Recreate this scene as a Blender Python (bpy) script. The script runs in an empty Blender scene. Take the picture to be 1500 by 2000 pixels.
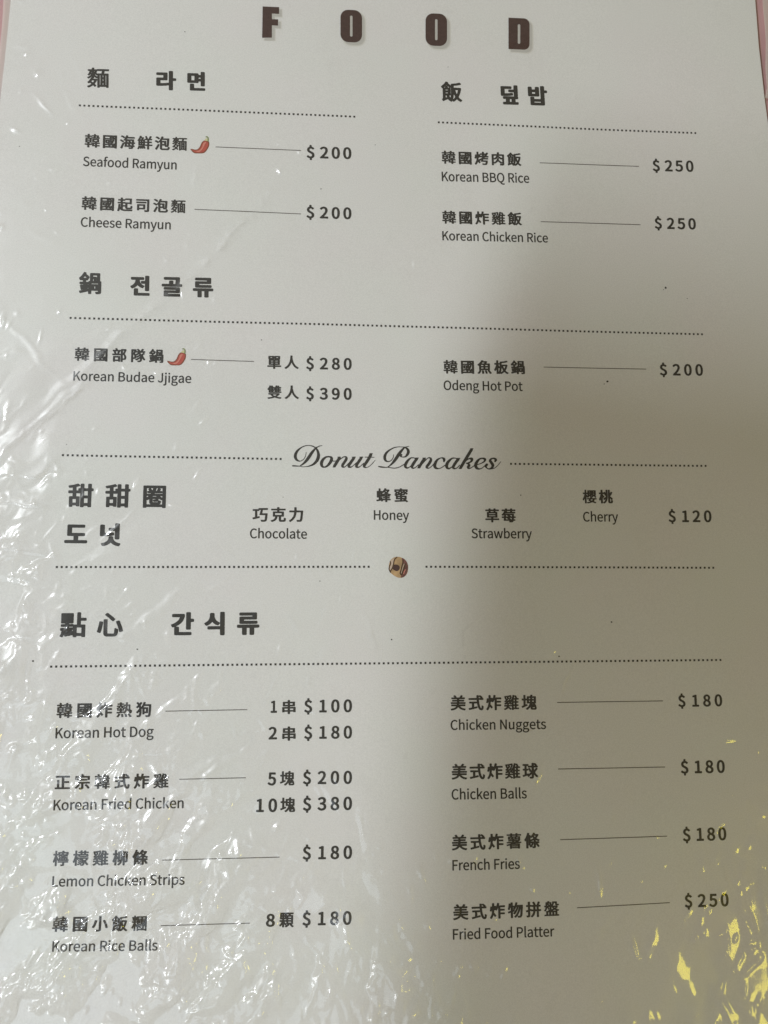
import bpy, math, random
import numpy as np
from mathutils import Vector, Matrix
from mathutils.geometry import tessellate_polygon

sc = bpy.context.scene
C = sc.collection

# ------------------------------------------------------------------ camera
# World: the menu lies in the plane z = 0, x to the right of the page, y to its top, metres.
# The camera is a 32.5 mm lens (36 mm long side) held over the page, slightly turned.
FPX, CX, CY, DIST = 1806.0, 750.0, 1000.0, 0.265          # focal length in photo pixels, distance along the axis
dx = Vector((18950.0, 130.0, FPX)).normalized()
dy = Vector((-70.0, -14900.0, FPX)); dy = (dy - dx * dy.dot(dx)).normalized()
nz = dx.cross(dy)
if nz.z > 0: nz = -nz
right = Vector((dx.x, dy.x, nz.x)); down = Vector((dx.y, dy.y, nz.y)); fwd = Vector((dx.z, dy.z, nz.z))
CAM = -fwd * DIST
cam = bpy.data.cameras.new('camera')
cam.sensor_fit = 'VERTICAL'; cam.sensor_height = 36.0; cam.sensor_width = 27.0
cam.lens = FPX / 2000.0 * 36.0; cam.clip_start = 0.005; cam.clip_end = 50.0
cob = bpy.data.objects.new('camera', cam); C.objects.link(cob)
M = Matrix((right, -down, -fwd)).transposed().to_4x4(); M.translation = CAM
cob.matrix_world = M; sc.camera = cob
FOOT = Vector((CAM.x, CAM.y, 0))

def page_h(x, y):
    "height of the gently waving page above its mean plane, metres"
    return (0.00022 * np.sin(x * 42 + y * 13 + 0.7) + 0.00016 * np.sin(y * 57 - x * 21 + 2.1) + 0.00005 * np.sin(x * 120 + y * 75))

def P(px, py):
    "measured place in the photograph -> place on the page"
    d = right * ((px - CX) / FPX) + down * ((py - CY) / FPX) + fwd
    z = 0.0
    for _ in range(3):
        t = (z - CAM.z) / d.z
        q = CAM + d * t
        z = float(page_h(q.x, q.y))
    return Vector((q.x, q.y, 0))

# ------------------------------------------------------------------ world, lamps, exposure
w = bpy.data.worlds.new('World'); sc.world = w; w.use_nodes = True
nt = w.node_tree; bg = nt.nodes['Background']
tc = nt.nodes.new('ShaderNodeTexCoord'); no = nt.nodes.new('ShaderNodeTexNoise'); no.inputs['Scale'].default_value = 1.6
cr = nt.nodes.new('ShaderNodeValToRGB')
cr.color_ramp.elements[0].position = 0.35; cr.color_ramp.elements[0].color = (0.115, 0.092, 0.058, 1)
cr.color_ramp.elements[1].position = 0.65; cr.color_ramp.elements[1].color = (0.20, 0.155, 0.09, 1)
nt.links.new(tc.outputs['Generated'], no.inputs['Vector']); nt.links.new(no.outputs['Fac'], cr.inputs['Fac'])
nt.links.new(cr.outputs['Color'], bg.inputs['Color']); bg.inputs['Strength'].default_value = 1.3
sc.view_settings.view_transform = 'Standard'; sc.view_settings.look = 'None'; sc.view_settings.exposure = 0; sc.view_settings.gamma = 1

def area(name, loc, aim, sx, sy, radiance, col, spread=180):
    l = bpy.data.lights.new(name, 'AREA'); l.shape = 'RECTANGLE'; l.size = sx; l.size_y = sy
    l.energy = radiance * math.pi * sx * sy; l.color = col; l.spread = math.radians(spread)
    o = bpy.data.objects.new(name, l); C.objects.link(o); o.location = loc
    o.rotation_euler = (Vector(aim) - Vector(loc)).to_track_quat('-Z', 'Y').to_euler()
    return o
LAMP = FOOT + Vector((-0.52, 0.27, 0.74))
area('ceiling_lamp', LAMP, (0, 0, 0), 0.17, 0.026, 412, (0.90, 0.955, 1.0))
area('window', FOOT + Vector((-0.42, -0.36, 0.38)), FOOT + Vector((-0.03, -0.06, 0)), 0.135, 0.22, 8.8, (0.92, 0.965, 1.0))
area('veil_panel', FOOT + Vector((-0.30, -0.40, 0.62)), FOOT + Vector((-0.05, -0.06, 0)), 0.46, 0.46, 1.35, (0.70, 0.84, 1.0))  # dim panel light added to lay a cool veil on the lower-left film
area('yellow_lamp', FOOT + Vector((0.405, -0.275, 0.42)), FOOT + Vector((0.17, -0.13, 0)), 0.09, 0.09, 10.5, (1.0, 0.85, 0.04))

# ------------------------------------------------------------------ materials
def mat(name, col, rough=0.6, vary=0.0, scale=60.0, bump=0.0, spec=0.5):
    m = bpy.data.materials.new(name); m.use_nodes = True; n = m.node_tree; b = n.nodes['Principled BSDF']
    b.inputs['Base Color'].default_value = (*col, 1); b.inputs['Roughness'].default_value = rough
    b.inputs['Specular IOR Level'].default_value = spec
    if vary or bump:
        t = n.nodes.new('ShaderNodeTexCoord'); s = n.nodes.new('ShaderNodeTexNoise')
        s.inputs['Scale'].default_value = scale; s.inputs['Detail'].default_value = 6
        n.links.new(t.outputs['Object'], s.inputs['Vector'])
        if vary:
            r = n.nodes.new('ShaderNodeValToRGB')
            r.color_ramp.elements[0].position = 0.3; r.color_ramp.elements[1].position = 0.7
            r.color_ramp.elements[0].color = (*[c * (1 - vary) for c in col], 1)
            r.color_ramp.elements[1].color = (*[min(1, c * (1 + vary)) for c in col], 1)
            n.links.new(s.outputs['Fac'], r.inputs['Fac']); n.links.new(r.outputs['Color'], b.inputs['Base Color'])
        if bump:
            k = n.nodes.new('ShaderNodeBump'); k.inputs['Strength'].default_value = bump; k.inputs['Distance'].default_value = 0.0002
            n.links.new(s.outputs['Fac'], k.inputs['Height']); n.links.new(k.outputs['Normal'], b.inputs['Normal'])
    return m

def paper_material():
    m = mat('white paper', (0.80, 0.79, 0.75), 0.75, spec=0.2); n = m.node_tree; b = n.nodes['Principled BSDF']
    t = n.nodes.new('ShaderNodeTexCoord')
    big = n.nodes.new('ShaderNodeTexNoise'); big.inputs['Scale'].default_value = 28; big.inputs['Detail'].default_value = 3
    fib = n.nodes.new('ShaderNodeTexNoise'); fib.inputs['Scale'].default_value = 2600; fib.inputs['Detail'].default_value = 3
    n.links.new(t.outputs['Object'], big.inputs['Vector']); n.links.new(t.outputs['Object'], fib.inputs['Vector'])
    r1 = n.nodes.new('ShaderNodeValToRGB'); e = r1.color_ramp.elements
    e[0].position = 0.32; e[0].color = (0.79, 0.775, 0.77, 1); e[1].position = 0.68; e[1].color = (0.78, 0.79, 0.768, 1)
    r2 = n.nodes.new('ShaderNodeValToRGB'); e = r2.color_ramp.elements
    e[0].position = 0.3; e[0].color = (0.90, 0.90, 0.90, 1); e[1].position = 0.7; e[1].color = (1, 1, 1, 1)
    mx = n.nodes.new('ShaderNodeMix'); mx.data_type = 'RGBA'; mx.blend_type = 'MULTIPLY'; mx.inputs['Factor'].default_value = 1
    n.links.new(big.outputs['Fac'], r1.inputs['Fac']); n.links.new(fib.outputs['Fac'], r2.inputs['Fac'])
    n.links.new(r1.outputs['Color'], mx.inputs['A']); n.links.new(r2.outputs['Color'], mx.inputs['B'])
    n.links.new(mx.outputs['Result'], b.inputs['Base Color'])
    return m

def film_material(name, haze, haze_col=(0.9, 0.9, 0.9)):
    "thin clear plastic: both its faces reflect, the rest goes straight through, scuffs scatter a little"
    m = bpy.data.materials.new(name); m.use_nodes = True; n = m.node_tree; n.nodes.clear()
    N = n.nodes.new; L = n.links.new
    out = N('ShaderNodeOutputMaterial'); tr = N('ShaderNodeBsdfTransparent')
    tr.inputs['Color'].default_value = (0.985, 0.985, 0.98, 1)
    lw = N('ShaderNodeLayerWeight'); lw.inputs['Blend'].default_value = 0.5
    p = N('ShaderNodeMath'); p.operation = 'POWER'; p.inputs[1].default_value = 5.0
    mu = N('ShaderNodeMath'); mu.operation = 'MULTIPLY_ADD'; mu.inputs[1].default_value = 0.9; mu.inputs[2].default_value = 0.078
    L(lw.outputs['Facing'], p.inputs[0]); L(p.outputs[0], mu.inputs[0])
    g1 = N('ShaderNodeBsdfGlossy'); g1.inputs['Roughness'].default_value = 0.055
    g2 = N('ShaderNodeBsdfGlossy'); g2.inputs['Roughness'].default_value = 0.30
    gm = N('ShaderNodeMixShader'); gm.inputs[0].default_value = 0.40; L(g1.outputs[0], gm.inputs[1]); L(g2.outputs[0], gm.inputs[2])
    df = N('ShaderNodeBsdfDiffuse'); df.inputs['Color'].default_value = (*haze_col, 1)
    hz = N('ShaderNodeMixShader')
    at = N('ShaderNodeAttribute'); at.attribute_name = 'scuff'      # whitened stress marks along the folds, part of the plastic
    sb = N('ShaderNodeMath'); sb.operation = 'GREATER_THAN'; sb.inputs[1].default_value = 0.001
    sa = N('ShaderNodeMath'); sa.operation = 'MULTIPLY_ADD'; sa.inputs[1].default_value = 0.5; sa.inputs[2].default_value = haze
    L(at.outputs['Fac'], sa.inputs[0]); L(sa.outputs[0], hz.inputs[0])
    g3 = N('ShaderNodeBsdfGlossy'); g3.inputs['Roughness'].default_value = 0.5; g3.inputs['Color'].default_value = (0.95, 0.95, 0.95, 1)
    tl = N('ShaderNodeBsdfTranslucent'); tl.inputs['Color'].default_value = (0.97, 0.97, 0.97, 1)
    g4 = N('ShaderNodeMixShader'); g4.inputs[0].default_value = 0.4; L(g3.outputs[0], g4.inputs[1]); L(tl.outputs[0], g4.inputs[2])
    dm = N('ShaderNodeMixShader'); L(at.outputs['Fac'], sb.inputs[0]); L(sb.outputs[0], dm.inputs[0]); L(df.outputs[0], dm.inputs[1]); L(g4.outputs[0], dm.inputs[2])
    L(tr.outputs[0], hz.inputs[1]); L(dm.outputs[0], hz.inputs[2])
    mx = N('ShaderNodeMixShader'); L(mu.outputs[0], mx.inputs[0]); L(hz.outputs[0], mx.inputs[1]); L(gm.outputs[0], mx.inputs[2])
    L(mx.outputs[0], out.inputs['Surface'])
    return m

PAPER = paper_material()
INK = mat('dark grey print', (0.037, 0.036, 0.032), 0.6, spec=0.2)
INK_THIN = mat('thin grey print', (0.11, 0.10, 0.09), 0.6, spec=0.2)
TITLE = mat('brown print', (0.070, 0.040, 0.036), 0.6, vary=0.12, scale=900, spec=0.2)
FILM = film_material('clear wrinkled plastic', 0.012)
FLAP = film_material('milky plastic edge', 0.50, (0.85, 0.80, 0.74))
PINK = mat('pink card', (0.56, 0.33, 0.34), 0.7, vary=0.10, scale=60)
TABLE = mat('beige tabletop', (0.55, 0.46, 0.38), 0.5, vary=0.12, scale=25)

# ------------------------------------------------------------------ helpers
def link(name, verts, faces, m, parent=None, smooth=False, **props):
    me = bpy.data.meshes.new(name); me.from_pydata(verts, [], faces); me.update()
    me.materials.append(m)
    if smooth: me.polygons.foreach_set('use_smooth', [True] * len(me.polygons))
    o = bpy.data.objects.new(name, me); C.objects.link(o)
    if parent: o.parent = parent
    for k, v in props.items(): o[k] = v
    return o
def thing(name, label, cat):
    o = bpy.data.objects.new(name, None); C.objects.link(o); o['label'] = label; o['category'] = cat
    o.empty_display_size = 0.02
    return o
def tess(loops):
    "triangles of a polygon with holes (even-odd); loops are lists of (x, y)"
    def inside(p, lp):
        r = False; j = len(lp) - 1
        for i in range(len(lp)):
            a, b = lp[i], lp[j]
            if (a[1] > p[1]) != (b[1] > p[1]) and p[0] < (b[0]-a[0])*(p[1]-a[1])/(b[1]-a[1]) + a[0]: r = not r
            j = i
        return r
    depth = [sum(inside(a[0], b) for j, b in enumerate(loops) if j != i) for i, a in enumerate(loops)]
    V = []; F = []
    for i, lp in enumerate(loops):
        if depth[i] % 2: continue
        grp = [lp] + [h for j, h in enumerate(loops) if depth[j] == depth[i] + 1 and inside(h[0], lp)]
        flat = [p for g in grp for p in g]; base = len(V)
        for t in tessellate_polygon([[Vector((x, y, 0)) for x, y in g] for g in grp]):
            a, b, c = (flat[k] for k in t)
            s = (b[0]-a[0])*(c[1]-a[1]) - (b[1]-a[1])*(c[0]-a[0])
            if s == 0: continue
            F.append(tuple(base + k for k in (t if s > 0 else t[::-1])))
        V += flat
    return V, F
EPS = 0.00004
def drape(pts, lift=EPS):
    return [(x, y, float(page_h(x, y)) + lift) for x, y in pts]

# ------------------------------------------------------------------ letter outlines (1000 units to the em; each loop is its first point, then the steps from point to point)
GLYPHS = {}
GLYPHS['$'] = (555, [[248,-138,-14,5,-5,11,-1,97,-68,19,-52,24,-52,35,-14,15,0,12,39,58,7,6,12,4,14,-4,34,-26,30,-18,46,-18,24,-5,50,0,38,13,17,12,11,14,14,38,1,28,-11,46,-37,46,-45,30,-114,62,-55,44,-35,56,-13,62,0,30,13,54,14,30,17,24,31,29,24,15,32,14,28,8,1,100,4,10,17,7,60,0,16,-6,5,-11,1,-97,46,-13,42,-20,38,-27,28,-26,4,-9,-2,-6,-50,-55,-14,-5,-14,4,-42,34,-32,16,-32,7,-24,0,-38,-8,-24,-17,-10,-12,-10,-20,-5,-16,0,-26,11,-40,32,-36,52,-32,106,-56,61,-50,35,-58,15,-90,-2,-26,-15,-50,-14,-28,-19,-26,-26,-24,-23,-14,-40,-18,-34,-10,-1,-100,-4,-10,-17,-7]])
GLYPHS['b$'] = (555, [[248,-154,-22,6,-9,6,-5,10,-3,12,-1,82,-68,22,-62,32,-27,18,-24,22,-6,12,1,14,43,66,17,12,18,4,24,-6,50,-36,22,-12,32,-12,20,-5,40,0,24,5,25,14,17,26,5,18,0,26,-9,38,-35,44,-39,26,-114,62,-61,48,-37,58,-15,70,0,30,13,56,18,38,17,24,32,30,29,18,50,20,1,88,8,20,13,8,20,5,60,0,24,-7,9,-6,5,-10,3,-12,1,-82,46,-16,32,-16,25,-16,49,-43,5,-11,-1,-14,-5,-10,-49,-53,-12,-7,-18,-4,-24,6,-39,32,-25,14,-32,9,-26,0,-22,-5,-22,-14,-10,-12,-8,-18,-3,-34,9,-32,30,-34,46,-28,106,-56,67,-54,39,-66,15,-92,-2,-26,-15,-52,-18,-36,-19,-26,-26,-24,-29,-18,-64,-26,-1,-88,-8,-20,-13,-8,-20,-5]])
GLYPHS['0'] = (555, [[262,-26,-42,6,-50,20,-40,31,-34,43,-28,56,-21,70,-12,74,-4,110,4,76,13,76,20,68,26,52,36,45,38,29,48,20,64,9,56,-9,46,-18,41,-30,37,-46,26,-54,21,-68,12,-74,4,-108,-4,-76,-13,-78,-22,-72,-26,-52,-35,-44,-41,-31,-58,-22,-34,-4],[263,76,37,1,22,11,20,19,18,29,16,40,13,52,8,64,2,52,-4,116,-6,46,-15,58,-14,34,-23,34,-17,14,-16,8,-26,5,-28,-5,-17,-8,-20,-18,-21,-34,-16,-42,-11,-46,-8,-64,-2,-50,2,-100,8,-64,13,-52,16,-40,19,-30,19,-18,20,-10]])
GLYPHS['b0'] = (555, [[262,-42,-46,6,-56,22,-43,32,-37,46,-32,64,-21,72,-12,74,-4,110,4,76,13,76,20,70,34,66,36,43,40,29,54,22,68,9,60,-9,52,-20,46,-33,38,-47,30,-62,21,-70,12,-74,4,-108,-4,-76,-13,-78,-22,-74,-30,-61,-36,-44,-36,-27,-18,-11,-48,-18,-46,-6],[263,92,25,-1,21,9,17,17,20,35,12,32,11,44,8,64,2,52,-2,98,-8,64,-11,46,-15,38,-18,28,-19,16,-12,6,-16,3,-18,-3,-26,-17,-26,-41,-12,-30,-11,-46,-8,-64,-2,-50,2,-100,8,-64,11,-44,13,-36,19,-31,17,-17]])
GLYPHS['1'] = (555, [[88,-14,-14,5,-5,11,0,70,6,12,17,5,136,0,4,1,1,4,0,512,-5,3,-104,0,-14,5,-7,12,0,50,3,10,8,6,58,14,36,12,62,26,68,1,12,-3,8,-5,3,-11,0,-634,5,-3,120,0,14,-5,7,-12,0,-68,-3,-10,-8,-6,-12,-3]])
GLYPHS['b1'] = (555, [[88,-30,-22,6,-9,6,-5,10,-3,12,0,68,8,20,13,8,20,5,118,0,5,3,0,478,-3,7,-86,0,-20,5,-11,6,-10,22,0,50,3,12,5,10,13,8,94,26,60,26,16,3,64,0,22,-5,14,-10,7,-20,0,-618,5,-3,100,0,20,-5,12,-7,9,-21,0,-68,-3,-12,-5,-10,-9,-6,-24,-7]])
GLYPHS['2'] = (555, [[44,-14,-13,4,-5,10,-1,48,3,10,151,144,56,62,49,64,32,50,26,54,15,48,4,56,-7,42,-12,28,-25,30,-35,16,-48,5,-42,-11,-39,-22,-47,-45,-14,-5,-16,5,-50,50,-4,9,2,6,42,43,28,21,50,28,34,12,40,9,44,2,40,-4,48,-13,40,-20,28,-21,37,-45,15,-32,13,-46,4,-44,-4,-52,-23,-78,-24,-52,-30,-50,-42,-59,-41,-49,-98,-104,273,1,12,-3,8,-5,3,-9,0,-70,-3,-10,-8,-6,-12,-3]])
GLYPHS['b2'] = (555, [[44,-30,-22,6,-9,6,-5,10,-3,12,0,46,7,18,151,144,56,62,49,64,32,50,22,46,15,48,4,56,-7,38,-8,20,-22,27,-26,13,-44,5,-32,-9,-33,-18,-49,-46,-16,-8,-14,-2,-18,4,-11,6,-51,51,-6,11,0,16,5,10,40,40,29,22,52,31,44,15,44,9,44,2,52,-6,46,-13,53,-28,33,-29,22,-29,22,-44,13,-48,4,-44,-4,-52,-23,-80,-28,-60,-30,-50,-51,-70,-102,-114,229,-1,22,-5,14,-9,7,-19,0,-70,-3,-12,-5,-10,-9,-6,-24,-7]])
GLYPHS['3'] = (555, [[226,-26,-62,12,-58,22,-28,16,-36,27,-27,27,-3,10,4,11,41,51,17,8,14,-4,31,-28,43,-28,42,-16,24,-5,52,0,34,9,35,20,17,20,12,22,6,20,3,36,-2,24,-9,26,-15,24,-21,18,-26,14,-30,10,-36,7,-78,7,-8,5,-3,11,0,62,6,12,15,5,48,2,54,13,16,6,26,16,17,18,13,24,5,16,2,50,-3,12,-16,35,-23,21,-25,10,-30,5,-36,-2,-40,-13,-35,-20,-35,-30,-14,-4,-12,4,-13,12,-33,39,-8,15,8,13,40,31,40,24,32,14,66,17,26,2,50,-2,54,-13,38,-16,32,-21,29,-29,21,-36,13,-40,4,-34,-2,-38,-11,-38,-10,-24,-14,-22,-19,-22,-25,-20,-30,-18,60,-35,29,-27,17,-24,16,-32,10,-34,3,-56,-5,-32,-20,-54,-17,-28,-37,-36,-30,-20,-46,-20,-52,-13]])
GLYPHS['b3'] = (555, [[226,-42,-48,7,-32,9,-42,16,-26,14,-53,38,-27,27,-6,19,8,20,41,52,15,10,18,4,24,-6,37,-32,37,-24,36,-14,22,-5,50,0,24,7,29,16,17,20,14,34,3,36,-2,20,-7,20,-14,23,-28,21,-42,16,-40,7,-54,2,-20,5,-14,10,-7,20,0,62,10,22,19,9,58,4,46,11,16,6,22,14,15,16,9,16,7,26,0,40,-5,16,-11,20,-21,18,-24,9,-38,2,-22,-5,-30,-12,-21,-12,-45,-36,-18,-4,-12,1,-18,9,-13,12,-39,48,-6,16,6,17,22,20,42,29,40,22,58,20,38,7,26,2,50,-2,58,-13,44,-18,38,-25,29,-29,25,-44,13,-42,4,-34,-2,-38,-9,-34,-13,-34,-17,-27,-22,-24,-31,-25,38,-24,17,-15,30,-37,20,-40,10,-36,3,-56,-7,-40,-19,-52,-20,-32,-36,-36,-37,-24,-52,-22,-56,-13]])
GLYPHS['4'] = (555, [[340,-14,-14,5,-5,11,-1,184,-300,2,-13,4,-5,10,-1,58,13,24,293,452,9,6,10,3,96,0,16,-6,5,-11,0,-436,5,-3,72,0,16,-6,5,-11,0,-68,-5,-11,-16,-6,-76,-1,-1,-182,-4,-12,-17,-7],[147,290,173,0,2,269]])
GLYPHS['b4'] = (555, [[340,-30,-18,4,-12,7,-9,21,-1,168,-276,1,-16,3,-18,9,-6,11,-3,12,0,54,4,14,13,20,293,452,15,10,20,5,96,0,20,-5,11,-6,10,-22,0,-420,3,-3,66,-2,21,-11,8,-20,0,-68,-7,-19,-14,-9,-20,-5,-56,-1,-1,-168,-8,-20,-13,-8,-20,-5],[180,306,120,0,0,179]])
GLYPHS['5'] = (555, [[224,-26,-76,16,-36,14,-30,16,-33,22,-36,32,-3,10,4,10,41,54,9,6,8,2,12,-4,31,-28,37,-24,46,-18,26,-5,46,0,38,10,19,11,24,22,13,18,14,28,11,48,-2,60,-9,32,-10,23,-28,32,-30,17,-34,9,-56,-2,-26,-9,-48,-27,-12,-3,-16,6,-48,32,-3,18,25,328,6,10,16,5,346,0,12,-3,8,-6,3,-14,0,-66,-3,-9,-8,-5,-12,-3,-250,0,-5,-3,-13,-166,70,15,54,-2,54,-13,44,-20,36,-27,33,-41,17,-36,10,-36,5,-18,4,-48,-4,-58,-19,-62,-24,-45,-38,-42,-34,-25,-52,-24,-46,-13]])
GLYPHS['b5'] = (555, [[224,-42,-66,12,-32,10,-36,16,-48,30,-34,27,-12,13,-6,16,8,22,41,54,15,10,18,4,22,-6,58,-46,50,-22,22,-5,44,0,26,7,28,17,22,24,16,31,7,24,2,64,-7,32,-16,35,-30,29,-16,8,-24,7,-44,0,-28,-9,-52,-28,-18,-4,-26,8,-54,36,-6,16,-1,12,22,312,5,24,5,10,9,6,24,7,348,0,16,-3,19,-10,8,-20,0,-72,-9,-21,-12,-7,-20,-5,-236,-1,-3,-4,-10,-122,5,-3,44,8,28,0,50,-6,34,-9,50,-22,45,-34,27,-34,23,-44,16,-60,4,-62,-4,-44,-13,-46,-7,-22,-27,-49,-38,-42,-40,-29,-40,-20,-56,-17,-36,-4]])
GLYPHS['6'] = (555, [[284,-26,-34,4,-42,14,-22,10,-33,22,-43,45,-28,49,-26,72,-15,76,-4,74,4,92,16,90,9,28,21,56,34,54,46,46,51,30,60,19,64,4,64,-13,46,-20,34,-23,25,-25,3,-8,-2,-8,-52,-55,-14,-5,-12,4,-40,32,-26,12,-20,5,-52,-3,-28,-9,-27,-17,-25,-27,-24,-43,-17,-50,-12,-66,0,-26,1,-2,36,24,32,16,54,15,64,-2,48,-13,28,-14,15,-8,29,-25,26,-37,16,-36,11,-42,6,-74,-4,-42,-15,-52,-20,-42,-30,-39,-32,-27,-38,-22,-56,-17],[283,74,31,-1,16,5,25,14,15,15,16,25,10,24,9,42,0,58,-7,34,-14,32,-9,14,-23,20,-16,8,-26,7,-46,-2,-34,-15,-29,-20,-26,-26,-14,-20,6,-52,11,-46,12,-34,16,-30,19,-24,19,-14,26,-12]])
GLYPHS['b6'] = (555, [[284,-42,-46,6,-50,18,-24,14,-28,19,-41,43,-29,50,-28,74,-17,84,-4,74,4,92,16,90,9,30,25,64,34,54,46,46,57,34,58,19,76,6,68,-13,28,-10,34,-18,30,-21,26,-26,6,-17,-3,-14,-55,-59,-20,-10,-28,3,-44,34,-36,15,-46,-2,-28,-11,-20,-13,-21,-23,-18,-30,-19,-54,-10,-56,66,26,34,7,40,0,36,-4,40,-11,48,-24,38,-31,22,-31,22,-48,13,-54,4,-64,-4,-42,-15,-54,-24,-50,-31,-40,-31,-26,-44,-26,-54,-17,-30,-4],[283,90,27,-1,10,3,19,10,16,16,21,40,9,40,0,58,-13,48,-12,21,-16,16,-12,7,-22,7,-34,0,-36,-15,-23,-16,-26,-26,-9,-14,5,-48,9,-38,10,-30,16,-32,19,-24,10,-8,9,-6]])
GLYPHS['7'] = (555, [[198,-14,-14,5,-5,11,6,96,12,98,14,76,13,48,38,116,30,66,79,136,-317,1,-12,3,-8,5,-3,9,0,70,3,10,8,6,12,3,448,0,12,-3,8,-5,3,-9,0,-48,-3,-10,-56,-78,-44,-74,-38,-80,-26,-74,-21,-86,-14,-90,-15,-194,-8,-6,-10,-3]])
GLYPHS['b7'] = (555, [[198,-30,-18,4,-12,7,-6,11,-3,12,8,112,10,80,14,76,23,86,28,80,42,90,54,93,-6,2,-278,0,-22,5,-14,9,-7,19,0,70,3,12,5,10,9,6,26,7,448,0,22,-5,14,-9,7,-19,0,-48,-3,-12,-60,-86,-44,-74,-34,-72,-28,-80,-19,-78,-14,-90,-15,-196,-7,-12,-19,-9]])
GLYPHS['8'] = (555, [[254,-26,-22,1,-58,15,-40,18,-32,21,-36,36,-22,39,-13,38,-4,48,2,24,13,44,24,46,36,43,50,39,-43,44,-11,16,-17,28,-11,30,-7,30,0,40,3,22,14,44,27,42,23,23,24,17,42,20,30,8,22,5,42,2,38,-4,40,-11,42,-20,37,-30,19,-24,18,-34,12,-42,3,-22,0,-40,-7,-30,-14,-38,-10,-18,-25,-36,-34,-36,41,-31,22,-22,14,-16,16,-27,14,-36,7,-26,2,-54,-5,-28,-18,-46,-15,-24,-27,-29,-16,-11,-34,-21,-34,-13,-50,-13],[255,70,47,-1,14,3,24,7,27,17,15,15,14,27,5,16,2,30,-5,28,-6,16,-6,13,-22,26,-38,27,-26,14,-70,30,-33,-26,-31,-42,-10,-20,-11,-38,0,-38,3,-16,10,-24,11,-18,17,-17,16,-11,26,-12],[319,416,9,1,18,20,14,21,16,32,9,36,0,40,-5,20,-12,29,-13,17,-19,14,-32,13,-30,2,-20,-3,-35,-16,-9,-8,-15,-20,-9,-22,-5,-26,5,-42,6,-16,16,-25,20,-18,40,-25]])
GLYPHS['b8'] = (555, [[254,-42,-34,3,-56,15,-40,18,-38,25,-36,36,-26,47,-13,40,-4,46,2,26,11,40,20,44,33,46,51,44,-31,32,-19,28,-24,56,-7,30,0,40,5,30,13,42,30,46,23,23,30,21,42,20,36,10,66,7,52,-6,32,-9,48,-22,43,-34,19,-24,22,-42,13,-46,3,-40,-1,-20,-9,-38,-12,-32,-14,-26,-46,-60,51,-46,13,-16,19,-30,13,-34,9,-34,2,-52,-7,-38,-20,-48,-15,-24,-27,-29,-16,-11,-40,-25,-40,-15,-54,-13],[255,86,47,-1,24,7,25,14,15,15,10,19,5,14,2,30,-11,42,-24,31,-32,23,-26,14,-58,24,-31,-30,-25,-40,-11,-36,0,-38,9,-30,11,-18,16,-16,23,-14],[315,436,14,10,15,22,18,42,3,54,-5,22,-8,19,-12,16,-14,11,-16,8,-22,5,-30,-3,-22,-10,-10,-8,-17,-24,-8,-34,3,-34,8,-20,12,-19,20,-18,34,-21]])
GLYPHS['9'] = (555, [[202,-26,-60,14,-46,22,-30,21,-23,23,-1,14,49,56,15,6,14,-4,25,-22,17,-11,22,-9,26,-7,52,3,26,9,23,15,27,30,24,44,17,50,12,64,2,26,-3,2,-28,-20,-34,-18,-28,-10,-44,-9,-44,2,-30,7,-28,8,-38,20,-34,29,-24,35,-16,36,-13,50,-4,66,4,42,15,52,18,38,30,41,34,29,40,22,46,15,48,4,56,-9,40,-14,34,-20,14,-9,33,-33,35,-54,26,-68,15,-70,4,-60,-4,-126,-17,-86,-28,-78,-34,-59,-32,-34,-11,-11,-47,-30,-50,-18,-44,-7],[249,360,37,2,38,16,36,27,35,43,-4,38,-11,52,-12,34,-18,34,-20,25,-24,17,-38,11,-38,-3,-16,-6,-23,-16,-19,-26,-14,-30,-9,-36,-2,-24,2,-48,5,-22,10,-30,10,-16,18,-21,14,-9,26,-10]])
GLYPHS['b9'] = (555, [[202,-42,-36,6,-34,10,-28,12,-42,26,-36,34,-6,16,6,16,50,57,12,7,18,4,24,-6,38,-30,40,-16,38,-1,36,13,14,9,25,27,20,34,17,50,11,54,-3,2,-28,-14,-34,-12,-32,-7,-34,-2,-50,6,-38,11,-44,22,-40,33,-24,35,-20,44,-13,52,-4,66,4,42,15,54,22,46,30,41,34,29,46,26,44,15,60,6,60,-9,58,-22,42,-27,32,-32,12,-15,24,-40,28,-70,17,-78,4,-60,-4,-126,-19,-94,-26,-72,-38,-66,-32,-35,-11,-11,-53,-34,-56,-20,-48,-7],[249,376,33,2,32,14,29,22,31,36,-3,36,-9,42,-20,54,-12,21,-16,18,-24,15,-22,7,-26,0,-14,-5,-18,-11,-13,-15,-14,-22,-9,-26,-7,-46,2,-48,5,-22,10,-26,11,-18,15,-14,14,-8]])
GLYPHS['B'] = (657, [[100,-14,-14,5,-5,13,0,720,3,12,8,6,12,3,254,0,76,-13,38,-12,36,-18,34,-27,24,-32,17,-47,4,-56,-7,-38,-8,-24,-14,-28,-13,-18,-21,-21,-23,-17,37,-18,26,-17,26,-26,14,-21,12,-26,11,-38,2,-40,-5,-42,-20,-56,-21,-32,-39,-36,-46,-26,-56,-18,-58,-11,-38,-2],[212,88,156,1,36,7,24,8,26,14,22,20,15,22,8,24,2,50,-3,16,-10,24,-12,17,-22,17,-20,10,-36,11,-60,6,-126,-1],[212,436,136,1,52,13,29,16,21,28,9,28,-2,50,-6,18,-11,17,-18,15,-20,10,-34,9,-42,4,-114,-1]])
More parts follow.
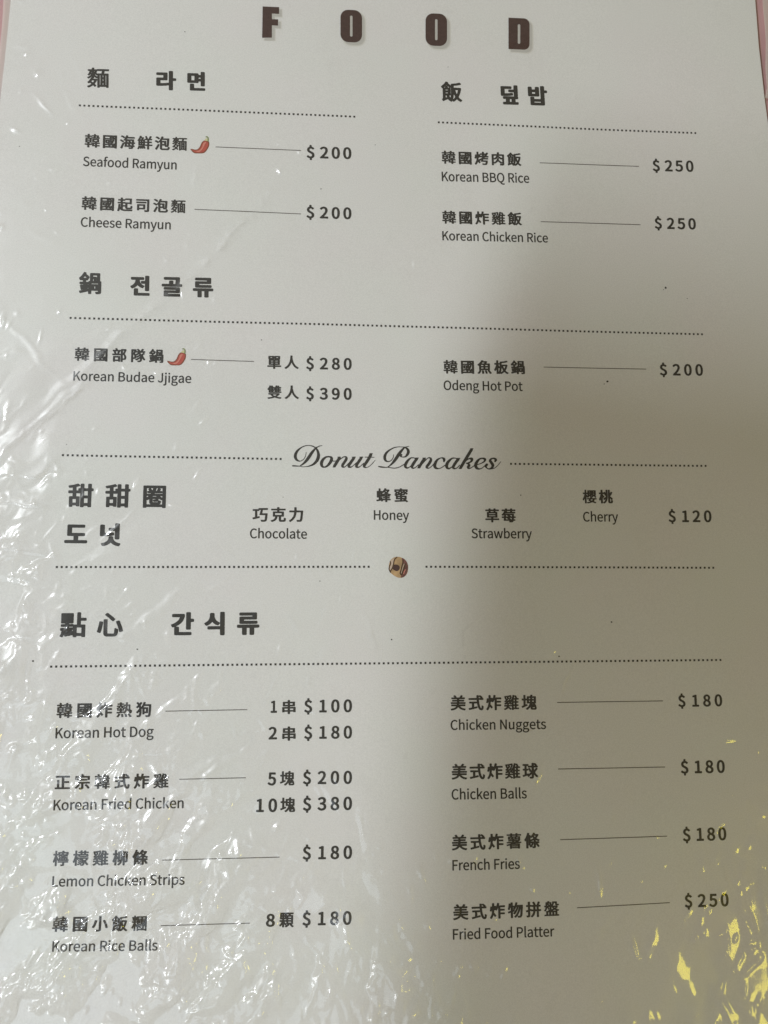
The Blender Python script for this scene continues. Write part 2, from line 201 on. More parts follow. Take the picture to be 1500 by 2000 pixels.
GLYPHS['C'] = (638, [[356,-26,-50,6,-68,21,-57,33,-53,51,-32,47,-32,72,-19,76,-6,96,6,74,21,80,30,66,39,56,46,42,63,36,72,23,80,6,62,-11,30,-10,34,-16,27,-16,30,-24,19,-20,0,-14,-50,-59,-16,-7,-12,4,-23,22,-37,24,-24,10,-28,7,-40,0,-34,-5,-38,-13,-35,-23,-29,-29,-26,-41,-20,-50,-7,-30,-6,-32,-2,-86,2,-34,13,-62,17,-46,28,-46,33,-32,28,-18,30,-12,14,-5,40,-4,36,2,20,5,48,22,24,17,33,31,13,4,12,-4,15,-14,38,-44,3,-10,-4,-9,-47,-45,-27,-18,-38,-20,-26,-10,-54,-13]])
GLYPHS['D'] = (688, [[100,-14,-14,5,-5,13,0,720,3,12,8,6,12,3,200,0,54,-4,80,-21,62,-30,58,-49,36,-49,30,-70,17,-72,5,-82,-5,-82,-17,-72,-32,-74,-33,-46,-47,-43,-36,-21,-42,-20,-70,-19,-68,-6],[212,90,70,-1,50,4,50,15,22,12,21,12,29,27,27,41,19,50,11,50,4,60,-4,76,-11,50,-20,50,-27,40,-35,30,-38,20,-48,13,-22,2,-94,2,-5,-3]])
GLYPHS['F'] = (552, [[100,-14,-14,5,-5,13,0,720,3,12,8,6,12,3,412,0,16,-5,7,-12,0,-70,-3,-11,-8,-5,-12,-3,-304,-1,0,-216,256,-1,12,-3,8,-5,3,-9,0,-72,-5,-11,-16,-6,-258,-1,-2,-314,-5,-10,-15,-5]])
GLYPHS['H'] = (728, [[100,-14,-14,5,-5,13,0,722,3,11,18,8,86,0,12,-3,8,-6,3,-10,1,-286,298,-1,4,1,1,4,0,282,3,10,8,6,12,3,86,0,15,-5,6,-14,0,-722,-3,-11,-18,-8,-86,0,-12,3,-8,6,-3,10,-1,326,-298,1,-4,-1,-1,-4,-1,-326,-5,-10,-15,-5]])
GLYPHS['J'] = (535, [[202,-26,-40,8,-30,10,-46,26,-47,46,-17,26,-4,12,9,14,59,42,12,4,17,-6,24,-34,18,-18,23,-14,20,-6,34,-3,30,5,27,14,11,14,18,40,7,52,0,522,5,11,16,6,84,0,12,-3,8,-6,3,-12,0,-538,-11,-62,-14,-38,-20,-34,-40,-40,-34,-20,-46,-14,-36,-5]])
GLYPHS['K'] = (646, [[100,-14,-14,5,-5,13,0,722,3,11,18,8,86,0,12,-3,8,-6,3,-10,0,-308,3,-5,272,326,18,6,96,0,16,-5,6,-10,-3,-8,-222,-270,257,-442,4,-10,-2,-7,-8,-5,-12,-3,-96,0,-17,7,-201,348,-8,10,-102,-122,-1,-224,-3,-10,-8,-6,-10,-3]])
GLYPHS['L'] = (543, [[100,-14,-14,5,-5,13,0,724,5,11,16,6,88,0,16,-6,5,-13,1,-634,296,-1,12,-3,8,-5,3,-9,0,-72,-6,-12,-17,-5]])
GLYPHS['N'] = (723, [[100,-14,-14,5,-5,13,0,722,3,11,18,8,88,0,12,-3,9,-6,253,-436,56,-101,-5,105,0,424,5,11,16,6,82,0,14,-5,4,-4,3,-10,0,-722,-3,-11,-8,-5,-14,-3,-86,0,-18,8,-252,437,-58,105,5,-103,0,-430,-5,-11,-16,-6]])
GLYPHS['O'] = (742, [[352,-26,-50,6,-68,21,-55,33,-51,49,-36,55,-30,72,-17,72,-6,96,6,76,19,76,30,70,37,54,48,44,55,32,72,23,68,6,60,-6,72,-23,55,-32,48,-44,37,-54,32,-76,17,-70,6,-96,-6,-76,-17,-72,-30,-72,-37,-56,-50,-48,-59,-34,-76,-23,-40,-4],[361,82,49,3,40,15,34,23,23,25,30,48,17,48,13,62,2,34,-2,90,-12,60,-15,40,-20,36,-7,12,-29,31,-32,21,-36,14,-32,5,-48,-2,-40,-13,-40,-25,-29,-31,-26,-44,-15,-42,-13,-62,-2,-34,2,-90,11,-54,18,-52,24,-42,30,-35,34,-23,38,-14]])
GLYPHS['P'] = (633, [[100,-14,-14,5,-5,13,0,720,3,12,8,6,12,3,270,-2,40,-7,62,-18,44,-24,35,-32,23,-36,19,-58,4,-50,-4,-52,-19,-58,-6,-10,-17,-28,-34,-34,-37,-23,-44,-17,-78,-17,-150,-3,-1,-272,-3,-10,-8,-6,-10,-3],[212,380,84,-1,58,4,38,9,20,8,22,13,22,29,15,40,2,32,-2,36,-9,28,-13,22,-21,18,-20,10,-30,9,-58,6,-108,-1]])
GLYPHS['Q'] = (742, [[580,-198,-40,3,-46,11,-42,16,-18,10,-27,16,-44,40,-35,48,-17,32,-47,12,-28,11,-32,17,-47,34,-43,50,-31,52,-19,52,-21,88,-4,64,6,96,17,70,32,76,37,54,48,44,55,32,72,23,62,6,66,-6,72,-23,55,-32,48,-44,37,-54,28,-64,21,-82,6,-98,-4,-62,-12,-60,-27,-76,-34,-58,-36,-43,-48,-37,-52,-26,-34,-10,-4,-4,13,-18,24,-22,49,-24,40,-9,58,0,46,9,16,-7,20,-75,-4,-11,-22,-9,-36,-9,-36,-4],[361,78,49,3,40,15,35,24,29,33,24,43,16,46,13,62,2,36,-2,90,-12,60,-15,40,-20,36,-7,12,-29,31,-32,21,-36,14,-32,5,-48,-2,-40,-13,-40,-25,-29,-31,-26,-44,-15,-42,-13,-62,-2,-34,2,-92,10,-52,19,-56,24,-42,29,-34,35,-24,38,-14]])
GLYPHS['R'] = (635, [[100,-14,-14,5,-5,13,0,720,3,12,8,6,12,3,264,0,82,-15,30,-10,42,-22,39,-36,21,-34,17,-52,4,-44,-2,-42,-17,-58,-8,-18,-21,-32,-23,-23,-30,-21,-54,-24,-2,-4,174,-302,0,-14,-8,-6,-12,-3,-96,0,-15,5,-174,302,-7,3,-92,0,-4,-1,-1,-4,0,-286,-3,-10,-8,-6,-10,-3],[212,398,136,1,44,9,20,7,22,14,18,18,12,21,9,28,2,28,-2,34,-7,20,-15,26,-17,14,-24,12,-34,9,-42,4,-122,-1]])
GLYPHS['S'] = (596, [[266,-26,-78,16,-70,30,-35,22,-31,25,-20,21,0,13,55,63,17,6,13,-4,32,-30,31,-20,22,-12,38,-14,52,-9,48,2,20,5,22,8,21,12,25,30,11,34,0,32,-7,24,-16,25,-34,25,-166,75,-40,21,-38,25,-23,21,-19,23,-18,35,-13,44,-2,36,5,34,18,48,17,28,37,36,34,22,32,14,28,8,28,7,40,4,48,-2,64,-15,58,-26,47,-32,23,-24,0,-13,-46,-56,-16,-7,-14,4,-54,38,-40,16,-34,7,-54,0,-20,-5,-22,-8,-16,-10,-20,-22,-11,-24,-2,-26,3,-20,6,-16,11,-16,29,-24,42,-22,162,-72,51,-32,29,-29,16,-23,14,-28,10,-36,4,-42,-3,-36,-17,-52,-20,-35,-32,-34,-36,-25,-50,-22,-60,-15]])
GLYPHS['a'] = (563, [[192,-26,-38,8,-38,16,-25,18,-25,30,-16,36,-9,40,2,50,17,48,25,34,24,20,17,12,50,24,80,24,114,21,3,7,-5,30,-16,40,-12,14,-20,12,-24,7,-42,0,-32,-7,-46,-17,-50,-29,-18,0,-10,8,-28,50,-5,12,1,8,24,18,50,26,54,20,32,8,36,7,32,1,42,-3,32,-9,22,-7,32,-19,31,-30,23,-40,14,-42,7,-34,4,-58,-1,-328,-5,-10,-15,-5,-68,0,-12,3,-8,6,-7,38,-3,2,-34,-22,-56,-26,-52,-13],[219,76,45,-1,30,9,28,14,49,36,2,6,-1,124,-56,-7,-74,-21,-36,-18,-27,-24,-11,-22,-3,-12,0,-32,5,-16,15,-22,19,-10]])
GLYPHS['b'] = (618, [[308,-26,-58,16,-62,35,-2,-1,-6,-31,-18,-8,-68,0,-15,5,-5,10,-1,790,3,11,8,5,12,3,84,0,10,-3,8,-6,3,-10,-1,-273,72,37,56,15,38,0,34,-4,40,-13,18,-8,35,-22,34,-36,25,-44,18,-50,11,-54,2,-28,-2,-80,-17,-76,-26,-58,-25,-36,-30,-30,-45,-30,-16,-8,-46,-15,-30,-4],[299,78,39,1,26,9,24,15,20,20,18,29,12,28,13,54,2,38,-2,54,-6,36,-9,28,-16,30,-16,19,-20,14,-30,10,-38,2,-42,-13,-43,-26,-30,-28,1,-274,44,-30,32,-12]])
GLYPHS['c'] = (510, [[284,-26,-32,3,-38,11,-18,6,-42,22,-48,41,-26,35,-26,54,-17,64,-4,56,4,60,19,70,24,48,27,36,41,37,56,31,46,14,44,7,44,0,48,-11,46,-20,52,-37,4,-9,-2,-6,-47,-62,-9,-5,-18,3,-19,16,-27,16,-36,11,-50,-5,-22,-7,-27,-17,-24,-24,-17,-26,-14,-32,-9,-34,-4,-62,2,-28,11,-46,14,-32,17,-26,22,-22,27,-16,42,-11,46,2,42,16,42,29,14,4,16,-7,36,-57,4,-10,-4,-9,-22,-17,-32,-20,-34,-16,-60,-17]])
GLYPHS['d'] = (620, [[256,-26,-32,4,-50,16,-40,24,-37,36,-27,44,-20,52,-13,60,-2,32,0,48,4,44,17,62,22,48,27,38,36,36,49,30,52,17,30,4,40,0,58,-15,50,-24,-3,42,0,216,3,12,8,6,10,3,84,0,12,-3,8,-5,3,-11,-1,-790,-5,-10,-15,-5,-68,0,-12,3,-8,6,-5,34,-3,2,-36,-24,-28,-14,-34,-12,-30,-7],[287,78,35,1,30,10,36,24,29,29,-1,274,-18,16,-34,21,-46,12,-20,0,-32,-7,-18,-8,-31,-24,-25,-36,-14,-32,-13,-62,2,-76,7,-36,16,-40,12,-21,18,-19,24,-16,26,-9]])
GLYPHS['e'] = (554, [[290,-26,-32,3,-58,17,-48,26,-41,34,-33,44,-22,46,-19,68,-4,64,4,50,19,70,26,52,25,34,46,42,43,24,52,17,46,5,40,-3,60,-17,45,-26,32,-32,24,-36,19,-50,13,-62,2,-62,-7,-38,-8,-6,-10,-3,-342,-1,1,-22,7,-24,20,-44,20,-27,24,-19,18,-10,40,-13,28,-2,36,2,44,13,46,24,10,3,18,-8,29,-55,2,-14,-8,-10,-45,-25,-34,-13,-60,-15],[162,328,248,-1,2,3,-1,24,-7,30,-9,26,-15,23,-14,14,-34,17,-44,5,-38,-9,-23,-12,-22,-20,-15,-20,-16,-30,-10,-30]])
GLYPHS['f'] = (325, [[106,-14,-14,5,-5,13,0,448,-5,3,-48,0,-17,7,-4,10,1,64,3,8,7,4,62,8,3,104,9,44,14,36,17,26,21,21,38,21,38,11,66,2,50,-11,22,-8,8,-12,-21,-74,-9,-6,-10,-2,-46,13,-32,-3,-16,-9,-8,-11,-10,-24,-3,-14,-1,-102,92,-1,15,-5,6,-12,0,-66,-5,-13,-16,-6,-88,0,-5,-3,-1,-452,-5,-10,-15,-5]])
GLYPHS['g'] = (564, [[256,-264,-30,1,-54,11,-38,12,-32,16,-28,21,-14,16,-12,19,-12,32,-3,48,11,34,23,38,39,36,-22,23,-12,23,-9,32,0,22,15,46,19,28,21,20,-40,52,-21,52,-4,22,0,38,3,22,14,46,20,37,39,39,45,26,58,18,66,3,52,-12,184,0,12,-3,8,-5,3,-9,0,-64,-4,-10,-17,-7,-73,-1,17,-40,7,-24,2,-52,-3,-22,-12,-40,-18,-34,-9,-12,-19,-21,-26,-19,-44,-22,-52,-13,-26,-2,-36,2,-48,12,-16,-23,-3,-34,5,-12,8,-9,24,-10,188,-4,56,-11,26,-8,20,-10,34,-27,16,-25,10,-30,3,-24,-7,-50,-14,-34,-23,-32,-38,-34,-35,-20,-56,-22,-58,-13],[249,-172,81,1,38,11,32,16,22,19,16,29,3,24,-5,20,-16,16,-32,11,-154,2,-40,6,-8,-3,-16,-15,-18,-33,-3,-36,5,-16,12,-19,18,-13,34,-14],[263,248,17,-1,28,7,31,20,13,18,10,20,9,42,-2,36,-5,18,-10,22,-12,17,-16,13,-16,8,-30,7,-38,-5,-30,-17,-19,-23,-9,-20,-7,-26,2,-54,17,-40,28,-28,14,-8]])
GLYPHS['h'] = (607, [[92,-14,-14,5,-5,13,0,788,5,11,16,6,86,0,16,-6,5,-11,-1,-285,50,33,48,20,36,9,64,-2,42,-13,35,-20,25,-25,20,-37,15,-46,8,-66,0,-358,-5,-11,-16,-6,-86,0,-10,3,-8,6,-3,10,0,362,-5,30,-6,20,-10,18,-16,16,-26,11,-40,0,-30,-9,-30,-18,-22,-17,-29,-31,0,-382,-3,-10,-8,-6,-10,-3]])
GLYPHS['i'] = (275, [[92,-14,-14,5,-5,13,0,536,5,11,16,6,86,0,16,-6,5,-13,0,-536,-5,-11,-16,-6],[122,642,-32,12,-18,18,-13,34,3,28,8,20,9,12,27,16,24,5,20,0,18,-5,26,-15,15,-21,6,-18,-3,-36,-8,-19,-20,-19,-34,-13]])
GLYPHS['j'] = (275, [[12,-256,-62,14,-10,7,-2,9,16,62,6,11,16,6,30,-8,32,0,8,3,16,16,9,26,2,18,0,632,5,11,16,6,86,0,16,-6,5,-13,0,-616,-8,-60,-13,-36,-10,-18,-34,-36,-26,-14,-44,-13],[122,642,-32,12,-20,19,-11,29,1,28,15,32,27,19,24,6,24,0,18,-5,25,-14,11,-14,11,-26,-1,-28,-10,-26,-20,-20,-34,-13]])
GLYPHS['k'] = (552, [[92,-14,-14,5,-5,13,0,788,5,11,16,6,84,0,16,-6,5,-13,1,-487,13,13,190,236,15,5,94,0,12,-3,8,-6,1,-10,-5,-9,-171,-207,193,-306,8,-16,-5,-10,-15,-5,-94,0,-16,6,-148,241,-80,-94,-1,-134,-4,-12,-17,-7]])
GLYPHS['l'] = (284, [[164,-26,-32,10,-18,11,-16,16,-10,17,-8,24,-7,38,0,700,5,13,16,6,86,0,16,-6,5,-11,0,-700,5,-14,28,-4,8,-6,15,-72,-7,-12,-26,-8,-14,-3]])
GLYPHS['m'] = (926, [[92,-14,-14,5,-5,13,0,534,6,14,17,5,64,0,12,-3,10,-8,5,-36,5,-11,50,39,42,20,40,11,50,0,48,-13,34,-18,27,-26,17,-26,4,-2,48,40,52,30,50,15,42,0,28,-5,36,-12,28,-17,28,-28,18,-33,14,-40,9,-56,2,-374,-6,-14,-15,-5,-84,0,-12,3,-8,6,-3,10,0,346,-4,36,-9,32,-10,18,-9,10,-29,14,-22,2,-26,-4,-26,-12,-30,-21,-36,-35,-1,-386,-3,-10,-8,-6,-12,-3,-82,0,-16,6,-5,13,0,322,-6,68,-17,40,-15,16,-27,11,-32,0,-18,-5,-36,-20,-22,-17,-29,-31,0,-384,-3,-10,-8,-6,-10,-3]])
GLYPHS['n'] = (610, [[92,-14,-14,5,-5,13,0,534,3,11,18,8,66,0,12,-3,9,-6,3,-8,6,-41,40,29,40,23,64,18,66,-3,40,-12,34,-20,26,-25,20,-37,12,-36,9,-44,2,-386,-3,-13,-18,-8,-84,0,-12,3,-8,6,-3,10,0,362,-5,30,-6,20,-10,18,-16,16,-26,11,-40,0,-30,-9,-30,-18,-22,-17,-29,-31,0,-382,-3,-10,-8,-6,-10,-3]])
GLYPHS['o'] = (606, [[282,-26,-32,4,-52,16,-50,28,-39,34,-31,42,-22,46,-19,68,-4,68,4,48,19,70,24,48,32,43,42,35,44,24,54,17,32,4,36,0,34,-5,52,-16,44,-24,43,-36,31,-42,24,-48,19,-70,4,-68,-6,-58,-17,-58,-22,-46,-38,-49,-32,-27,-50,-28,-66,-19],[285,78,47,2,26,10,25,16,19,21,16,27,14,38,9,50,-2,74,-7,32,-20,48,-20,29,-32,25,-24,10,-28,5,-30,-2,-26,-9,-30,-19,-18,-20,-19,-31,-11,-32,-9,-40,-2,-30,2,-54,9,-40,14,-36,16,-27,23,-23,27,-16]])
GLYPHS['p'] = (620, [[92,-242,-14,5,-5,13,0,760,3,12,8,6,10,3,66,0,12,-3,10,-8,6,-30,4,-6,34,22,32,16,32,12,38,9,38,0,34,-4,50,-17,44,-27,34,-36,24,-43,19,-52,10,-52,2,-28,-2,-80,-17,-76,-18,-42,-33,-52,-43,-41,-48,-27,-36,-12,-40,-7,-50,2,-48,15,-48,24,1,-238,-3,-10,-8,-6,-10,-3],[299,78,39,1,26,9,24,15,20,20,18,29,12,28,13,54,2,38,-2,54,-6,36,-9,28,-16,30,-16,19,-20,14,-30,10,-38,2,-32,-9,-46,-26,-30,-23,-7,-9,1,-274,30,-22,28,-14]])
GLYPHS['r'] = (388, [[92,-14,-14,5,-5,13,0,534,3,10,8,6,10,3,66,0,12,-3,9,-6,3,-8,3,-38,3,-7,24,24,30,23,22,12,28,10,18,5,44,0,20,-5,24,-10,7,-12,-20,-84,-17,-6,-28,7,-38,0,-26,-11,-26,-19,-20,-24,-30,-57,-1,-344,-3,-10,-8,-6,-10,-3]])
GLYPHS['s'] = (468, [[202,-26,-66,14,-50,19,-26,15,-36,25,-8,9,0,13,43,59,15,6,18,-6,44,-30,46,-20,40,-7,26,0,26,5,30,16,10,12,11,30,-3,24,-6,14,-10,12,-28,20,-142,61,-33,21,-22,20,-19,26,-14,36,-5,30,2,30,13,40,14,24,28,31,22,15,34,16,48,13,70,2,50,-11,34,-12,28,-13,44,-30,4,-9,-2,-6,-43,-56,-9,-6,-8,-2,-16,6,-52,30,-26,8,-40,3,-32,-7,-24,-15,-12,-21,-4,-22,4,-18,11,-18,19,-14,32,-16,100,-40,60,-35,23,-23,17,-26,13,-36,2,-50,-13,-48,-14,-26,-32,-35,-22,-15,-38,-18,-50,-13]])
GLYPHS['t'] = (377, [[238,-26,-54,12,-26,14,-33,30,-17,30,-13,40,-6,50,0,302,-5,3,-58,1,-14,5,-5,11,0,62,5,11,16,6,66,5,9,136,5,11,16,6,72,0,10,-3,8,-6,3,-10,1,-132,126,-1,16,-6,5,-11,0,-68,-7,-12,-14,-5,-122,0,-5,-3,0,-312,3,-18,12,-28,22,-16,46,-3,42,13,16,-5,12,-39,8,-38,-3,-8,-7,-4,-40,-12,-42,-9]])
GLYPHS['u'] = (607, [[228,-26,-20,2,-40,12,-34,19,-30,33,-14,24,-14,40,-9,44,-2,34,0,356,3,10,8,6,16,3,80,0,10,-3,8,-6,3,-10,0,-348,6,-48,7,-20,19,-28,25,-12,38,-3,24,5,32,16,43,38,19,24,1,376,3,10,8,6,12,3,82,0,14,-5,4,-4,3,-10,0,-534,-3,-10,-8,-6,-10,-3,-68,0,-12,3,-7,4,-3,8,-3,32,-3,12,-2,1,-56,-43,-34,-16,-50,-13]])
GLYPHS['w'] = (802, [[178,-14,-15,6,-7,18,-144,518,-4,14,4,9,16,6,86,0,12,-3,8,-6,84,-320,15,-74,3,-1,106,395,8,6,12,3,82,0,15,-5,7,-14,104,-389,4,7,12,54,86,338,8,6,12,3,80,0,17,-7,3,-10,-4,-16,-138,-510,-8,-23,-16,-6,-104,0,-12,3,-8,6,-102,378,-102,-378,-8,-6,-10,-3]])
GLYPHS['y'] = (521, [[80,-248,-40,8,-18,10,-3,12,19,72,4,4,12,4,28,-7,30,0,34,16,18,18,19,29,17,40,11,40,-215,538,0,12,8,6,16,3,84,0,10,-3,8,-6,112,-304,34,-98,4,-6,28,94,102,312,6,6,14,5,82,0,14,-5,6,-12,-8,-24,-196,-566,-38,-84,-18,-29,-22,-26,-29,-25,-25,-14,-48,-17,-32,-4]])
GLYPHS['串'] = (1000, [[456,-102,-28,8,-10,16,-4,138,-190,1,-14,-32,-34,-10,-70,0,-22,5,-13,8,-6,18,0,312,11,20,32,9,308,2,1,29,-5,5,-264,0,-22,4,-14,8,-7,19,1,264,10,16,32,9,266,1,3,88,8,16,35,11,72,0,28,-7,12,-12,6,-96,272,-1,25,-5,14,-12,4,-14,0,-258,-7,-19,-14,-8,-22,-4,-270,0,-5,-5,0,-24,7,-7,312,0,35,-11,8,-20,0,-310,-7,-17,-18,-9,-86,-3,-36,10,-14,30,-198,-1,-3,-134,-5,-14,-14,-10,-22,-5],[221,176,193,0,2,94,-194,2],[577,176,201,0,2,94,-202,2],[259,542,155,0,2,86,-156,2],[577,542,157,0,2,86,-158,2]])
GLYPHS['人'] = (1000, [[90,-98,-16,7,-61,59,-6,10,1,10,10,12,128,86,31,30,73,80,70,116,48,126,29,122,14,108,10,176,14,12,25,5,76,0,28,-7,10,-8,3,-10,-6,-148,14,-90,33,-132,41,-110,51,-96,72,-99,92,-85,120,-71,7,-11,-2,-12,-35,-35,-24,-32,-22,-10,-32,4,-96,55,-72,57,-78,85,-46,64,-36,62,-56,119,-45,-105,-45,-78,-76,-99,-49,-51,-71,-58,-90,-55]])
GLYPHS['克'] = (1000, [[72,-104,-19,10,-23,42,-20,26,-4,12,4,10,14,10,74,20,54,20,58,35,24,22,23,31,19,38,17,62,-7,5,-118,2,-16,7,-8,9,-3,293,4,16,14,12,25,5,232,1,3,54,-7,7,-356,3,-17,8,-8,16,0,62,8,18,17,8,20,3,338,0,5,7,0,68,8,16,33,11,64,0,28,-5,15,-12,7,-84,354,-1,22,-4,14,-8,7,-17,0,-62,-8,-16,-17,-8,-368,-3,-7,-7,0,-50,5,-5,244,0,25,-5,14,-12,4,-16,-2,-290,-12,-14,-27,-7,-142,-2,-1,-199,7,-13,150,1,9,30,8,98,7,8,16,7,34,-3,72,-32,13,-20,-4,-60,-13,-62,-16,-36,-20,-23,-38,-19,-52,-9,-192,0,-48,7,-40,16,-28,28,-15,44,-3,236,-70,3,-6,-3,-22,-88,-27,-64,-32,-46,-38,-38,-67,-45,-74,-33,-88,-26],[293,356,413,0,2,108,-414,2]])
GLYPHS['力'] = (1000, [[96,-106,-17,8,-57,59,-4,19,12,14,96,67,61,55,63,78,40,64,32,72,23,72,18,114,-7,5,-268,0,-26,5,-13,8,-6,16,0,68,9,17,34,10,282,1,3,186,4,12,7,8,16,7,80,2,34,-8,12,-17,4,-190,372,-1,24,-5,13,-8,6,-14,0,-30,-8,-136,-28,-312,-11,-62,-18,-66,-16,-36,-26,-33,-20,-15,-32,-15,-72,-12,-140,4,-24,6,-13,11,-11,44,-15,36,9,18,34,9,156,-6,19,21,17,56,13,70,16,148,14,198,-7,5,-254,0,-8,-7,-19,-126,-27,-92,-37,-88,-47,-78,-66,-83,-84,-78,-99,-69,-17,-7]])
GLYPHS['司'] = (1000, [[654,-96,-22,5,-13,11,-27,82,5,16,13,8,22,5,134,0,7,5,-1,641,-696,4,-19,9,-8,16,0,66,11,18,34,9,786,0,26,-5,14,-10,5,-18,0,-748,-5,-34,-14,-32,-12,-13,-16,-11,-30,-12,-90,-13],[158,4,-28,8,-11,20,0,384,9,21,36,10,454,0,22,-3,19,-10,6,-18,0,-306,-9,-21,-36,-10,-346,0,-5,-5,-1,-46,-10,-16,-32,-9],[271,194,243,0,2,134,-244,2],[94,508,-22,5,-13,11,-4,66,11,22,30,9,596,0,32,-9,11,-18,-4,-70,-13,-11,-24,-6]])
GLYPHS['單'] = (1000, [[458,-104,-28,8,-10,16,-4,116,-354,1,-28,7,-12,12,-2,70,7,14,17,8,368,3,7,5,0,18,-5,5,-252,0,-25,5,-14,12,-4,14,0,340,7,17,21,11,-40,10,-13,18,-1,186,4,14,15,12,26,5,316,0,32,-8,8,-7,5,-14,0,-184,-8,-18,-20,-10,47,-3,15,3,-20,10,-8,18,0,184,11,20,36,9,316,0,30,-7,10,-8,5,-14,0,-186,-11,-18,-41,-12,21,-11,7,-17,0,-340,-4,-14,-14,-12,-25,-5,-268,0,-5,-5,0,-18,7,-5,376,-3,17,-8,7,-14,1,-60,-4,-12,-14,-12,-25,-5,-362,-1,-3,-112,-6,-16,-13,-8,-22,-5],[271,290,143,-1,5,5,0,28,-7,5,-138,0,-5,-7],[575,290,157,-1,5,5,0,28,-7,5,-152,0,-5,-7],[271,434,143,-1,5,5,0,28,-7,5,-138,0,-5,-7],[575,434,157,-1,5,5,0,28,-7,5,-152,0,-5,-7],[239,680,109,0,2,42,-110,2],[649,680,113,0,2,42,-114,2]])
GLYPHS['圈'] = (1000, [[82,-102,-28,8,-11,20,0,864,7,19,18,9,22,3,822,0,20,-3,17,-8,8,-22,0,-860,-7,-19,-14,-8,-22,-4,-78,2,-20,10,-8,23,-6,3,-604,0,-8,-2,-8,-24,-17,-9],[191,48,159,0,-38,29,-14,29,-5,24,-3,120,-58,-32,-42,-4],[706,48,102,1,1,165,-3,5,-20,-3,-22,5,-94,54,-8,-58,26,-3,56,-21,15,-9,6,-14,-6,-46,-12,-34,-14,-20],[433,138,191,-1,6,7,3,22,-59,-13,-82,0,-28,7,-15,16,-14,44,5,12,22,13,68,1,4,18,-98,3,-5,-7],[804,330,5,4,-2,52,-77,0,2,-6,30,-24],[190,334,36,20,36,32,-70,2],[426,366,153,2,-15,19,-118,0,-11,-5],[192,482,154,1,10,11,-4,7,-122,2,-18,8,-8,15,-1,46,8,16,19,9,50,4,-38,59,-3,12,9,14,41,22,-99,-2],[505,484,299,-1,5,5,0,28,-3,5,-14,-13,-28,-7,-250,0,-6,-5],[805,580,4,8,-1,119,-101,1,39,-18,9,-14,-33,-76,60,-4,14,-6],[552,600,28,2,31,64,15,42,-50,-2],[411,622,11,26,12,60,-82,0]])
GLYPHS['國'] = (1000, [[82,-106,-28,8,-11,20,0,864,7,19,18,9,22,3,820,0,20,-3,17,-8,8,-22,0,-860,-7,-19,-14,-8,-22,-4,-82,3,-20,12,-6,28,-6,3,-598,0,-8,-3,-6,-28,-14,-10,-24,-5],[193,56,227,0,-2,8,-29,30,-5,12,6,15,24,19,-184,-35,-36,0],[515,56,156,2,-41,22,-42,39],[770,56,33,0,1,29],[702,188,6,6,7,50,11,13,14,6,26,0,34,-21,5,2,-3,270,-85,-4,57,-15,10,-9,4,-12,-24,-78,-23,-56,-60,-110],[192,210,74,9,175,33,-193,3,-22,4,-14,8,-7,23,0,178,7,17,14,8,22,4,230,-2,1,17,-286,2],[519,256,8,2,-19,68,-3,-44,-9,-20],[335,350,37,1,-1,51,-37,-1],[631,428,5,4,20,62,16,18,-52,-2],[193,614,275,2,3,12,-7,68,-270,2],[613,616,50,2,-51,31,-3,-21],[801,654,4,6,-2,38,-53,0]])
GLYPHS['塊'] = (1000, [[350,-98,-18,9,-26,34,-23,21,-4,10,2,10,107,77,39,41,57,83,22,45,24,66,-6,5,-128,0,-22,5,-13,8,-6,16,-2,168,-79,-4,-1,-248,7,-3,68,21,30,-8,10,-16,13,-60,-7,-19,-236,-99,-70,-28,-26,-6,-22,4,-16,12,-26,78,4,14,9,8,101,36,15,10,-1,304,-72,3,-32,10,-9,17,0,62,6,18,19,10,88,6,1,198,5,16,16,11,28,4,70,-2,22,-13,5,-16,0,-194,5,-7,76,0,1,113,11,20,32,9,158,1,31,86,7,8,16,7,16,2,86,-12,19,-9,7,-18,-26,-58,2,-7,198,0,32,-9,11,-22,0,-400,-6,-14,-13,-8,-68,-8,10,-16,0,-18,26,-4,17,-14,37,-78,26,-72,-3,-14,-12,-14,23,-10,9,-12,-9,-64,-18,-40,-16,-16,-24,-12,-64,-11,-172,2,-58,13,-29,20,-18,34,-6,32,-3,77,-55,-69,-77,-69,-66,-41],[731,18,129,0,5,12,1,35,-6,6,-128,-23],[730,248,12,26,6,24,-4,5,-14,-3],[497,414,60,0,9,63,-69,1],[704,414,104,0,2,62,-98,2],[497,588,78,0,3,61,-81,1],[721,588,88,0,1,61,-85,1,-4,-16]])
GLYPHS['宗'] = (1000, [[334,-100,-20,4,-14,10,-28,82,8,13,18,8,122,5,0,243,-370,5,-17,8,-8,16,0,66,11,18,34,9,856,0,28,-5,14,-10,5,-14,0,-64,-8,-16,-17,-8,-371,-4,-2,-270,-13,-44,-28,-28,-44,-16,-76,-9],[872,-60,-32,11,-81,103,-106,112,-7,18,8,15,70,40,20,3,22,-5,96,-92,55,-61,53,-68,5,-18,-9,-12,-62,-38],[92,-54,-20,10,-58,45,-6,13,6,15,52,40,57,55,85,111,28,8,16,-2,85,-31,6,-16,-15,-28,-40,-58,-48,-59,-48,-50,-50,-43,-22,-11],[230,458,-20,4,-14,10,-8,45,-14,-13,-28,-7,-80,2,-22,13,-5,16,0,202,6,16,13,8,26,5,340,1,1,6,-30,58,3,16,26,14,78,20,20,-4,13,-8,59,-102,326,-1,28,-7,12,-12,3,-214,-6,-16,-13,-8,-24,-5,-66,0,-22,4,-14,8,-7,17,0,108,-5,7,-610,0,-7,-7,3,-81,14,13,28,7,522,0,34,-9,11,-18,-1,-64,-8,-15,-18,-8]])
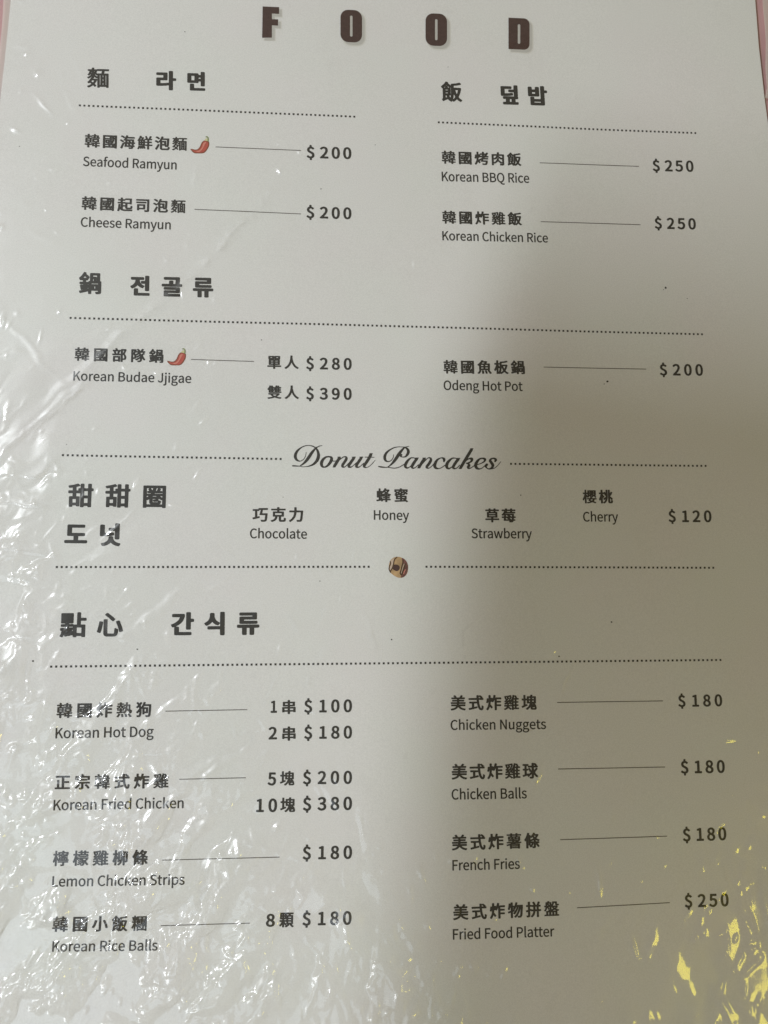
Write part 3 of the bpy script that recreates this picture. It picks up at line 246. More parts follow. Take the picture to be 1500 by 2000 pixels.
GLYPHS['小'] = (1000, [[300,-104,-22,5,-13,11,-32,80,5,17,14,8,22,4,144,-2,7,5,1,800,8,15,18,8,106,-1,19,-10,6,-18,0,-788,-7,-54,-10,-24,-16,-19,-26,-16,-28,-9,-102,-13],[894,98,-22,5,-13,11,-29,102,-42,110,-41,92,-79,148,3,12,9,9,80,31,28,1,19,-9,46,-76,54,-100,49,-110,52,-152,4,-20,-12,-16,-82,-34],[88,116,-82,44,-8,8,-3,12,59,92,42,88,40,116,29,116,13,14,28,7,100,-18,11,-7,5,-14,-12,-52,-43,-142,-40,-100,-31,-62,-59,-90,-21,-12]])
GLYPHS['巧'] = (1000, [[694,-92,-94,3,-48,11,-8,10,-31,84,13,14,28,7,128,-8,68,0,10,6,16,37,11,44,25,222,-328,3,-24,5,-13,8,-5,16,63,258,9,46,-4,5,-65,-1,-4,-46,-17,-16,-24,-5,-90,0,-5,-5,0,-354,9,-3,100,21,30,-8,8,-9,5,-19,4,-52,-6,-18,-17,-10,-30,-8,-342,-79,-30,0,-21,11,-7,16,-13,60,-1,12,6,11,22,11,132,30,1,384,-5,9,-104,0,-34,10,-9,25,0,60,9,17,36,10,320,0,5,5,0,36,5,14,14,10,24,5,534,0,24,-4,15,-9,6,-16,0,-68,-6,-14,-13,-8,-26,-5,-282,-3,-45,-214,305,-1,32,-9,11,-20,-24,-282,-19,-100,-26,-69,-30,-36,-42,-23,-62,-13]])
GLYPHS['式'] = (1000, [[844,-106,-66,14,-18,8,-52,39,-44,61,-50,116,-22,72,-32,138,-34,-9,-142,-2,-1,-211,7,-4,152,33,36,-3,13,-8,6,-14,4,-60,-9,-19,-44,-15,-450,-103,-28,0,-19,9,-29,82,8,19,20,9,174,36,7,10,-1,238,-136,3,-32,9,-11,20,0,62,7,17,18,9,20,3,446,-2,5,3,0,12,-8,84,-5,5,-472,0,-26,5,-13,8,-6,14,0,64,7,17,18,9,20,3,464,1,2,158,10,16,32,9,70,0,24,-5,15,-12,7,-29,52,37,20,4,20,-3,68,-46,75,-65,15,-18,4,-12,-24,-34,48,-6,12,-7,6,-13,1,-66,-9,-19,-34,-10,-240,0,-7,-5,22,-188,24,-118,23,-78,26,-66,30,-50,20,-21,7,3,12,72,4,78,5,12,10,8,24,6,24,-6,68,-43,10,-17,-11,-108,-11,-42,-16,-38,-17,-24,-27,-21,-34,-12],[687,676,106,2,-39,39,-68,51,-3,-60]])
GLYPHS['心'] = (1000, [[408,-86,-58,8,-52,24,-27,34,-14,50,-2,526,8,18,19,9,100,0,18,-8,8,-15,1,-490,6,-36,209,-3,22,4,10,19,7,26,11,136,6,13,12,7,20,4,22,-5,76,-37,11,-18,-10,-108,-15,-58,-18,-40,-18,-23,-22,-15,-50,-18,-44,-5],[104,54,-84,35,-10,9,-3,10,29,88,24,90,37,202,12,14,27,6,86,-17,16,-11,5,-18,-32,-192,-27,-110,-26,-82,-5,-12,-13,-9],[878,84,-16,7,-8,13,-22,86,-33,104,-75,186,4,14,8,7,80,32,36,-4,11,-7,8,-14,77,-188,34,-104,20,-78,-5,-16,-15,-9,-74,-29],[596,506,-16,7,-134,124,-136,107,-4,10,4,12,52,52,30,8,22,-4,20,-12,168,-127,94,-89,4,-10,-4,-12,-55,-58,-19,-9]])
GLYPHS['拼'] = (1000, [[372,-106,-17,8,-51,53,-5,17,9,13,71,57,35,46,19,34,17,44,19,88,-7,5,-116,3,-19,10,-9,25,-40,-13,-5,-6,0,-288,-7,-26,-12,-22,-18,-16,-24,-12,-62,-13,-72,-2,-24,6,-13,11,-23,78,5,14,21,11,80,5,1,204,-7,3,-68,-20,-32,9,-12,22,-16,66,5,12,13,8,116,36,1,172,-5,7,-76,0,-33,11,-8,18,0,60,5,14,22,13,94,4,1,173,8,16,19,9,78,2,35,-11,8,-18,1,-170,74,-5,24,-12,119,7,-75,150,12,18,68,29,32,2,22,-13,68,-113,26,-57,1,-16,5,-3,36,0,8,5,44,96,34,90,8,10,16,7,26,0,92,-33,9,-12,-3,-16,-72,-144,76,-3,32,-10,9,-17,0,-64,-8,-16,-17,-8,-98,-5,-1,-147,7,-5,96,0,32,-9,11,-18,0,-64,-7,-17,-18,-9,-120,-6,-1,-326,-5,-16,-16,-11,-28,-4,-72,2,-22,13,-5,16,0,324,-7,5,-62,0,-7,-5,-10,-66,-17,-58,-17,-44,-35,-62,-28,-39,-62,-60,-42,-29],[367,380,107,1,0,149,-92,5,-24,12,-82,-5,-2,-130,48,10,20,-3,16,-11],[625,380,67,2,-2,150,-66,-2]])
GLYPHS['板'] = (1000, [[352,-104,-44,27,-16,-18,-30,-8,-76,2,-22,13,-5,16,-1,278,-52,-88,-24,-15,-24,0,-19,9,-42,76,1,18,45,72,45,96,34,94,22,78,-6,5,-78,0,-32,10,-9,19,0,60,5,14,14,10,22,5,98,2,1,165,8,16,19,9,78,2,22,-5,14,-10,5,-16,0,-156,7,-7,76,1,2,74,7,14,17,8,266,29,108,23,78,25,24,0,16,-7,55,-66,3,-12,-10,-14,-58,-22,-108,-27,-126,-20,-122,-13,-3,-90,9,-5,318,2,52,-13,25,-12,6,-18,-10,-52,-35,-122,-37,-94,-67,-118,50,-53,42,-33,42,-27,60,-30,9,-13,-3,-14,-56,-68,-16,-7,-26,0,-46,22,-54,33,-96,82,-100,-78,-98,-54,-30,-3,-16,6,-34,41,-32,-42,-16,-7],[465,24,31,16,54,38,70,66,-53,106,-33,79,-5,-9,-19,-134,-16,-68],[307,34,27,58,20,64,17,76,7,69,-28,-14,-44,5],[708,276,6,2,30,62,32,90,2,20,-135,-2,27,-84],[386,430,3,8,-1,112,-80,0,0,-6]])
GLYPHS['柳'] = (1000, [[684,-104,-28,8,-11,18,-3,355,-13,-77,-17,-60,-32,-74,-37,-56,-60,-62,-59,-42,-28,-8,-16,2,-17,8,-45,50,-3,14,7,11,38,24,50,44,40,55,11,24,-29,-8,-56,-25,-24,0,-18,8,-36,67,4,12,21,18,8,16,1,56,-32,-4,-29,6,-5,-360,-14,-13,-28,-6,-70,2,-22,13,-5,16,-1,198,-30,-36,-24,-6,-20,4,-14,10,-42,74,40,81,35,93,47,182,-4,5,-68,2,-19,9,-8,18,0,62,8,16,17,8,82,6,1,180,5,14,8,7,30,8,56,0,24,-5,14,-10,5,-16,0,-174,5,-7,56,-1,3,68,9,17,110,56,106,63,22,4,24,-5,64,-51,2,-18,-14,-14,-79,-46,-101,-50,2,-420,20,6,5,26,4,376,7,19,12,7,22,5,52,0,24,-4,20,-11,2,67,8,14,18,8,248,2,24,-5,14,-10,5,-16,0,-548,-6,-48,-11,-23,-18,-17,-16,-8,-52,-13,-73,-3,-2,-154,-5,-14,-22,-13],[787,190,27,-1,5,7,0,454,-7,7,-24,-1,-3,-6],[330,434,3,6,-1,92,-60,0,0,-14]])
GLYPHS['桃'] = (1000, [[354,-104,-17,8,-46,54,-4,18,9,12,42,24,44,33,29,31,30,46,27,68,-8,-2,-58,-46,-14,-5,-24,1,-20,12,-36,64,-4,14,10,16,176,125,3,69,-45,-3,-21,11,-49,123,-26,-16,-68,-3,2,-8,114,-160,4,-14,-43,-56,-16,-14,-35,-5,-26,14,-3,-3,1,-334,-5,-56,-14,-12,-25,-5,-62,0,-24,5,-13,8,-6,16,-1,234,-36,-52,-16,-7,-26,1,-20,12,-43,80,46,92,35,86,32,100,18,74,-6,5,-70,0,-32,10,-9,19,1,64,8,15,18,8,100,4,2,167,12,17,32,8,76,-2,16,-7,7,-8,4,-12,2,-164,49,0,14,13,54,23,38,5,23,-13,30,-50,2,186,5,14,14,10,22,5,78,-3,19,-10,6,-20,0,-478,-6,-72,-15,-80,-18,-62,-27,-62,-44,-68,-63,-63,-62,-41,-20,-9],[766,-90,-44,8,-24,12,-15,14,-15,30,-9,46,0,814,11,20,32,9,76,-2,16,-7,8,-10,4,-228,9,12,33,78,20,12,28,0,74,-31,13,-9,4,-12,-68,-132,-49,-82,-22,-13,-41,3,-2,-24,2,-8,21,-9,87,-81,57,-59,30,-38,2,-9,-5,-12,-48,-48,-18,-10,17,-13,46,-21,8,-10,1,-48,-11,-58,-23,-50,-21,-18,-18,-8,-44,-9],[807,26,53,1,8,97,7,14,18,10,-44,56,-41,41]])
GLYPHS['條'] = (1000, [[152,-104,-28,8,-11,20,-1,422,-20,-10,-20,-4,-30,8,-48,90,64,96,59,108,41,98,42,119,18,9,26,1,87,-29,7,-16,-27,-84,71,-5,18,-8,9,-17,3,-54,36,29,39,41,49,66,35,62,23,13,32,-1,76,-23,8,-19,-18,-38,2,-7,160,3,20,-4,53,-26,7,-20,-36,-72,-43,-64,-67,-76,30,-19,58,-25,112,-34,11,-10,1,-14,-48,-67,-14,-8,-18,-3,-84,23,-84,35,-3,-64,7,-5,172,0,24,-5,14,-10,5,-14,0,-56,-8,-18,-33,-11,-73,-3,60,-70,47,-66,24,-42,-4,-19,-74,-41,-28,-1,-14,6,-10,9,-48,78,-58,73,-6,-153,-14,-33,-16,-15,-28,-14,-76,-13,-72,3,-21,14,-25,81,-44,-41,-30,-8,-26,6,-60,37,-8,13,3,12,40,44,-77,4,-18,9,-7,17,-3,519,-3,-691,-8,-16,-17,-8],[505,16,31,5,66,0,0,141,-48,-78],[410,116,4,0,22,32,30,58,-56,1],[599,184,4,6,-3,16,-42,0],[750,190,32,15,-30,1],[411,320,189,2,3,62,-7,2,-74,-32,-76,-26,-34,0],[413,440,111,43,46,25,8,10,-48,55,-46,-33,-16,-7,-30,2,-26,17,-3,-104],[679,596,7,-1,22,22,34,47,-113,0,7,-16]])
GLYPHS['檬'] = (1000, [[166,-96,-22,5,-11,15,-1,229,-34,-53,-14,-7,-26,0,-18,11,-38,68,41,86,24,60,35,114,23,100,-3,7,-66,0,-30,10,-5,13,0,62,5,11,16,8,90,5,1,184,4,14,11,7,20,4,56,0,24,-4,12,-9,3,-192,5,-7,54,0,32,-6,105,3,-1,46,-102,1,-32,10,-5,13,0,48,5,11,16,8,118,3,4,58,6,10,14,7,74,2,26,-6,10,-13,1,-54,5,-5,82,1,3,56,7,12,28,9,58,0,24,-4,12,-9,6,-64,130,-1,32,-10,5,-13,0,-48,-4,-10,-9,-6,-24,-5,-126,0,-7,-5,3,-42,110,-1,22,-4,12,-9,3,-148,-4,-12,-13,-8,-70,-3,-26,4,-16,-13,-24,-5,-338,0,-22,5,-14,11,-70,-2,-24,4,-11,7,-4,10,-2,60,-59,1,-5,-7,3,-10,66,-98,26,3,584,0,20,-3,14,-7,5,-15,0,-42,-4,-12,-17,-9,-53,-5,38,-44,1,-14,-104,-66,17,-48,35,-62,39,-46,54,-40,-2,-12,-44,-54,-17,-9,-24,0,-44,26,-50,51,-56,90,-3,-72,-16,-52,-12,-20,-23,-23,-34,-21,-52,-13,-84,0,-22,4,-13,11,-17,73,-124,-45,-16,-2,-22,4,-12,10,-30,46,-3,8,7,10,96,32,86,35,90,49,50,38,-164,-76,-48,-17,-31,1,-16,10,-29,48,-1,10,5,7,136,47,66,31,31,21,-9,4,-110,-44,-50,-13,-20,4,-11,7,-35,56,-26,2,-18,10,-4,-364,-6,-10,-14,-7],[499,2,93,0,18,20,10,46,-8,-1],[694,256,8,0,62,33,72,46,-178,0,-15,-11,-2,-6],[335,290,73,20,60,25,-102,1],[831,526,6,0,2,6,-1,16,-6,3,-370,0,-7,-7,0,-14,5,-3],[595,642,85,0,2,44,-86,2]])
GLYPHS['檸'] = (1000, [[166,-96,-22,5,-11,15,-1,273,-37,-67,-14,-8,-17,-2,-18,3,-11,7,-34,78,39,84,33,86,46,172,-5,7,-58,0,-30,10,-5,13,0,62,5,11,16,8,90,5,1,166,4,14,11,7,20,4,52,0,24,-4,12,-9,3,-174,5,-7,48,3,1,88,4,10,9,6,26,5,222,1,2,4,-18,40,3,12,15,10,58,15,32,0,16,-8,40,-74,210,0,32,-10,5,-15,-2,-142,-17,-12,-49,-6,47,-62,-1,-14,-53,-31,-24,-5,-24,5,-24,25,-30,-30,-45,-14,141,-3,32,-10,5,-13,1,-122,46,-6,15,-8,4,-18,0,-42,-4,-12,-15,-8,-20,-3,-634,0,-32,10,-6,30,-18,11,-4,-348,-6,-10,-14,-7],[522,-92,-18,3,-12,9,-21,70,11,10,22,5,85,1,1,103,-262,5,-13,8,-4,12,0,50,11,15,28,6,576,0,24,-4,12,-9,3,-60,-4,-10,-11,-7,-24,-4,-201,-1,-4,-134,-13,-32,-22,-18,-26,-10,-38,-7],[353,314,9,0,3,4,0,120,7,14,30,10,161,2,-31,6,-30,12,-15,12,-15,26,-40,-43,-16,-9,-32,0,-24,14,-32,23,-6,13,52,60,7,10,-3,5,-25,-1,-5,-22,-12,-9,-72,-4,-5,-5,2,-40,97,-172],[491,314,23,2,-2,56,-22,-2],[631,314,23,2,-2,56,-22,-2],[773,314,25,2,-2,56,-24,-2],[593,552,44,2,-43,43],[735,600,12,2,-8,18,7,12,56,26,32,1,2,18,-178,1],[468,632,24,11,44,3,-3,16,7,16,-95,0,-1,-36]])
GLYPHS['櫻'] = (1000, [[182,-96,-22,5,-11,15,-1,302,-60,-104,-20,-13,-26,0,-16,8,-41,79,47,79,46,99,36,100,21,78,-5,5,-76,0,-28,9,-7,14,1,64,6,10,14,7,108,4,1,167,4,14,15,8,24,3,50,0,20,-4,11,-7,4,-14,0,-162,7,-7,62,3,1,138,5,11,14,7,244,3,36,-9,32,9,234,0,32,-9,7,-16,0,-338,-7,-14,-28,-12,58,-72,6,-12,-2,-8,-48,-39,-22,-5,-20,3,-11,7,-79,99,-96,-100,-16,-8,-30,0,-11,-23,311,-3,32,-10,5,-19,0,-44,-5,-13,-32,-10,-95,-1,-31,-62,-41,-56,159,-69,14,-11,-1,-14,-55,-50,-26,-8,-22,4,-92,42,-82,31,-98,-37,-118,-29,-108,-16,-22,3,-15,8,-32,60,1,10,8,7,126,20,101,25,-17,8,-104,28,-14,10,1,14,43,64,7,18,-121,3,-16,8,-5,13,0,52,4,10,11,7,24,4,162,2,32,67,14,14,-46,51,-93,-103,-17,-13,-32,-1,-46,32,-36,5,-2,-407,-6,-10,-14,-7],[651,104,11,-1,21,21,21,30,10,24,-125,-2,-24,-38,-1,-8],[642,412,17,14,7,14,-22,8,-26,-9],[359,428,7,-1,7,11,-20,10,-5,10,-2,97,-67,1,0,-22],[471,524,53,0,2,16,-54,2],[763,524,59,-1,4,3,1,12,-5,5,-56,0,-5,-5],[471,626,51,-1,4,3,1,10,-5,5,-48,0,-5,-5],[763,626,59,-1,4,3,1,10,-5,5,-56,0,-5,-5],[471,726,51,-1,4,3,1,10,-5,5,-48,0,-5,-5],[763,726,59,-1,4,3,1,10,-5,5,-56,0,-5,-5]])
GLYPHS['正'] = (1000, [[52,-58,-28,8,-10,16,-1,66,6,16,13,8,22,5,88,0,7,5,0,438,6,16,15,9,24,4,82,-2,18,-8,8,-15,2,-445,136,-2,6,2,1,7,-1,596,-370,6,-17,8,-8,16,0,66,8,18,17,8,20,3,812,0,22,-3,18,-9,7,-17,0,-66,-7,-15,-14,-8,-24,-4,-306,-3,1,-216,285,-4,17,-8,7,-14,1,-62,-9,-23,-32,-10,-269,-1,-2,-260,7,-7,352,-3,17,-8,8,-16,0,-64,-8,-18,-17,-8,-20,-3]])
GLYPHS['泡'] = (1000, [[510,-98,-54,6,-60,22,-28,26,-16,36,-7,46,-1,386,-26,7,-28,18,-46,-62,-18,-8,-26,1,-94,60,-94,48,-11,18,45,69,14,8,18,3,18,-3,42,-18,102,-53,7,0,53,62,61,98,33,70,38,104,14,11,24,6,80,-19,24,-14,4,-14,-27,-76,3,-7,356,0,24,-5,14,-10,5,-16,-2,-128,-16,-298,-17,-78,-12,-24,-19,-22,25,-6,72,-30,10,-8,5,-14,-13,-78,-15,-42,-16,-26,-21,-19,-32,-15,-76,-13],[116,-88,-78,49,-8,11,0,12,95,170,77,158,22,13,32,-2,66,-48,8,-13,-1,-10,-54,-120,-109,-208,-20,-12],[505,20,321,-1,10,9,6,14,13,90,-57,-7,-106,5,-21,14,-11,52,-10,20,-152,0,-3,-178,4,-14],[761,246,10,0,5,8,11,62,13,297,-306,0,-32,-55,2,-4,252,-1,24,-5,14,-10,5,-16],[497,334,114,0,1,105,-115,1],[248,644,-94,64,-100,58,-3,10,3,10,48,60,16,7,24,0,46,-20,82,-45,68,-52,4,-10,-3,-10,-43,-63,-20,-10]])
GLYPHS['海'] = (1000, [[670,-96,-52,3,-21,11,-26,72,2,12,14,12,25,5,114,-5,10,14,2,14,-390,1,-20,3,-18,9,-7,19,28,154,4,28,-5,5,-22,0,-5,-5,-79,-206,-57,-128,-19,-9,-32,3,-68,42,-13,16,1,10,74,164,65,164,15,10,18,3,37,-9,5,44,16,14,24,5,56,0,6,5,10,85,-26,-3,-24,6,-68,43,-8,17,54,74,43,70,39,80,34,90,22,14,34,0,66,-17,16,-10,6,-17,-22,-62,4,-5,400,0,32,-9,10,-16,0,-66,-7,-14,-17,-8,-474,-3,-28,-43,6,-5,430,0,26,-5,13,-8,6,-16,-5,-174,54,-7,12,-6,7,-11,2,-68,-5,-14,-22,-13,-54,-3,-5,-22,-5,-80,38,-6,20,-12,5,-14,0,-50,-5,-18,-22,-13,-51,-3,-17,-54,-14,-28,-23,-26,-19,-13,-60,-16],[469,156,116,2,-84,84,-7,16,-6,3,-6,-2,-3,-11,-12,-84],[733,156,27,2,8,101,-114,1,62,-70,13,-18],[190,358,-182,116,-3,10,3,10,46,56,28,8,24,-5,110,-59,64,-48,4,-10,-3,-10,-44,-60,-19,-9],[501,380,101,2,-75,72,-7,16,-6,3,-7,-13,-8,-68],[750,380,26,2,4,89,-100,1,56,-64],[252,646,-88,58,-104,60,-3,10,3,10,50,56,28,8,32,-9,112,-59,62,-46,3,-10,-3,-10,-46,-59,-20,-10]])
GLYPHS['炸'] = (1000, [[78,-104,-16,7,-52,52,-6,15,8,16,40,50,30,50,31,68,19,66,13,64,11,150,-25,-74,-21,-14,-30,0,-56,22,-16,9,-6,15,25,90,23,160,14,10,24,5,68,-7,1,180,9,19,32,10,62,0,24,-4,15,-9,6,-16,3,-155,22,13,28,1,78,-28,26,77,28,109,12,11,24,6,82,-16,25,-16,3,-14,-28,-114,350,-1,24,-5,13,-8,6,-16,0,-62,-6,-14,-13,-8,-26,-5,-254,-3,2,-88,234,-1,32,-10,9,-23,-1,-60,-7,-14,-17,-8,-251,-4,-1,-103,260,-5,17,-8,7,-14,1,-60,-11,-22,-30,-9,-243,-1,-2,-228,-9,-19,-34,-10,-66,0,-30,9,-10,16,-4,625,-52,-99,-34,-47,-16,-6,-28,2,-56,38,-24,-15,-35,-4,-10,-142,139,-172,6,-14,-4,-12,-56,-58,-16,-7,-26,0,-23,13,-49,74,-12,11,-50,-103,-51,-72,-33,-32,-24,-6]])
GLYPHS['烤'] = (1000, [[640,-102,-56,3,-21,11,-28,72,3,16,14,10,24,5,80,-6,96,1,14,30,14,82,-290,3,-26,5,-13,8,-5,14,22,72,0,14,-84,-45,-22,-7,60,-80,7,-16,-4,-12,-55,-56,-30,-8,-28,8,-66,91,-60,-119,-37,-52,-33,-34,-28,-8,-26,6,-59,58,1,18,46,60,33,56,23,54,25,90,16,114,-1,60,-18,-54,-22,-14,-38,2,-53,22,-11,12,-2,10,18,66,13,68,10,102,8,16,19,9,22,2,58,-6,1,179,5,14,10,8,28,7,58,0,24,-5,14,-10,5,-14,3,-184,10,26,14,10,22,4,38,-7,3,45,17,16,24,5,109,1,3,92,8,15,18,8,80,2,35,-11,8,-16,0,-84,5,-7,114,-1,36,61,14,8,20,4,18,-3,60,-22,19,-14,1,-16,-30,-56,-91,-136,99,-3,34,-10,9,-19,0,-60,-5,-14,-14,-10,-24,-5,-206,0,-33,-33,213,-3,26,-5,13,-8,6,-14,0,-54,-5,-14,-14,-10,-24,-5,-288,0,-6,-7,-15,-54,7,-5,270,0,34,-10,7,-15,-8,-86,-12,-74,-17,-62,-26,-49,-22,-19,-24,-12,-74,-13],[287,290,121,60,92,60,42,31,3,7,-179,4,-24,-34,-16,-7,-31,-1],[415,568,119,0,2,60,-98,2,-22,-50],[688,584,17,14,21,32,-38,-1]])
GLYPHS['熱'] = (1000, [[114,-98,-20,4,-62,26,-9,6,-3,10,66,82,54,96,14,11,20,3,92,-26,6,-10,-3,-12,-29,-58,-34,-54,-58,-69,-14,-7],[878,-98,-20,4,-12,10,-52,86,-69,92,-2,10,5,8,82,30,32,-1,11,-7,71,-92,50,-76,9,-26,-13,-11,-74,-25],[360,-90,-20,4,-12,14,-3,62,-15,108,6,8,14,7,74,8,20,-3,14,-7,6,-13,19,-104,3,-56,-4,-9,-14,-7],[588,-86,-17,12,-23,84,-31,90,5,8,18,8,72,12,16,-1,17,-9,14,-30,37,-100,11,-42,-5,-11,-14,-7,-72,-15],[496,132,-14,7,-32,36,-12,6,-376,-40,-22,4,-12,9,-9,64,3,10,10,8,34,7,130,10,17,7,-3,58,-120,1,-32,10,-5,13,0,48,11,20,-17,12,-32,40,5,14,128,80,-84,3,-28,9,-7,16,0,44,5,13,32,10,140,0,7,5,-3,38,-106,1,-32,10,-5,13,0,44,3,10,8,7,26,6,106,1,3,46,7,12,30,9,60,0,20,-4,12,-9,6,-54,108,-1,30,-9,7,-12,1,-53,96,4,5,5,2,114,4,12,11,7,20,4,60,0,24,-5,12,-14,1,-122,121,-1,22,-4,12,-9,7,-318,47,-2,51,-44,6,-12,-10,-104,-17,-46,-16,-18,-32,-15,-32,-2,-48,13,-36,38,-18,42,-16,66,-28,-6,-20,3,-44,37,-44,-88,-40,-55,-60,-56,-22,-5],[347,270,161,13,34,63,18,52,4,26,-38,24,-18,-25,-17,-13,12,-20,0,-48,-5,-13,-32,-10,-118,-1],[108,414,102,0,4,57,-101,-51],[347,414,97,-1,5,1,0,4,-149,91,-3,13,22,36,-81,0,29,-42,-4,-10,-27,-22,72,1,26,-6,11,-15],[756,424,5,8,-4,174,-5,5,-24,0,-5,-5,-16,-142],[481,518,7,0,20,31,18,11,28,0,31,-14,5,63,-60,1,-6,-38,-16,-10,-96,-4],[347,652,133,0,3,46,-135,-4]])
GLYPHS['物'] = (1000, [[222,-104,-28,8,-11,18,-1,300,-6,2,-104,-33,-36,2,-18,15,-21,74,4,14,13,8,164,46,5,6,-3,182,-18,-2,-36,-116,-6,-14,-12,-10,-24,-6,-22,5,-60,36,-10,17,37,126,14,74,14,120,9,25,14,8,20,3,80,-13,4,47,14,18,30,7,58,0,24,-5,13,-8,6,-16,1,-172,76,-5,26,-14,36,95,30,106,14,13,26,5,76,-14,14,-6,8,-10,2,-14,-32,-116,2,-7,334,0,20,-3,17,-8,8,-16,0,-30,-18,-304,-16,-170,-23,-128,-15,-46,-28,-42,-29,-23,-46,-16,-104,-4,-40,4,-16,7,-7,8,-21,78,6,15,18,9,114,-1,15,19,16,58,14,90,16,168,1,66,-44,-126,-51,-116,-75,-126,-55,-70,-69,-67,-30,-9,-28,8,-62,45,-8,13,6,17,58,50,48,55,50,72,41,72,39,88,32,88,28,96,13,54,-3,6,-44,-120,-59,-128,-67,-108,-34,-43,-46,-46,-30,-9,-24,5,-62,44,-9,15,4,14,46,44,44,58,-103,-32,-2,-350,-7,-14,-17,-8],[454,336,12,12,47,84,45,110,8,34,-10,-2,-62,-112,-50,-66],[330,398,34,8,2,4,-34,23],[330,478,4,0,20,24,21,36,-45,-1]])
GLYPHS['狗'] = (1000, [[88,-104,-22,5,-13,11,-9,42,-14,34,2,10,8,10,16,7,104,0,20,7,12,30,11,54,8,122,-5,1,-82,-82,-30,-9,-16,2,-17,8,-52,56,-5,16,7,12,43,35,65,69,47,64,36,62,-16,67,-64,-51,-34,-10,-28,8,-57,54,-3,10,6,13,85,71,34,36,-53,69,-54,51,-3,14,8,12,53,40,28,8,20,-4,16,-10,74,-69,49,73,19,10,34,-2,76,-39,7,-15,-7,-18,-95,-134,37,-93,34,51,45,86,56,152,9,10,14,6,20,3,34,-7,48,-11,16,-11,3,-18,-32,-92,3,-7,338,0,22,-4,14,-8,7,-17,0,-92,-10,-268,-12,-186,-10,-80,-15,-62,-18,-40,-25,-30,-27,-16,-54,-13,-112,-2,-42,5,-21,14,-23,78,6,15,18,9,138,-1,14,19,17,80,12,132,13,346,-282,3,-8,-5,-34,-62,0,-6,238,-1,25,-5,14,-12,4,-14,0,-320,-5,-18,-14,-10,-24,-5,-176,0,-5,-5,-1,-44,-14,-18,-28,-7,-56,0,-34,9,-11,20,0,320,-45,7,3,-183,-4,-82,-14,-106,-25,-76,-28,-41,-40,-23,-68,-13],[549,254,77,2,-2,152,-76,-2]])
GLYPHS['球'] = (1000, [[502,-104,-20,4,-14,10,-28,72,-1,12,9,12,16,7,118,2,-2,148,-163,-155,-17,-8,-28,-1,-16,7,-58,71,-230,-74,-32,1,-21,14,-19,74,5,16,19,10,102,30,5,10,-1,228,-90,7,-16,11,-5,20,0,56,9,17,32,10,70,3,1,162,-5,5,-88,2,-20,10,-7,17,0,60,5,14,8,7,32,8,312,-2,18,-8,8,-15,0,-80,188,-1,5,7,0,138,11,20,32,9,80,-2,21,-11,9,-23,30,21,32,3,16,-7,52,-39,68,-65,8,-20,-20,-30,48,-4,21,-14,4,-74,-6,-14,-11,-7,-28,-6,-212,0,-4,-3,-1,-14,27,-126,36,46,48,74,14,10,20,4,20,-4,70,-38,9,-10,1,-14,-12,-18,-156,-196,30,-54,49,-66,47,-47,67,-53,6,-12,-3,-12,-52,-62,-18,-7,-30,3,-78,61,-44,44,-48,59,-5,-148,-11,-34,-9,-14,-33,-24,-40,-13,-64,-8],[400,184,4,-2,10,7,129,117,-45,-12,-18,3,-14,8,-45,91,-43,68,-3,-48,-11,-18,-30,-9,-60,-3,-1,-184,5,-6,66,20,28,1,21,-11],[580,392,3,12,-2,166,-199,1,-24,4,-14,8,-7,15,3,77,-66,0,1,-167,77,-3,12,17,62,28,22,4,22,-4,15,-10,33,-46],[735,690,70,2,-28,30,-41,33]])
GLYPHS['甜'] = (1000, [[520,-104,-28,8,-11,20,-3,547,-34,-10,-114,0,-7,-7,1,-111,110,-4,18,-8,8,-15,1,-356,-6,-18,-13,-8,-22,-5,-62,0,-34,10,-14,28,-120,0,-6,-3,-6,-42,-20,-12,-78,-3,-22,5,-14,10,-5,16,1,378,8,15,18,8,106,4,1,111,-5,7,-124,0,-32,9,-11,18,0,66,8,16,19,9,143,3,2,104,-7,7,-94,-14,-34,7,-12,12,-22,56,0,12,8,10,20,8,190,34,142,40,24,1,14,-5,63,-54,11,-18,-5,-12,-13,-8,-134,-42,0,-136,64,-3,5,5,0,62,7,15,20,10,60,5,1,154,5,14,8,7,30,8,64,0,24,-5,13,-8,6,-16,2,-156,131,-1,9,5,0,152,6,16,13,8,24,5,64,0,24,-5,13,-8,6,-14,1,-156,56,-9,12,-9,5,-16,0,-60,-6,-16,-19,-10,-44,-3,-5,-5,-3,-632,-8,-10,-16,-7,-82,-2,-22,5,-13,8,-9,38,-132,1,-6,-3,-4,-35,-12,-11,-28,-7],[633,72,139,1,-1,185,-139,-1],[185,84,129,1,-1,139,-129,-1],[633,380,139,1,-1,173,-139,-1]])
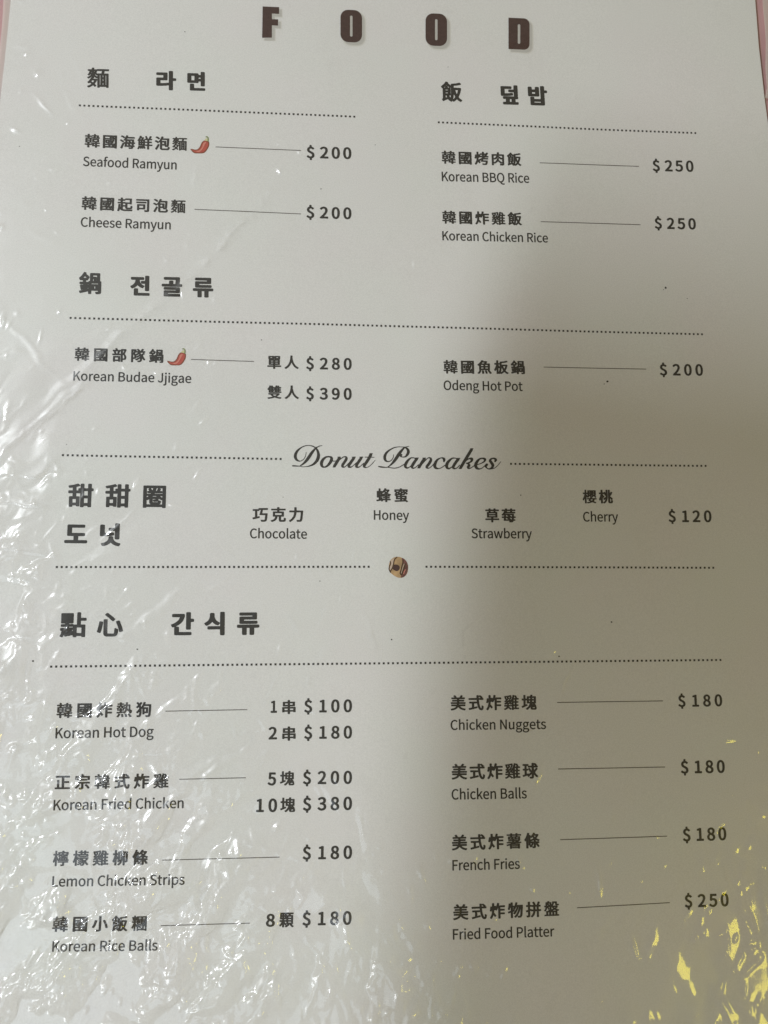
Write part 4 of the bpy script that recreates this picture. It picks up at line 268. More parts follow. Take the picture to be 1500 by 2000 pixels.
GLYPHS['盤'] = (1000, [[46,-70,-20,4,-12,12,-1,58,4,12,11,7,20,4,80,3,4,210,12,9,22,4,117,1,-18,68,11,12,20,6,-27,12,-32,44,-27,25,-22,-65,-22,-49,-26,-41,-34,-40,-16,-7,-30,3,-56,50,0,14,38,50,20,37,16,43,13,58,-5,7,-44,0,-30,10,-5,13,0,48,5,11,14,7,72,6,1,184,4,14,11,7,20,4,79,1,25,60,16,10,18,3,78,-13,13,-8,3,-10,-16,-42,106,-1,20,-3,13,-8,4,-12,3,-117,14,15,16,30,7,48,0,60,4,10,9,6,26,5,244,0,20,-3,14,-7,5,-13,1,-130,92,0,22,-5,8,-7,5,-16,4,-40,-5,-11,-30,-12,-54,-4,-86,2,-44,11,-24,19,-10,19,-7,34,-1,69,-62,2,-6,-3,-6,-42,-17,-48,-22,-34,-30,-32,275,-3,58,-31,-1,-18,-35,-60,-78,-86,62,-24,112,-26,16,-10,0,-12,-50,-65,-22,-5,-46,8,-5,-4,1,-202,82,-3,28,-9,7,-16,0,-50,-4,-12,-15,-8,-20,-3],[267,28,61,2,-2,126,-60,-2],[465,28,65,2,-2,126,-64,-2],[665,28,65,2,-2,126,-64,-2],[567,254,235,2,-110,48],[310,340,55,0,1,38],[494,344,46,10,51,20,-46,48,-35,50,-12,4,-5,-6],[363,404,4,6,-1,69,-71,1],[695,432,23,13,22,27,-84,0,3,-8],[227,574,39,2,-38,49],[362,626,5,4,-1,63,-67,1]])
GLYPHS['糰'] = (1000, [[172,-92,-18,4,-9,12,-1,230,-58,-98,-14,-9,-22,1,-12,7,-38,71,73,136,54,144,-5,5,-74,0,-24,6,-7,13,1,64,6,9,10,4,106,2,5,7,-3,22,-50,-9,-20,4,-9,9,-14,106,-27,106,3,8,11,6,48,11,30,-2,9,-9,21,-55,1,123,9,12,22,5,56,0,18,-4,8,-7,6,-133,12,61,6,13,22,7,28,-4,10,19,22,6,572,0,27,-7,6,-16,0,-858,-4,-14,-27,-9,-64,3,-12,8,-4,24,-6,3,-396,0,-8,-3,-4,-24,-12,-8,-64,-3,-22,4,-11,15,-1,232,-24,-4,-18,4,-28,41,-4,-277,-8,-10,-20,-5],[449,38,171,2,-18,39,-32,-16,-30,4,-44,54,-46,43],[762,38,96,1,-1,145,-57,-1,-5,-109,-7,-13],[649,102,39,2,-1,80,-121,0,64,-80],[450,256,232,1,6,2,1,9,-5,7,-26,0,-178,-8,-30,-2],[801,258,19,2,-18,19],[332,286,3,8,-1,114,-70,2,-1,-36],[449,340,141,3,4,3,1,12,-7,5,-136,2,-5,-5],[539,432,51,-1,5,9,-5,5,-48,0,-5,-5],[703,432,53,-1,5,9,-5,5,-50,0,-5,-5],[263,510,70,0,1,46,-12,-19,-12,-7,-47,4],[539,512,51,-1,5,9,-5,5,-48,0,-5,-5],[703,512,53,-1,5,9,-5,5,-50,0,-5,-5],[854,588,5,6,-5,9,-146,0,-7,-5,7,-7],[449,590,139,1,7,7,-7,5,-134,0,-6,-3],[449,678,143,0,4,40,-146,2],[703,678,153,-1,3,39,-7,5,-150,-1]])
GLYPHS['美'] = (1000, [[78,-100,-20,4,-14,10,-38,68,-1,10,6,10,21,10,128,26,70,23,40,19,44,29,23,21,23,32,-272,3,-24,4,-14,8,-7,15,0,60,6,16,13,8,24,5,314,0,4,3,5,20,-7,5,-360,3,-17,8,-7,14,-1,62,4,12,14,12,25,5,358,1,3,28,-5,7,-264,0,-26,5,-12,7,-6,13,-1,58,11,22,32,9,266,0,5,5,0,22,-7,7,-330,3,-17,8,-8,16,0,58,6,16,13,8,24,5,145,1,-19,34,-36,46,-3,14,14,16,75,31,26,-1,20,-11,44,-53,46,-74,6,-3,162,1,38,56,40,72,20,12,30,0,88,-29,9,-13,-1,-12,-53,-86,145,-1,30,-8,8,-7,5,-14,0,-56,-6,-16,-13,-8,-24,-5,-320,0,-5,-5,1,-26,296,-6,17,-8,7,-14,1,-60,-4,-12,-14,-12,-25,-5,-274,0,-5,-5,1,-28,388,-6,17,-8,7,-14,-2,-72,-12,-12,-28,-7,-376,0,-4,-3,-3,-22,369,-3,35,-11,8,-18,0,-60,-7,-15,-14,-8,-24,-4,-295,-3,51,-48,66,-41,94,-35,122,-24,22,-9,7,-11,-2,-12,-25,-32,-21,-36,-21,-12,-36,-1,-132,33,-68,27,-58,31,-56,39,-76,78,-66,-76,-48,-35,-56,-31,-66,-25,-82,-24]])
GLYPHS['肉'] = (1000, [[684,-106,-20,4,-14,10,-27,88,7,13,16,7,59,4,-19,9,-80,72,-108,82,-72,-74,-34,-25,-72,-41,-44,-17,-22,-4,-26,6,-20,17,-1,-121,-11,-20,-32,-9,-62,0,-24,4,-15,9,-6,18,0,756,3,14,8,10,34,9,322,1,7,24,8,94,6,14,13,8,22,5,68,0,32,-7,13,-14,-9,-124,314,-1,24,-5,13,-8,6,-20,0,-680,-5,-30,-11,-26,-12,-16,-43,-22,-78,-13],[722,16,67,0,1,51,-40,-35,-30,-12],[785,128,5,0,1,6,-1,228,-38,-34,-14,-5,-24,1,-14,6,-64,50,-51,34,-2,-28,-22,-88,143,-104],[208,132,6,-1,32,13,44,26,43,34,22,24,33,48,19,40,23,81,-76,-48,-82,-37,-36,3,-28,26],[209,418,57,26,56,41,44,53,26,48,0,8,-183,0],[462,428,102,0,-66,44],[784,438,4,-2,3,6,-2,152,-236,-2,3,-7,138,-85]])
GLYPHS['草'] = (1000, [[458,-102,-28,8,-10,16,-4,138,-356,1,-25,5,-14,12,-4,12,1,62,7,14,17,8,370,3,6,2,1,7,0,36,-5,5,-238,0,-24,5,-14,10,-5,16,1,342,7,14,17,8,90,4,3,42,-7,5,-178,0,-28,7,-10,8,-5,12,0,60,5,14,14,10,24,5,182,1,8,58,14,10,26,5,62,0,32,-9,10,-16,1,-44,5,-5,184,0,5,5,1,44,10,16,32,9,62,0,26,-5,14,-10,8,-58,186,-1,30,-8,13,-19,0,-58,-5,-16,-10,-8,-28,-7,-182,0,-7,-5,3,-42,92,-3,18,-8,8,-15,1,-342,-5,-16,-14,-10,-24,-5,-248,0,-5,-5,0,-38,7,-7,380,-3,17,-8,8,-16,0,-60,-5,-14,-14,-10,-24,-5,-366,-1,-3,-134,-5,-14,-14,-10,-22,-5],[283,334,427,-1,5,5,0,32,-9,5,-420,0,-5,-7],[283,480,427,-1,5,5,0,28,-9,5,-420,0,-5,-7],[403,626,187,-1,5,5,0,38,-7,5,-182,0,-5,-7]])
GLYPHS['莓'] = (1000, [[608,-96,-46,3,-21,11,-23,68,11,20,-3,3,-346,0,-24,5,-14,10,-3,18,19,160,-100,3,-32,9,-11,18,0,54,8,18,19,9,127,3,9,91,-52,-44,-14,-6,-26,0,-16,7,-56,45,-8,17,6,13,59,55,49,60,40,62,28,58,-126,3,-32,9,-8,10,-3,16,0,50,11,18,32,9,184,1,8,58,14,10,26,5,60,0,32,-9,10,-16,1,-44,5,-5,194,0,5,5,1,44,10,16,32,9,60,0,28,-5,14,-10,8,-58,186,-1,24,-5,14,-10,5,-14,0,-56,-6,-14,-11,-7,-28,-6,-180,0,-7,-5,-3,-46,174,-1,34,-10,9,-17,0,-56,-6,-14,-13,-8,-26,-5,-652,0,-13,-9,7,-5,588,-3,17,-8,8,-16,-5,-157,90,-4,22,-13,5,-14,0,-52,-9,-19,-34,-10,-76,0,-7,-9,-5,-78,76,-5,20,-10,7,-23,0,-44,-7,-15,-12,-7,-22,-5,-78,-1,-27,-56,-23,-22,-32,-17,-54,-10],[299,116,183,2,-108,55,-7,13,3,18,-54,1,-11,-7],[645,116,61,1,6,87,-144,0,79,-54,5,-14],[321,316,154,2,-83,45,-8,15,2,16,-52,1,-8,-2,-3,-11],[651,316,69,1,2,76,-144,1,70,-51,5,-11],[393,626,209,-1,4,3,-5,44,-7,5,-192,0,-5,-5]])
GLYPHS['薯'] = (1000, [[256,-98,-22,5,-11,15,-1,188,-146,-33,-24,0,-18,11,-33,56,-2,10,5,8,12,6,204,46,66,18,8,6,-252,4,-14,7,-4,9,-1,52,13,16,24,5,316,1,3,20,-5,5,-210,0,-24,4,-14,15,-1,46,7,16,28,9,212,0,6,3,0,8,-234,3,-32,10,-5,15,3,166,12,9,22,4,112,0,2,31,-192,3,-24,4,-11,7,-4,10,0,52,4,12,13,8,20,3,192,1,7,50,15,8,22,3,60,0,26,-6,10,-13,1,-38,5,-5,190,0,5,5,1,38,10,13,26,6,62,0,24,-4,12,-9,6,-48,198,-1,30,-9,7,-14,0,-50,-4,-12,-9,-6,-26,-5,-194,0,-5,-5,0,-24,7,-5,126,0,20,-4,12,-9,3,-168,-4,-12,-13,-10,28,-21,3,-13,-51,-42,-76,-52,148,-3,24,-5,9,-6,4,-10,-3,-58,-12,-9,-22,-4,-336,0,-29,-13,273,-3,32,-10,5,-17,0,-268,-4,-14,-11,-7,-20,-4,-64,0,-26,6,-8,7,-4,13,-6,2,-378,0,-6,-3,-5,-16,-15,-8],[357,18,383,-1,6,3,1,12,-7,7,-378,0,-7,-5],[357,118,383,-1,6,3,1,10,-7,7,-378,0,-7,-5],[517,332,43,-1,48,23,-88,3,-5,-5],[748,440,8,-1,16,11,9,8,-5,3,-254,0,-7,-5,1,-7,6,-2,196,0],[241,548,83,0,2,30,-84,2],[455,548,87,0,2,30,-88,2],[675,548,91,0,2,30,-92,2],[399,666,193,-1,5,3,0,26,-7,5,-188,0,-5,-5]])
GLYPHS['蜂'] = (1000, [[644,-102,-26,7,-11,13,-2,100,-5,7,-140,0,-3,-5,4,-34,-11,-19,-82,-23,-20,3,-15,9,-15,50,-260,-49,-28,6,-14,13,-17,68,9,21,16,7,122,19,13,7,-1,125,-34,-6,-64,2,-18,8,-8,15,-1,404,6,18,19,10,100,5,1,143,5,14,10,8,28,7,54,0,24,-5,13,-8,6,-16,0,-138,5,-7,86,0,42,-14,26,24,44,53,26,38,39,74,23,11,24,-1,80,-25,8,-17,-16,-38,2,-4,160,-1,54,-26,11,-11,3,-10,-6,-16,-36,-68,-43,-60,-47,-52,30,-19,62,-27,122,-37,12,-9,3,-14,-47,-63,-24,-16,-1,-43,-11,-18,-32,-9,-146,-3,0,-14,4,-3,122,0,32,-9,11,-20,0,-46,-7,-15,-14,-8,-22,-4,-122,0,-4,-3,-1,-16,7,-5,182,0,26,-5,12,-7,6,-13,0,-59,-10,-15,-30,-9,-190,-1,-3,-98,-6,-16,-13,-8,-22,-5],[433,134,170,0,2,18,-5,5,-116,0,-32,9,-11,18,0,44,6,18,19,10,134,3,5,5,-1,13,-140,2,-32,7,-12,-14,-16,-7,-103,-3,1,-23,60,14,22,-4,14,-8,7,-11],[294,378,4,0,1,6,-3,179],[553,384,49,0,2,24],[753,384,53,2,-52,24],[432,466,34,10,54,23,54,31,4,6,-39,44,-7,1,-58,-48,-14,-6,-27,-1],[678,614,6,1,19,21,21,32,-89,0,14,-24]])
GLYPHS['蜜'] = (1000, [[866,-104,-16,7,-48,44,-682,-26,-38,2,-20,10,-9,25,-4,48,6,16,12,8,65,7,286,6,5,5,0,40,-7,7,-240,0,-25,5,-14,12,-4,14,0,204,-33,3,-18,8,-44,55,-4,10,4,12,10,8,59,16,-38,30,-6,16,4,10,44,46,23,36,-72,6,-14,6,-8,9,-3,157,8,20,17,8,20,3,332,0,3,5,-14,28,7,17,20,9,78,18,20,-4,14,-9,42,-64,334,0,22,-4,14,-8,7,-19,0,-144,-4,-14,-7,-8,-16,-7,-72,-5,56,-49,39,-41,4,-12,-6,-14,-61,-40,-34,-5,-20,8,-50,52,-22,-57,-15,-18,-19,-12,-58,-15,-96,0,-7,-5,1,-16,4,-3,260,0,24,-5,14,-10,5,-16,-1,-202,-14,-18,-44,-10,120,-95,27,-27,4,-12,-10,-18,-49,-36,-20,-9],[575,48,77,1,9,5,-25,20,-5,20,-51,1,-7,-5],[285,202,135,0,2,42,-136,2],[575,202,149,0,2,42,-150,2],[227,354,191,-1,4,3,1,16,-5,5,-30,0,-60,10],[219,468,47,15,0,56,-47,-65],[560,480,88,0,14,56,12,10,21,4,1,4,-14,6,-46,-32,-74,-43],[408,536,28,9,45,25,-33,26,-38,22],[810,616,5,4,-1,57,-48,1,13,-20,-7,-22],[259,622,7,0,7,18,13,8,56,6,-4,23,-153,1,0,-34,31,-2],[589,640,5,0,26,21,12,17,-94,0]])
GLYPHS['起'] = (1000, [[74,-110,-76,40,-10,16,36,92,21,100,12,132,3,114,10,16,32,9,78,-6,21,-11,6,-20,-6,-130,18,-44,2,236,-7,7,-164,0,-22,5,-14,10,-5,14,0,58,5,14,8,7,30,8,142,0,7,5,-3,72,-120,1,-22,4,-14,8,-7,23,0,52,7,15,14,8,22,4,121,1,5,94,12,12,28,7,64,0,22,-5,12,-7,7,-15,0,-80,5,-7,114,0,28,-4,8,55,14,10,24,5,356,0,20,-3,17,-8,8,-20,-3,-367,-8,-9,-16,-7,-76,-2,-30,7,-18,17,-133,-1,-2,-240,7,-9,176,1,9,22,10,100,21,14,30,0,76,-33,12,-17,-10,-90,-10,-36,-15,-30,-17,-19,-16,-10,-54,-16,-230,-2,-48,6,-52,23,-19,22,-16,46,-3,74,-136,-1,-7,-7,0,-154,5,-7,42,-10,92,-8,476,0,19,-9,6,-16,-35,-83,-18,-9,-20,-3,-416,0,-98,6,-76,13,-66,20,-52,26,-52,40,-26,-74,-22,-48,-22,-14],[491,338,15,-1,3,3,-2,102,-141,-3,1,-99],[536,538,257,2,1,159,-250,2,-28,4,-5,-49,-16,-16,-25,-5,-119,-1,1,-76,144,-1,24,-6]])
GLYPHS['部'] = (1000, [[628,-102,-28,8,-11,20,-2,432,-529,-1,-28,6,-14,13,-3,70,11,20,30,9,98,0,7,5,-23,68,-33,78,-41,7,-17,13,-4,14,3,67,14,12,26,6,154,1,-28,76,5,14,15,10,68,19,26,0,16,-7,25,-40,29,-70,6,-3,146,0,24,-5,16,-11,8,65,14,10,26,5,274,2,36,-19,38,-30,1,-12,-27,-70,-91,-220,67,-94,30,-74,11,-58,0,-40,-5,-36,-14,-44,-28,-39,-44,-24,-86,-14,-63,3,-2,-114,-5,-14,-14,-10,-22,-5],[110,-96,-28,8,-11,20,0,350,9,21,36,10,402,0,22,-3,19,-10,6,-18,0,-342,-9,-21,-32,-10,-66,0,-34,10,-14,30,-186,0,-6,-3,-6,-28,-14,-10,-24,-5],[219,66,194,0,1,129,-195,1],[747,156,55,-1,11,5,12,26,2,44,-9,50,-16,42,-32,52,-36,41,-3,-251,3,-6],[573,474,13,-1,3,5,-3,167,-14,-10,-28,-9,-59,-146,5,-5],[311,476,17,-1,6,7,39,98,12,48,-130,-2,29,-70],[732,504,8,9,30,77,34,102,-72,-2]])
GLYPHS['鍋'] = (1000, [[770,-106,-20,4,-14,10,-22,66,2,10,8,10,16,7,92,3,0,45,-32,-6,-212,0,-37,7,-3,-130,-10,-16,-30,-9,-62,0,-22,5,-12,7,-7,17,-3,85,-326,-78,-30,1,-20,12,-20,74,7,16,21,10,126,26,7,6,-5,5,-52,-13,-20,4,-14,10,-38,202,16,14,66,16,30,-8,14,-21,3,29,-5,7,-102,0,-32,9,-11,18,1,62,8,15,18,8,120,3,3,52,-5,7,-48,0,-30,6,-24,-3,-28,8,-8,10,-31,80,6,12,76,70,36,42,43,60,48,80,16,7,28,-1,68,-31,9,-17,-12,-36,91,-71,61,-61,-2,-14,-31,-54,-24,-20,-1,-40,-7,-15,-20,-10,-72,-4,-1,-53,7,-5,90,-1,7,22,7,8,54,12,1,324,11,20,34,9,360,0,26,-5,14,-10,5,-16,0,-320,3,-4,44,-10,11,-20,0,-464,-15,-44,-16,-16,-22,-12,-74,-15],[382,118,22,2,-2,67],[675,146,37,2,-2,86,-36,-2],[395,310,9,0,-2,12,-26,-2],[551,330,37,7,212,0,32,-6,3,25,-7,5,-274,0,-5,-5],[613,474,17,-1,5,5,0,74,-5,7,-16,-1,-3,-4],[774,476,4,0,1,6,-1,235,-165,1,1,-50,116,-1,24,-5,14,-10,5,-16],[196,608,125,2,-77,65,-46,-59]])
GLYPHS['隊'] = (1000, [[80,-104,-28,8,-11,20,0,864,6,18,13,8,24,5,248,1,58,-32,10,-12,2,-10,-21,-70,109,-1,4,3,-3,6,-79,79,-6,15,10,17,53,33,25,6,16,-1,32,-18,69,-65,43,-54,4,-19,22,27,74,122,10,9,14,6,26,0,86,-32,7,-11,-2,-12,-72,-110,123,-3,30,-8,13,-19,0,-60,-8,-16,-17,-8,-68,-4,19,-12,47,-47,4,-19,-18,-19,-109,-81,32,-80,37,-72,52,-78,45,-52,3,-10,-5,-12,-55,-53,-16,-6,-30,3,-39,36,-68,98,-10,-88,-17,-60,-18,-38,-36,-41,-38,-23,-64,-15,-92,2,-32,9,-9,12,-7,40,-10,26,4,14,14,10,22,5,80,-3,19,4,15,16,14,30,14,82,-6,0,-123,-76,-107,-49,-24,0,-19,9,-45,58,-3,16,12,14,117,47,98,59,38,27,47,43,3,8,-6,12,-76,-50,-104,-58,-32,-3,-26,13,-24,-49,-20,-19,-30,-15,-54,-12,-73,-1,-2,-204,-4,-14,-7,-8,-16,-7],[187,244,51,0,8,12,5,30,-4,54,-13,42,-26,48,-20,26],[392,326,28,9,56,31,98,65,9,11,-13,23,-8,3,-84,-54,-62,-33,-32,-5],[720,472,26,14,122,92,-180,-1,-19,-19,0,-6],[330,478,14,3,76,39,54,34,28,24,-136,1,-28,4,-31,-73],[186,576,12,24,30,90,0,12,-42,-2]])
GLYPHS['雙'] = (1000, [[78,-98,-20,4,-12,10,-30,66,2,10,10,8,192,27,120,27,26,10,-84,57,-88,83,-88,1,-32,10,-5,13,1,58,12,12,22,5,656,0,28,4,24,-4,53,-35,5,-10,-3,-10,-36,-48,-38,-40,-122,-94,123,-29,156,-21,16,-5,9,-11,-1,-8,-45,-70,-13,-9,-20,-4,-114,16,-92,19,-176,51,-106,-33,-98,-25,-118,-22],[517,118,41,17,52,31,38,27,8,11,-282,0,16,-16,50,-32],[128,328,-22,5,-11,15,-1,176,-30,1,-14,7,-47,60,81,108,43,78,25,64,12,10,34,3,70,-20,64,16,24,-4,12,-9,49,-94,83,-4,14,-7,8,-13,31,56,27,68,10,8,34,3,74,-22,48,12,32,0,18,-11,47,-90,83,-1,20,-4,12,-9,3,-56,-11,-15,-26,-6,-96,0,-5,-7,1,-10,4,-3,78,0,20,-4,12,-9,3,-50,-7,-14,-30,-9,-76,0,-4,-3,-1,-12,5,-9,76,0,30,-9,7,-14,-2,-48,-11,-10,-22,-5,-80,-1,-3,-14,5,-7,112,0,26,-6,11,-15,0,-42,-3,-12,-10,-8,-26,-5,-374,0,-36,10,-36,-10],[518,410,6,0,1,6,-3,105,-30,-4,7,-23,0,-36,-7,-12,-14,-7,-74,-2,-5,-5,1,-14,4,-3,90,0],[225,416,43,0,2,18,-44,2],[655,416,39,0,2,18,-40,2],[467,522,7,2,-20,23,-54,-3,2,-20],[225,524,43,0,2,20,-44,2],[655,524,39,0,2,20,-40,2],[225,634,43,0,2,16,-44,2],[401,634,61,-1,15,17,-73,3,-5,-5],[655,634,39,0,2,16,-40,2],[247,744,29,1,-14,32,-7,-9],[676,744,27,2,-13,29,-6,-4]])
GLYPHS['雞'] = (1000, [[72,-98,-29,10,-41,54,0,12,10,8,76,29,42,27,28,28,28,50,-132,3,-24,5,-9,6,-4,10,2,60,11,10,24,5,152,1,5,8,2,30,-3,6,-18,-1,-112,-19,-22,4,-11,10,-15,62,2,10,58,30,52,36,-12,3,-44,-7,-14,1,-14,7,-6,10,-15,58,3,10,44,27,50,47,-36,2,-17,12,-17,52,-25,58,8,20,-13,16,-13,52,2,10,15,8,30,5,140,12,96,14,128,30,16,2,24,-5,10,-8,31,-60,-9,-13,-28,-11,42,-22,7,-12,-69,-134,-12,-13,-22,-7,32,-27,39,69,33,80,54,166,28,8,82,-18,15,-8,5,-16,62,16,28,-8,39,-64,45,-98,74,-6,14,-7,5,-11,0,-62,-11,-15,-26,-6,-96,0,-5,-5,2,-90,99,-4,15,-8,4,-16,0,-54,-11,-15,-26,-6,-82,-2,0,-95,82,-3,26,-6,11,-15,0,-52,-4,-18,-15,-8,-99,-4,-2,-88,5,-9,108,0,30,-9,7,-16,0,-58,-4,-12,-13,-8,-20,-3,-300,0,-5,-5,-2,-26,-11,-10,-24,-5,-56,0,-24,4,-12,9,-6,50,-46,-46,-28,-8,-26,8,-70,61,-64,45,-38,-41,-54,-39,-62,-30],[511,-14,5,-1,1,7,-2,134,-183,-4,130,-94],[651,56,57,2,-2,94,-56,-2],[509,216,8,4,-3,36,-46,-18,-28,-1,-19,11,-19,36,-57,-8,-1,-56],[651,256,57,2,-2,96,-56,-2],[514,334,2,53,-31,-1],[279,366,59,3,13,5,-23,32,-46,-34],[388,454,20,3,22,35],[651,458,57,2,-2,92,-56,-2],[232,494,40,3,89,85,-12,8,-5,12,-35,-16,-6,-12],[351,618,6,2,32,62,17,50,-91,-16],[192,622,28,11,-6,21,-22,48,-30,-2,-2,-6],[663,658,82,2,-28,66,-21,35]])
GLYPHS['韓'] = (1000, [[214,-96,-22,5,-11,15,-2,154,-135,1,-22,5,-12,14,-1,64,4,10,9,6,24,5,130,0,5,7,-3,42,-112,3,-17,9,-4,16,2,326,11,10,22,5,98,1,2,44,-124,3,-26,6,-8,7,-3,10,0,56,4,12,13,8,20,3,123,1,4,92,13,11,24,4,62,0,20,-4,11,-7,4,-12,0,-80,5,-5,142,-4,7,19,15,8,96,3,5,5,7,62,12,9,22,4,66,-6,24,-9,7,-14,-4,-44,3,-6,150,-1,30,-9,7,-14,1,-116,48,-5,17,-9,4,-18,0,-44,-4,-12,-15,-8,-20,-3,-482,1,-3,-278,3,-4,28,5,182,0,7,5,-1,14,-4,3,-148,0,-22,4,-12,9,-3,206,4,12,9,6,30,5,370,0,26,-5,9,-6,4,-12,-3,-206,-12,-9,-20,-4,-88,0,-4,-3,-1,-14,7,-5,126,0,24,-5,9,-6,4,-10,-1,-56,-12,-14,-22,-5,-132,-1,-3,-68,7,-5,126,0,24,-5,9,-6,4,-10,0,-52,-4,-12,-13,-8,-20,-3,-130,-1,-3,-72,-7,-12,-30,-9,-80,3,-12,7,-4,9,-4,74,-156,1,-20,3,-13,8,-2,16,18,138,-11,5,-5,-5,0,-62,-13,-16,-24,-5,-130,-2,-1,-151,-5,-13,-32,-10],[624,94,52,1,-1,71,-43,-1],[319,184,127,-1,2,53,-128,-4],[179,328,141,0,2,40,-142,2],[625,374,175,0,2,60,-176,2],[179,464,139,-1,5,5,0,30,-7,5,-134,0,-5,-7],[426,600,4,2,5,22,15,8,117,4,7,42,-94,7,-6,-23,-16,-10,-138,-4,0,-46],[705,636,73,0,2,42,-68,2,-7,-24]])
GLYPHS['顆'] = (1000, [[466,-106,-16,7,-46,44,-11,19,11,18,54,30,-22,1,-16,7,-72,67,-3,-165,-8,-16,-19,-9,-76,-2,-24,5,-13,8,-6,16,-3,134,-67,-72,-29,-24,-22,-11,-26,1,-18,9,-39,71,-2,10,4,10,89,81,46,57,30,46,-108,3,-32,9,-11,20,0,58,5,14,14,10,22,5,140,0,7,7,-3,30,-118,1,-26,7,-12,12,-3,368,5,18,14,10,26,5,858,2,34,-8,8,-7,5,-14,0,-58,-9,-17,-34,-10,-146,-1,-13,-38,7,-5,146,-2,18,-8,8,-15,1,-518,-7,-15,-14,-8,-71,-7,87,-69,43,-41,8,-14,-3,-12,-66,-48,-22,-5,-20,2,-168,136,-10,13,-52,-48,-88,-60,-82,-42],[486,28,48,28,31,24,1,6,-38,0],[722,56,36,30,-69,0],[481,142,5,0,1,6,-2,90,-124,0,3,-6],[631,194,183,-1,5,5,0,40,-7,5,-178,0,-5,-7],[631,350,183,-1,5,5,0,38,-7,5,-178,0,-5,-7],[347,356,137,0,3,36,-5,3,-134,-3],[179,502,25,2,-2,46,-24,-2],[341,502,29,2,-2,46,-28,-2],[631,502,183,-1,5,5,0,38,-7,5,-178,0,-5,-7],[511,656,123,2,10,40,-132,2],[179,658,25,2,-2,44,-24,-2],[341,658,29,2,-2,44,-28,-2]])
GLYPHS['飯'] = (1000, [[452,-104,-70,42,-12,15,-30,10,-26,51,-128,-57,-78,-44,-32,-1,-22,14,-32,76,6,15,26,21,11,28,0,462,-3,4,-26,5,-14,11,-34,70,1,14,113,89,65,71,42,64,21,11,28,-1,70,-29,8,-15,-6,-25,130,-108,6,63,8,10,14,6,214,25,84,17,84,25,38,-5,56,-60,4,-12,-8,-15,-54,-21,-82,-21,-110,-18,-104,-11,-3,-84,7,-5,276,0,48,-15,18,-12,4,-12,-7,-50,-29,-126,-38,-112,-59,-124,27,-35,38,-38,44,-33,57,-34,6,-12,-2,-10,-53,-64,-16,-7,-24,0,-62,35,-48,37,-50,48,-68,-64,-74,-51,-22,-4,-26,6,-32,35,-28,-39,-16,-7],[556,28,35,24,39,39,32,41,-60,126,-25,-152],[207,90,62,26,-22,50,8,22,-49,-2],[426,94,13,34,12,66,-1,23,-7,-15,-11,-7,-52,-9],[450,222,7,22,6,88,-3,256,-23,-20,12,-24],[741,278,5,1,8,19,24,68,24,98,-120,2,-1,-12,19,-68],[207,298,101,0,2,32,-102,2],[207,440,99,-1,5,5,0,20,-7,5,-94,0,-5,-5],[137,574,51,0,-10,36,-34,-25],[333,574,50,2,-54,58,-25,20],[242,678,33,2,-19,15]])
GLYPHS['魚'] = (1000, [[102,-106,-24,6,-66,38,-10,18,6,13,39,33,39,48,64,112,-17,14,-6,16,0,268,-3,3,-36,-4,-18,7,-57,58,-5,16,10,15,103,79,65,65,64,81,49,76,33,10,100,-20,11,-6,6,-10,-9,-26,2,-4,192,-1,64,-37,9,-12,-1,-14,-58,-100,194,-1,22,-4,14,-8,7,-19,0,-412,-9,-19,-27,-11,82,-98,41,-58,28,-48,1,-10,-6,-10,-85,-40,-30,-1,-19,9,-61,96,-94,117,-1,11,6,10,39,22,-508,1,-8,-3,44,-16,10,-16,-29,-68,-35,-58,-43,-56,-47,-44],[366,-94,-28,8,-10,16,-5,90,-15,102,8,15,18,8,64,6,32,-3,17,-8,9,-18,21,-124,1,-58,-8,-15,-22,-9],[614,-92,-22,5,-13,11,-31,96,-38,98,5,14,13,8,84,19,26,-7,12,-11,42,-95,32,-96,-5,-14,-13,-8],[277,278,143,0,2,64,-144,2],[573,278,157,0,2,64,-158,2],[277,454,143,0,2,66,-144,2],[573,454,157,0,2,66,-158,2],[320,636,148,-1,39,51,-145,3]])
GLYPHS['鮮'] = (1000, [[70,-96,-60,34,-5,10,27,42,18,38,16,54,16,79,30,10,62,-14,74,14,34,-9,58,11,30,-7,25,12,-289,3,-24,5,-11,10,-2,272,-27,27,-34,24,-3,11,51,76,33,58,37,88,30,93,14,9,22,3,80,-12,11,-7,3,-10,-14,-60,110,1,58,-36,2,-17,-51,-104,-1,-5,6,-2,68,1,4,36,10,13,77,9,-23,68,-36,78,3,12,13,9,62,22,26,0,16,-8,44,-89,32,-90,10,-5,22,0,6,5,42,90,31,84,7,8,14,7,30,0,70,-19,14,-7,2,-17,-71,-148,65,-3,30,-10,5,-13,-2,-64,-11,-10,-24,-5,-146,-1,-3,-86,5,-7,128,0,24,-5,9,-6,4,-10,-1,-62,-12,-14,-22,-5,-133,-1,-2,-96,7,-5,164,0,24,-4,11,-7,4,-10,0,-62,-11,-15,-24,-6,-174,-2,-1,-227,-4,-14,-11,-7,-20,-4,-62,0,-24,4,-12,9,-5,240,-151,1,-6,-1,0,-4,48,-104,18,-52,-3,-12,-11,-8,-54,-21,-34,3,-10,8,-24,67,5,-49,-4,-10,-13,-8,-46,-13,-32,0,-17,9,-7,25,-6,-23,-14,-11,-66,-10,-16,2,-14,7,-6,10,-4,72,-23,-64,-30,-48,-23,-18],[505,262,140,0,1,99,-141,3],[197,280,25,2,-2,62,-24,-2],[345,280,29,2,-2,62,-28,-2],[197,442,25,2,-2,62,-24,-2],[345,442,29,2,-2,62,-28,-2],[505,464,140,2,1,91,-141,1],[205,606,43,1,29,51,1,12,-46,-1]])
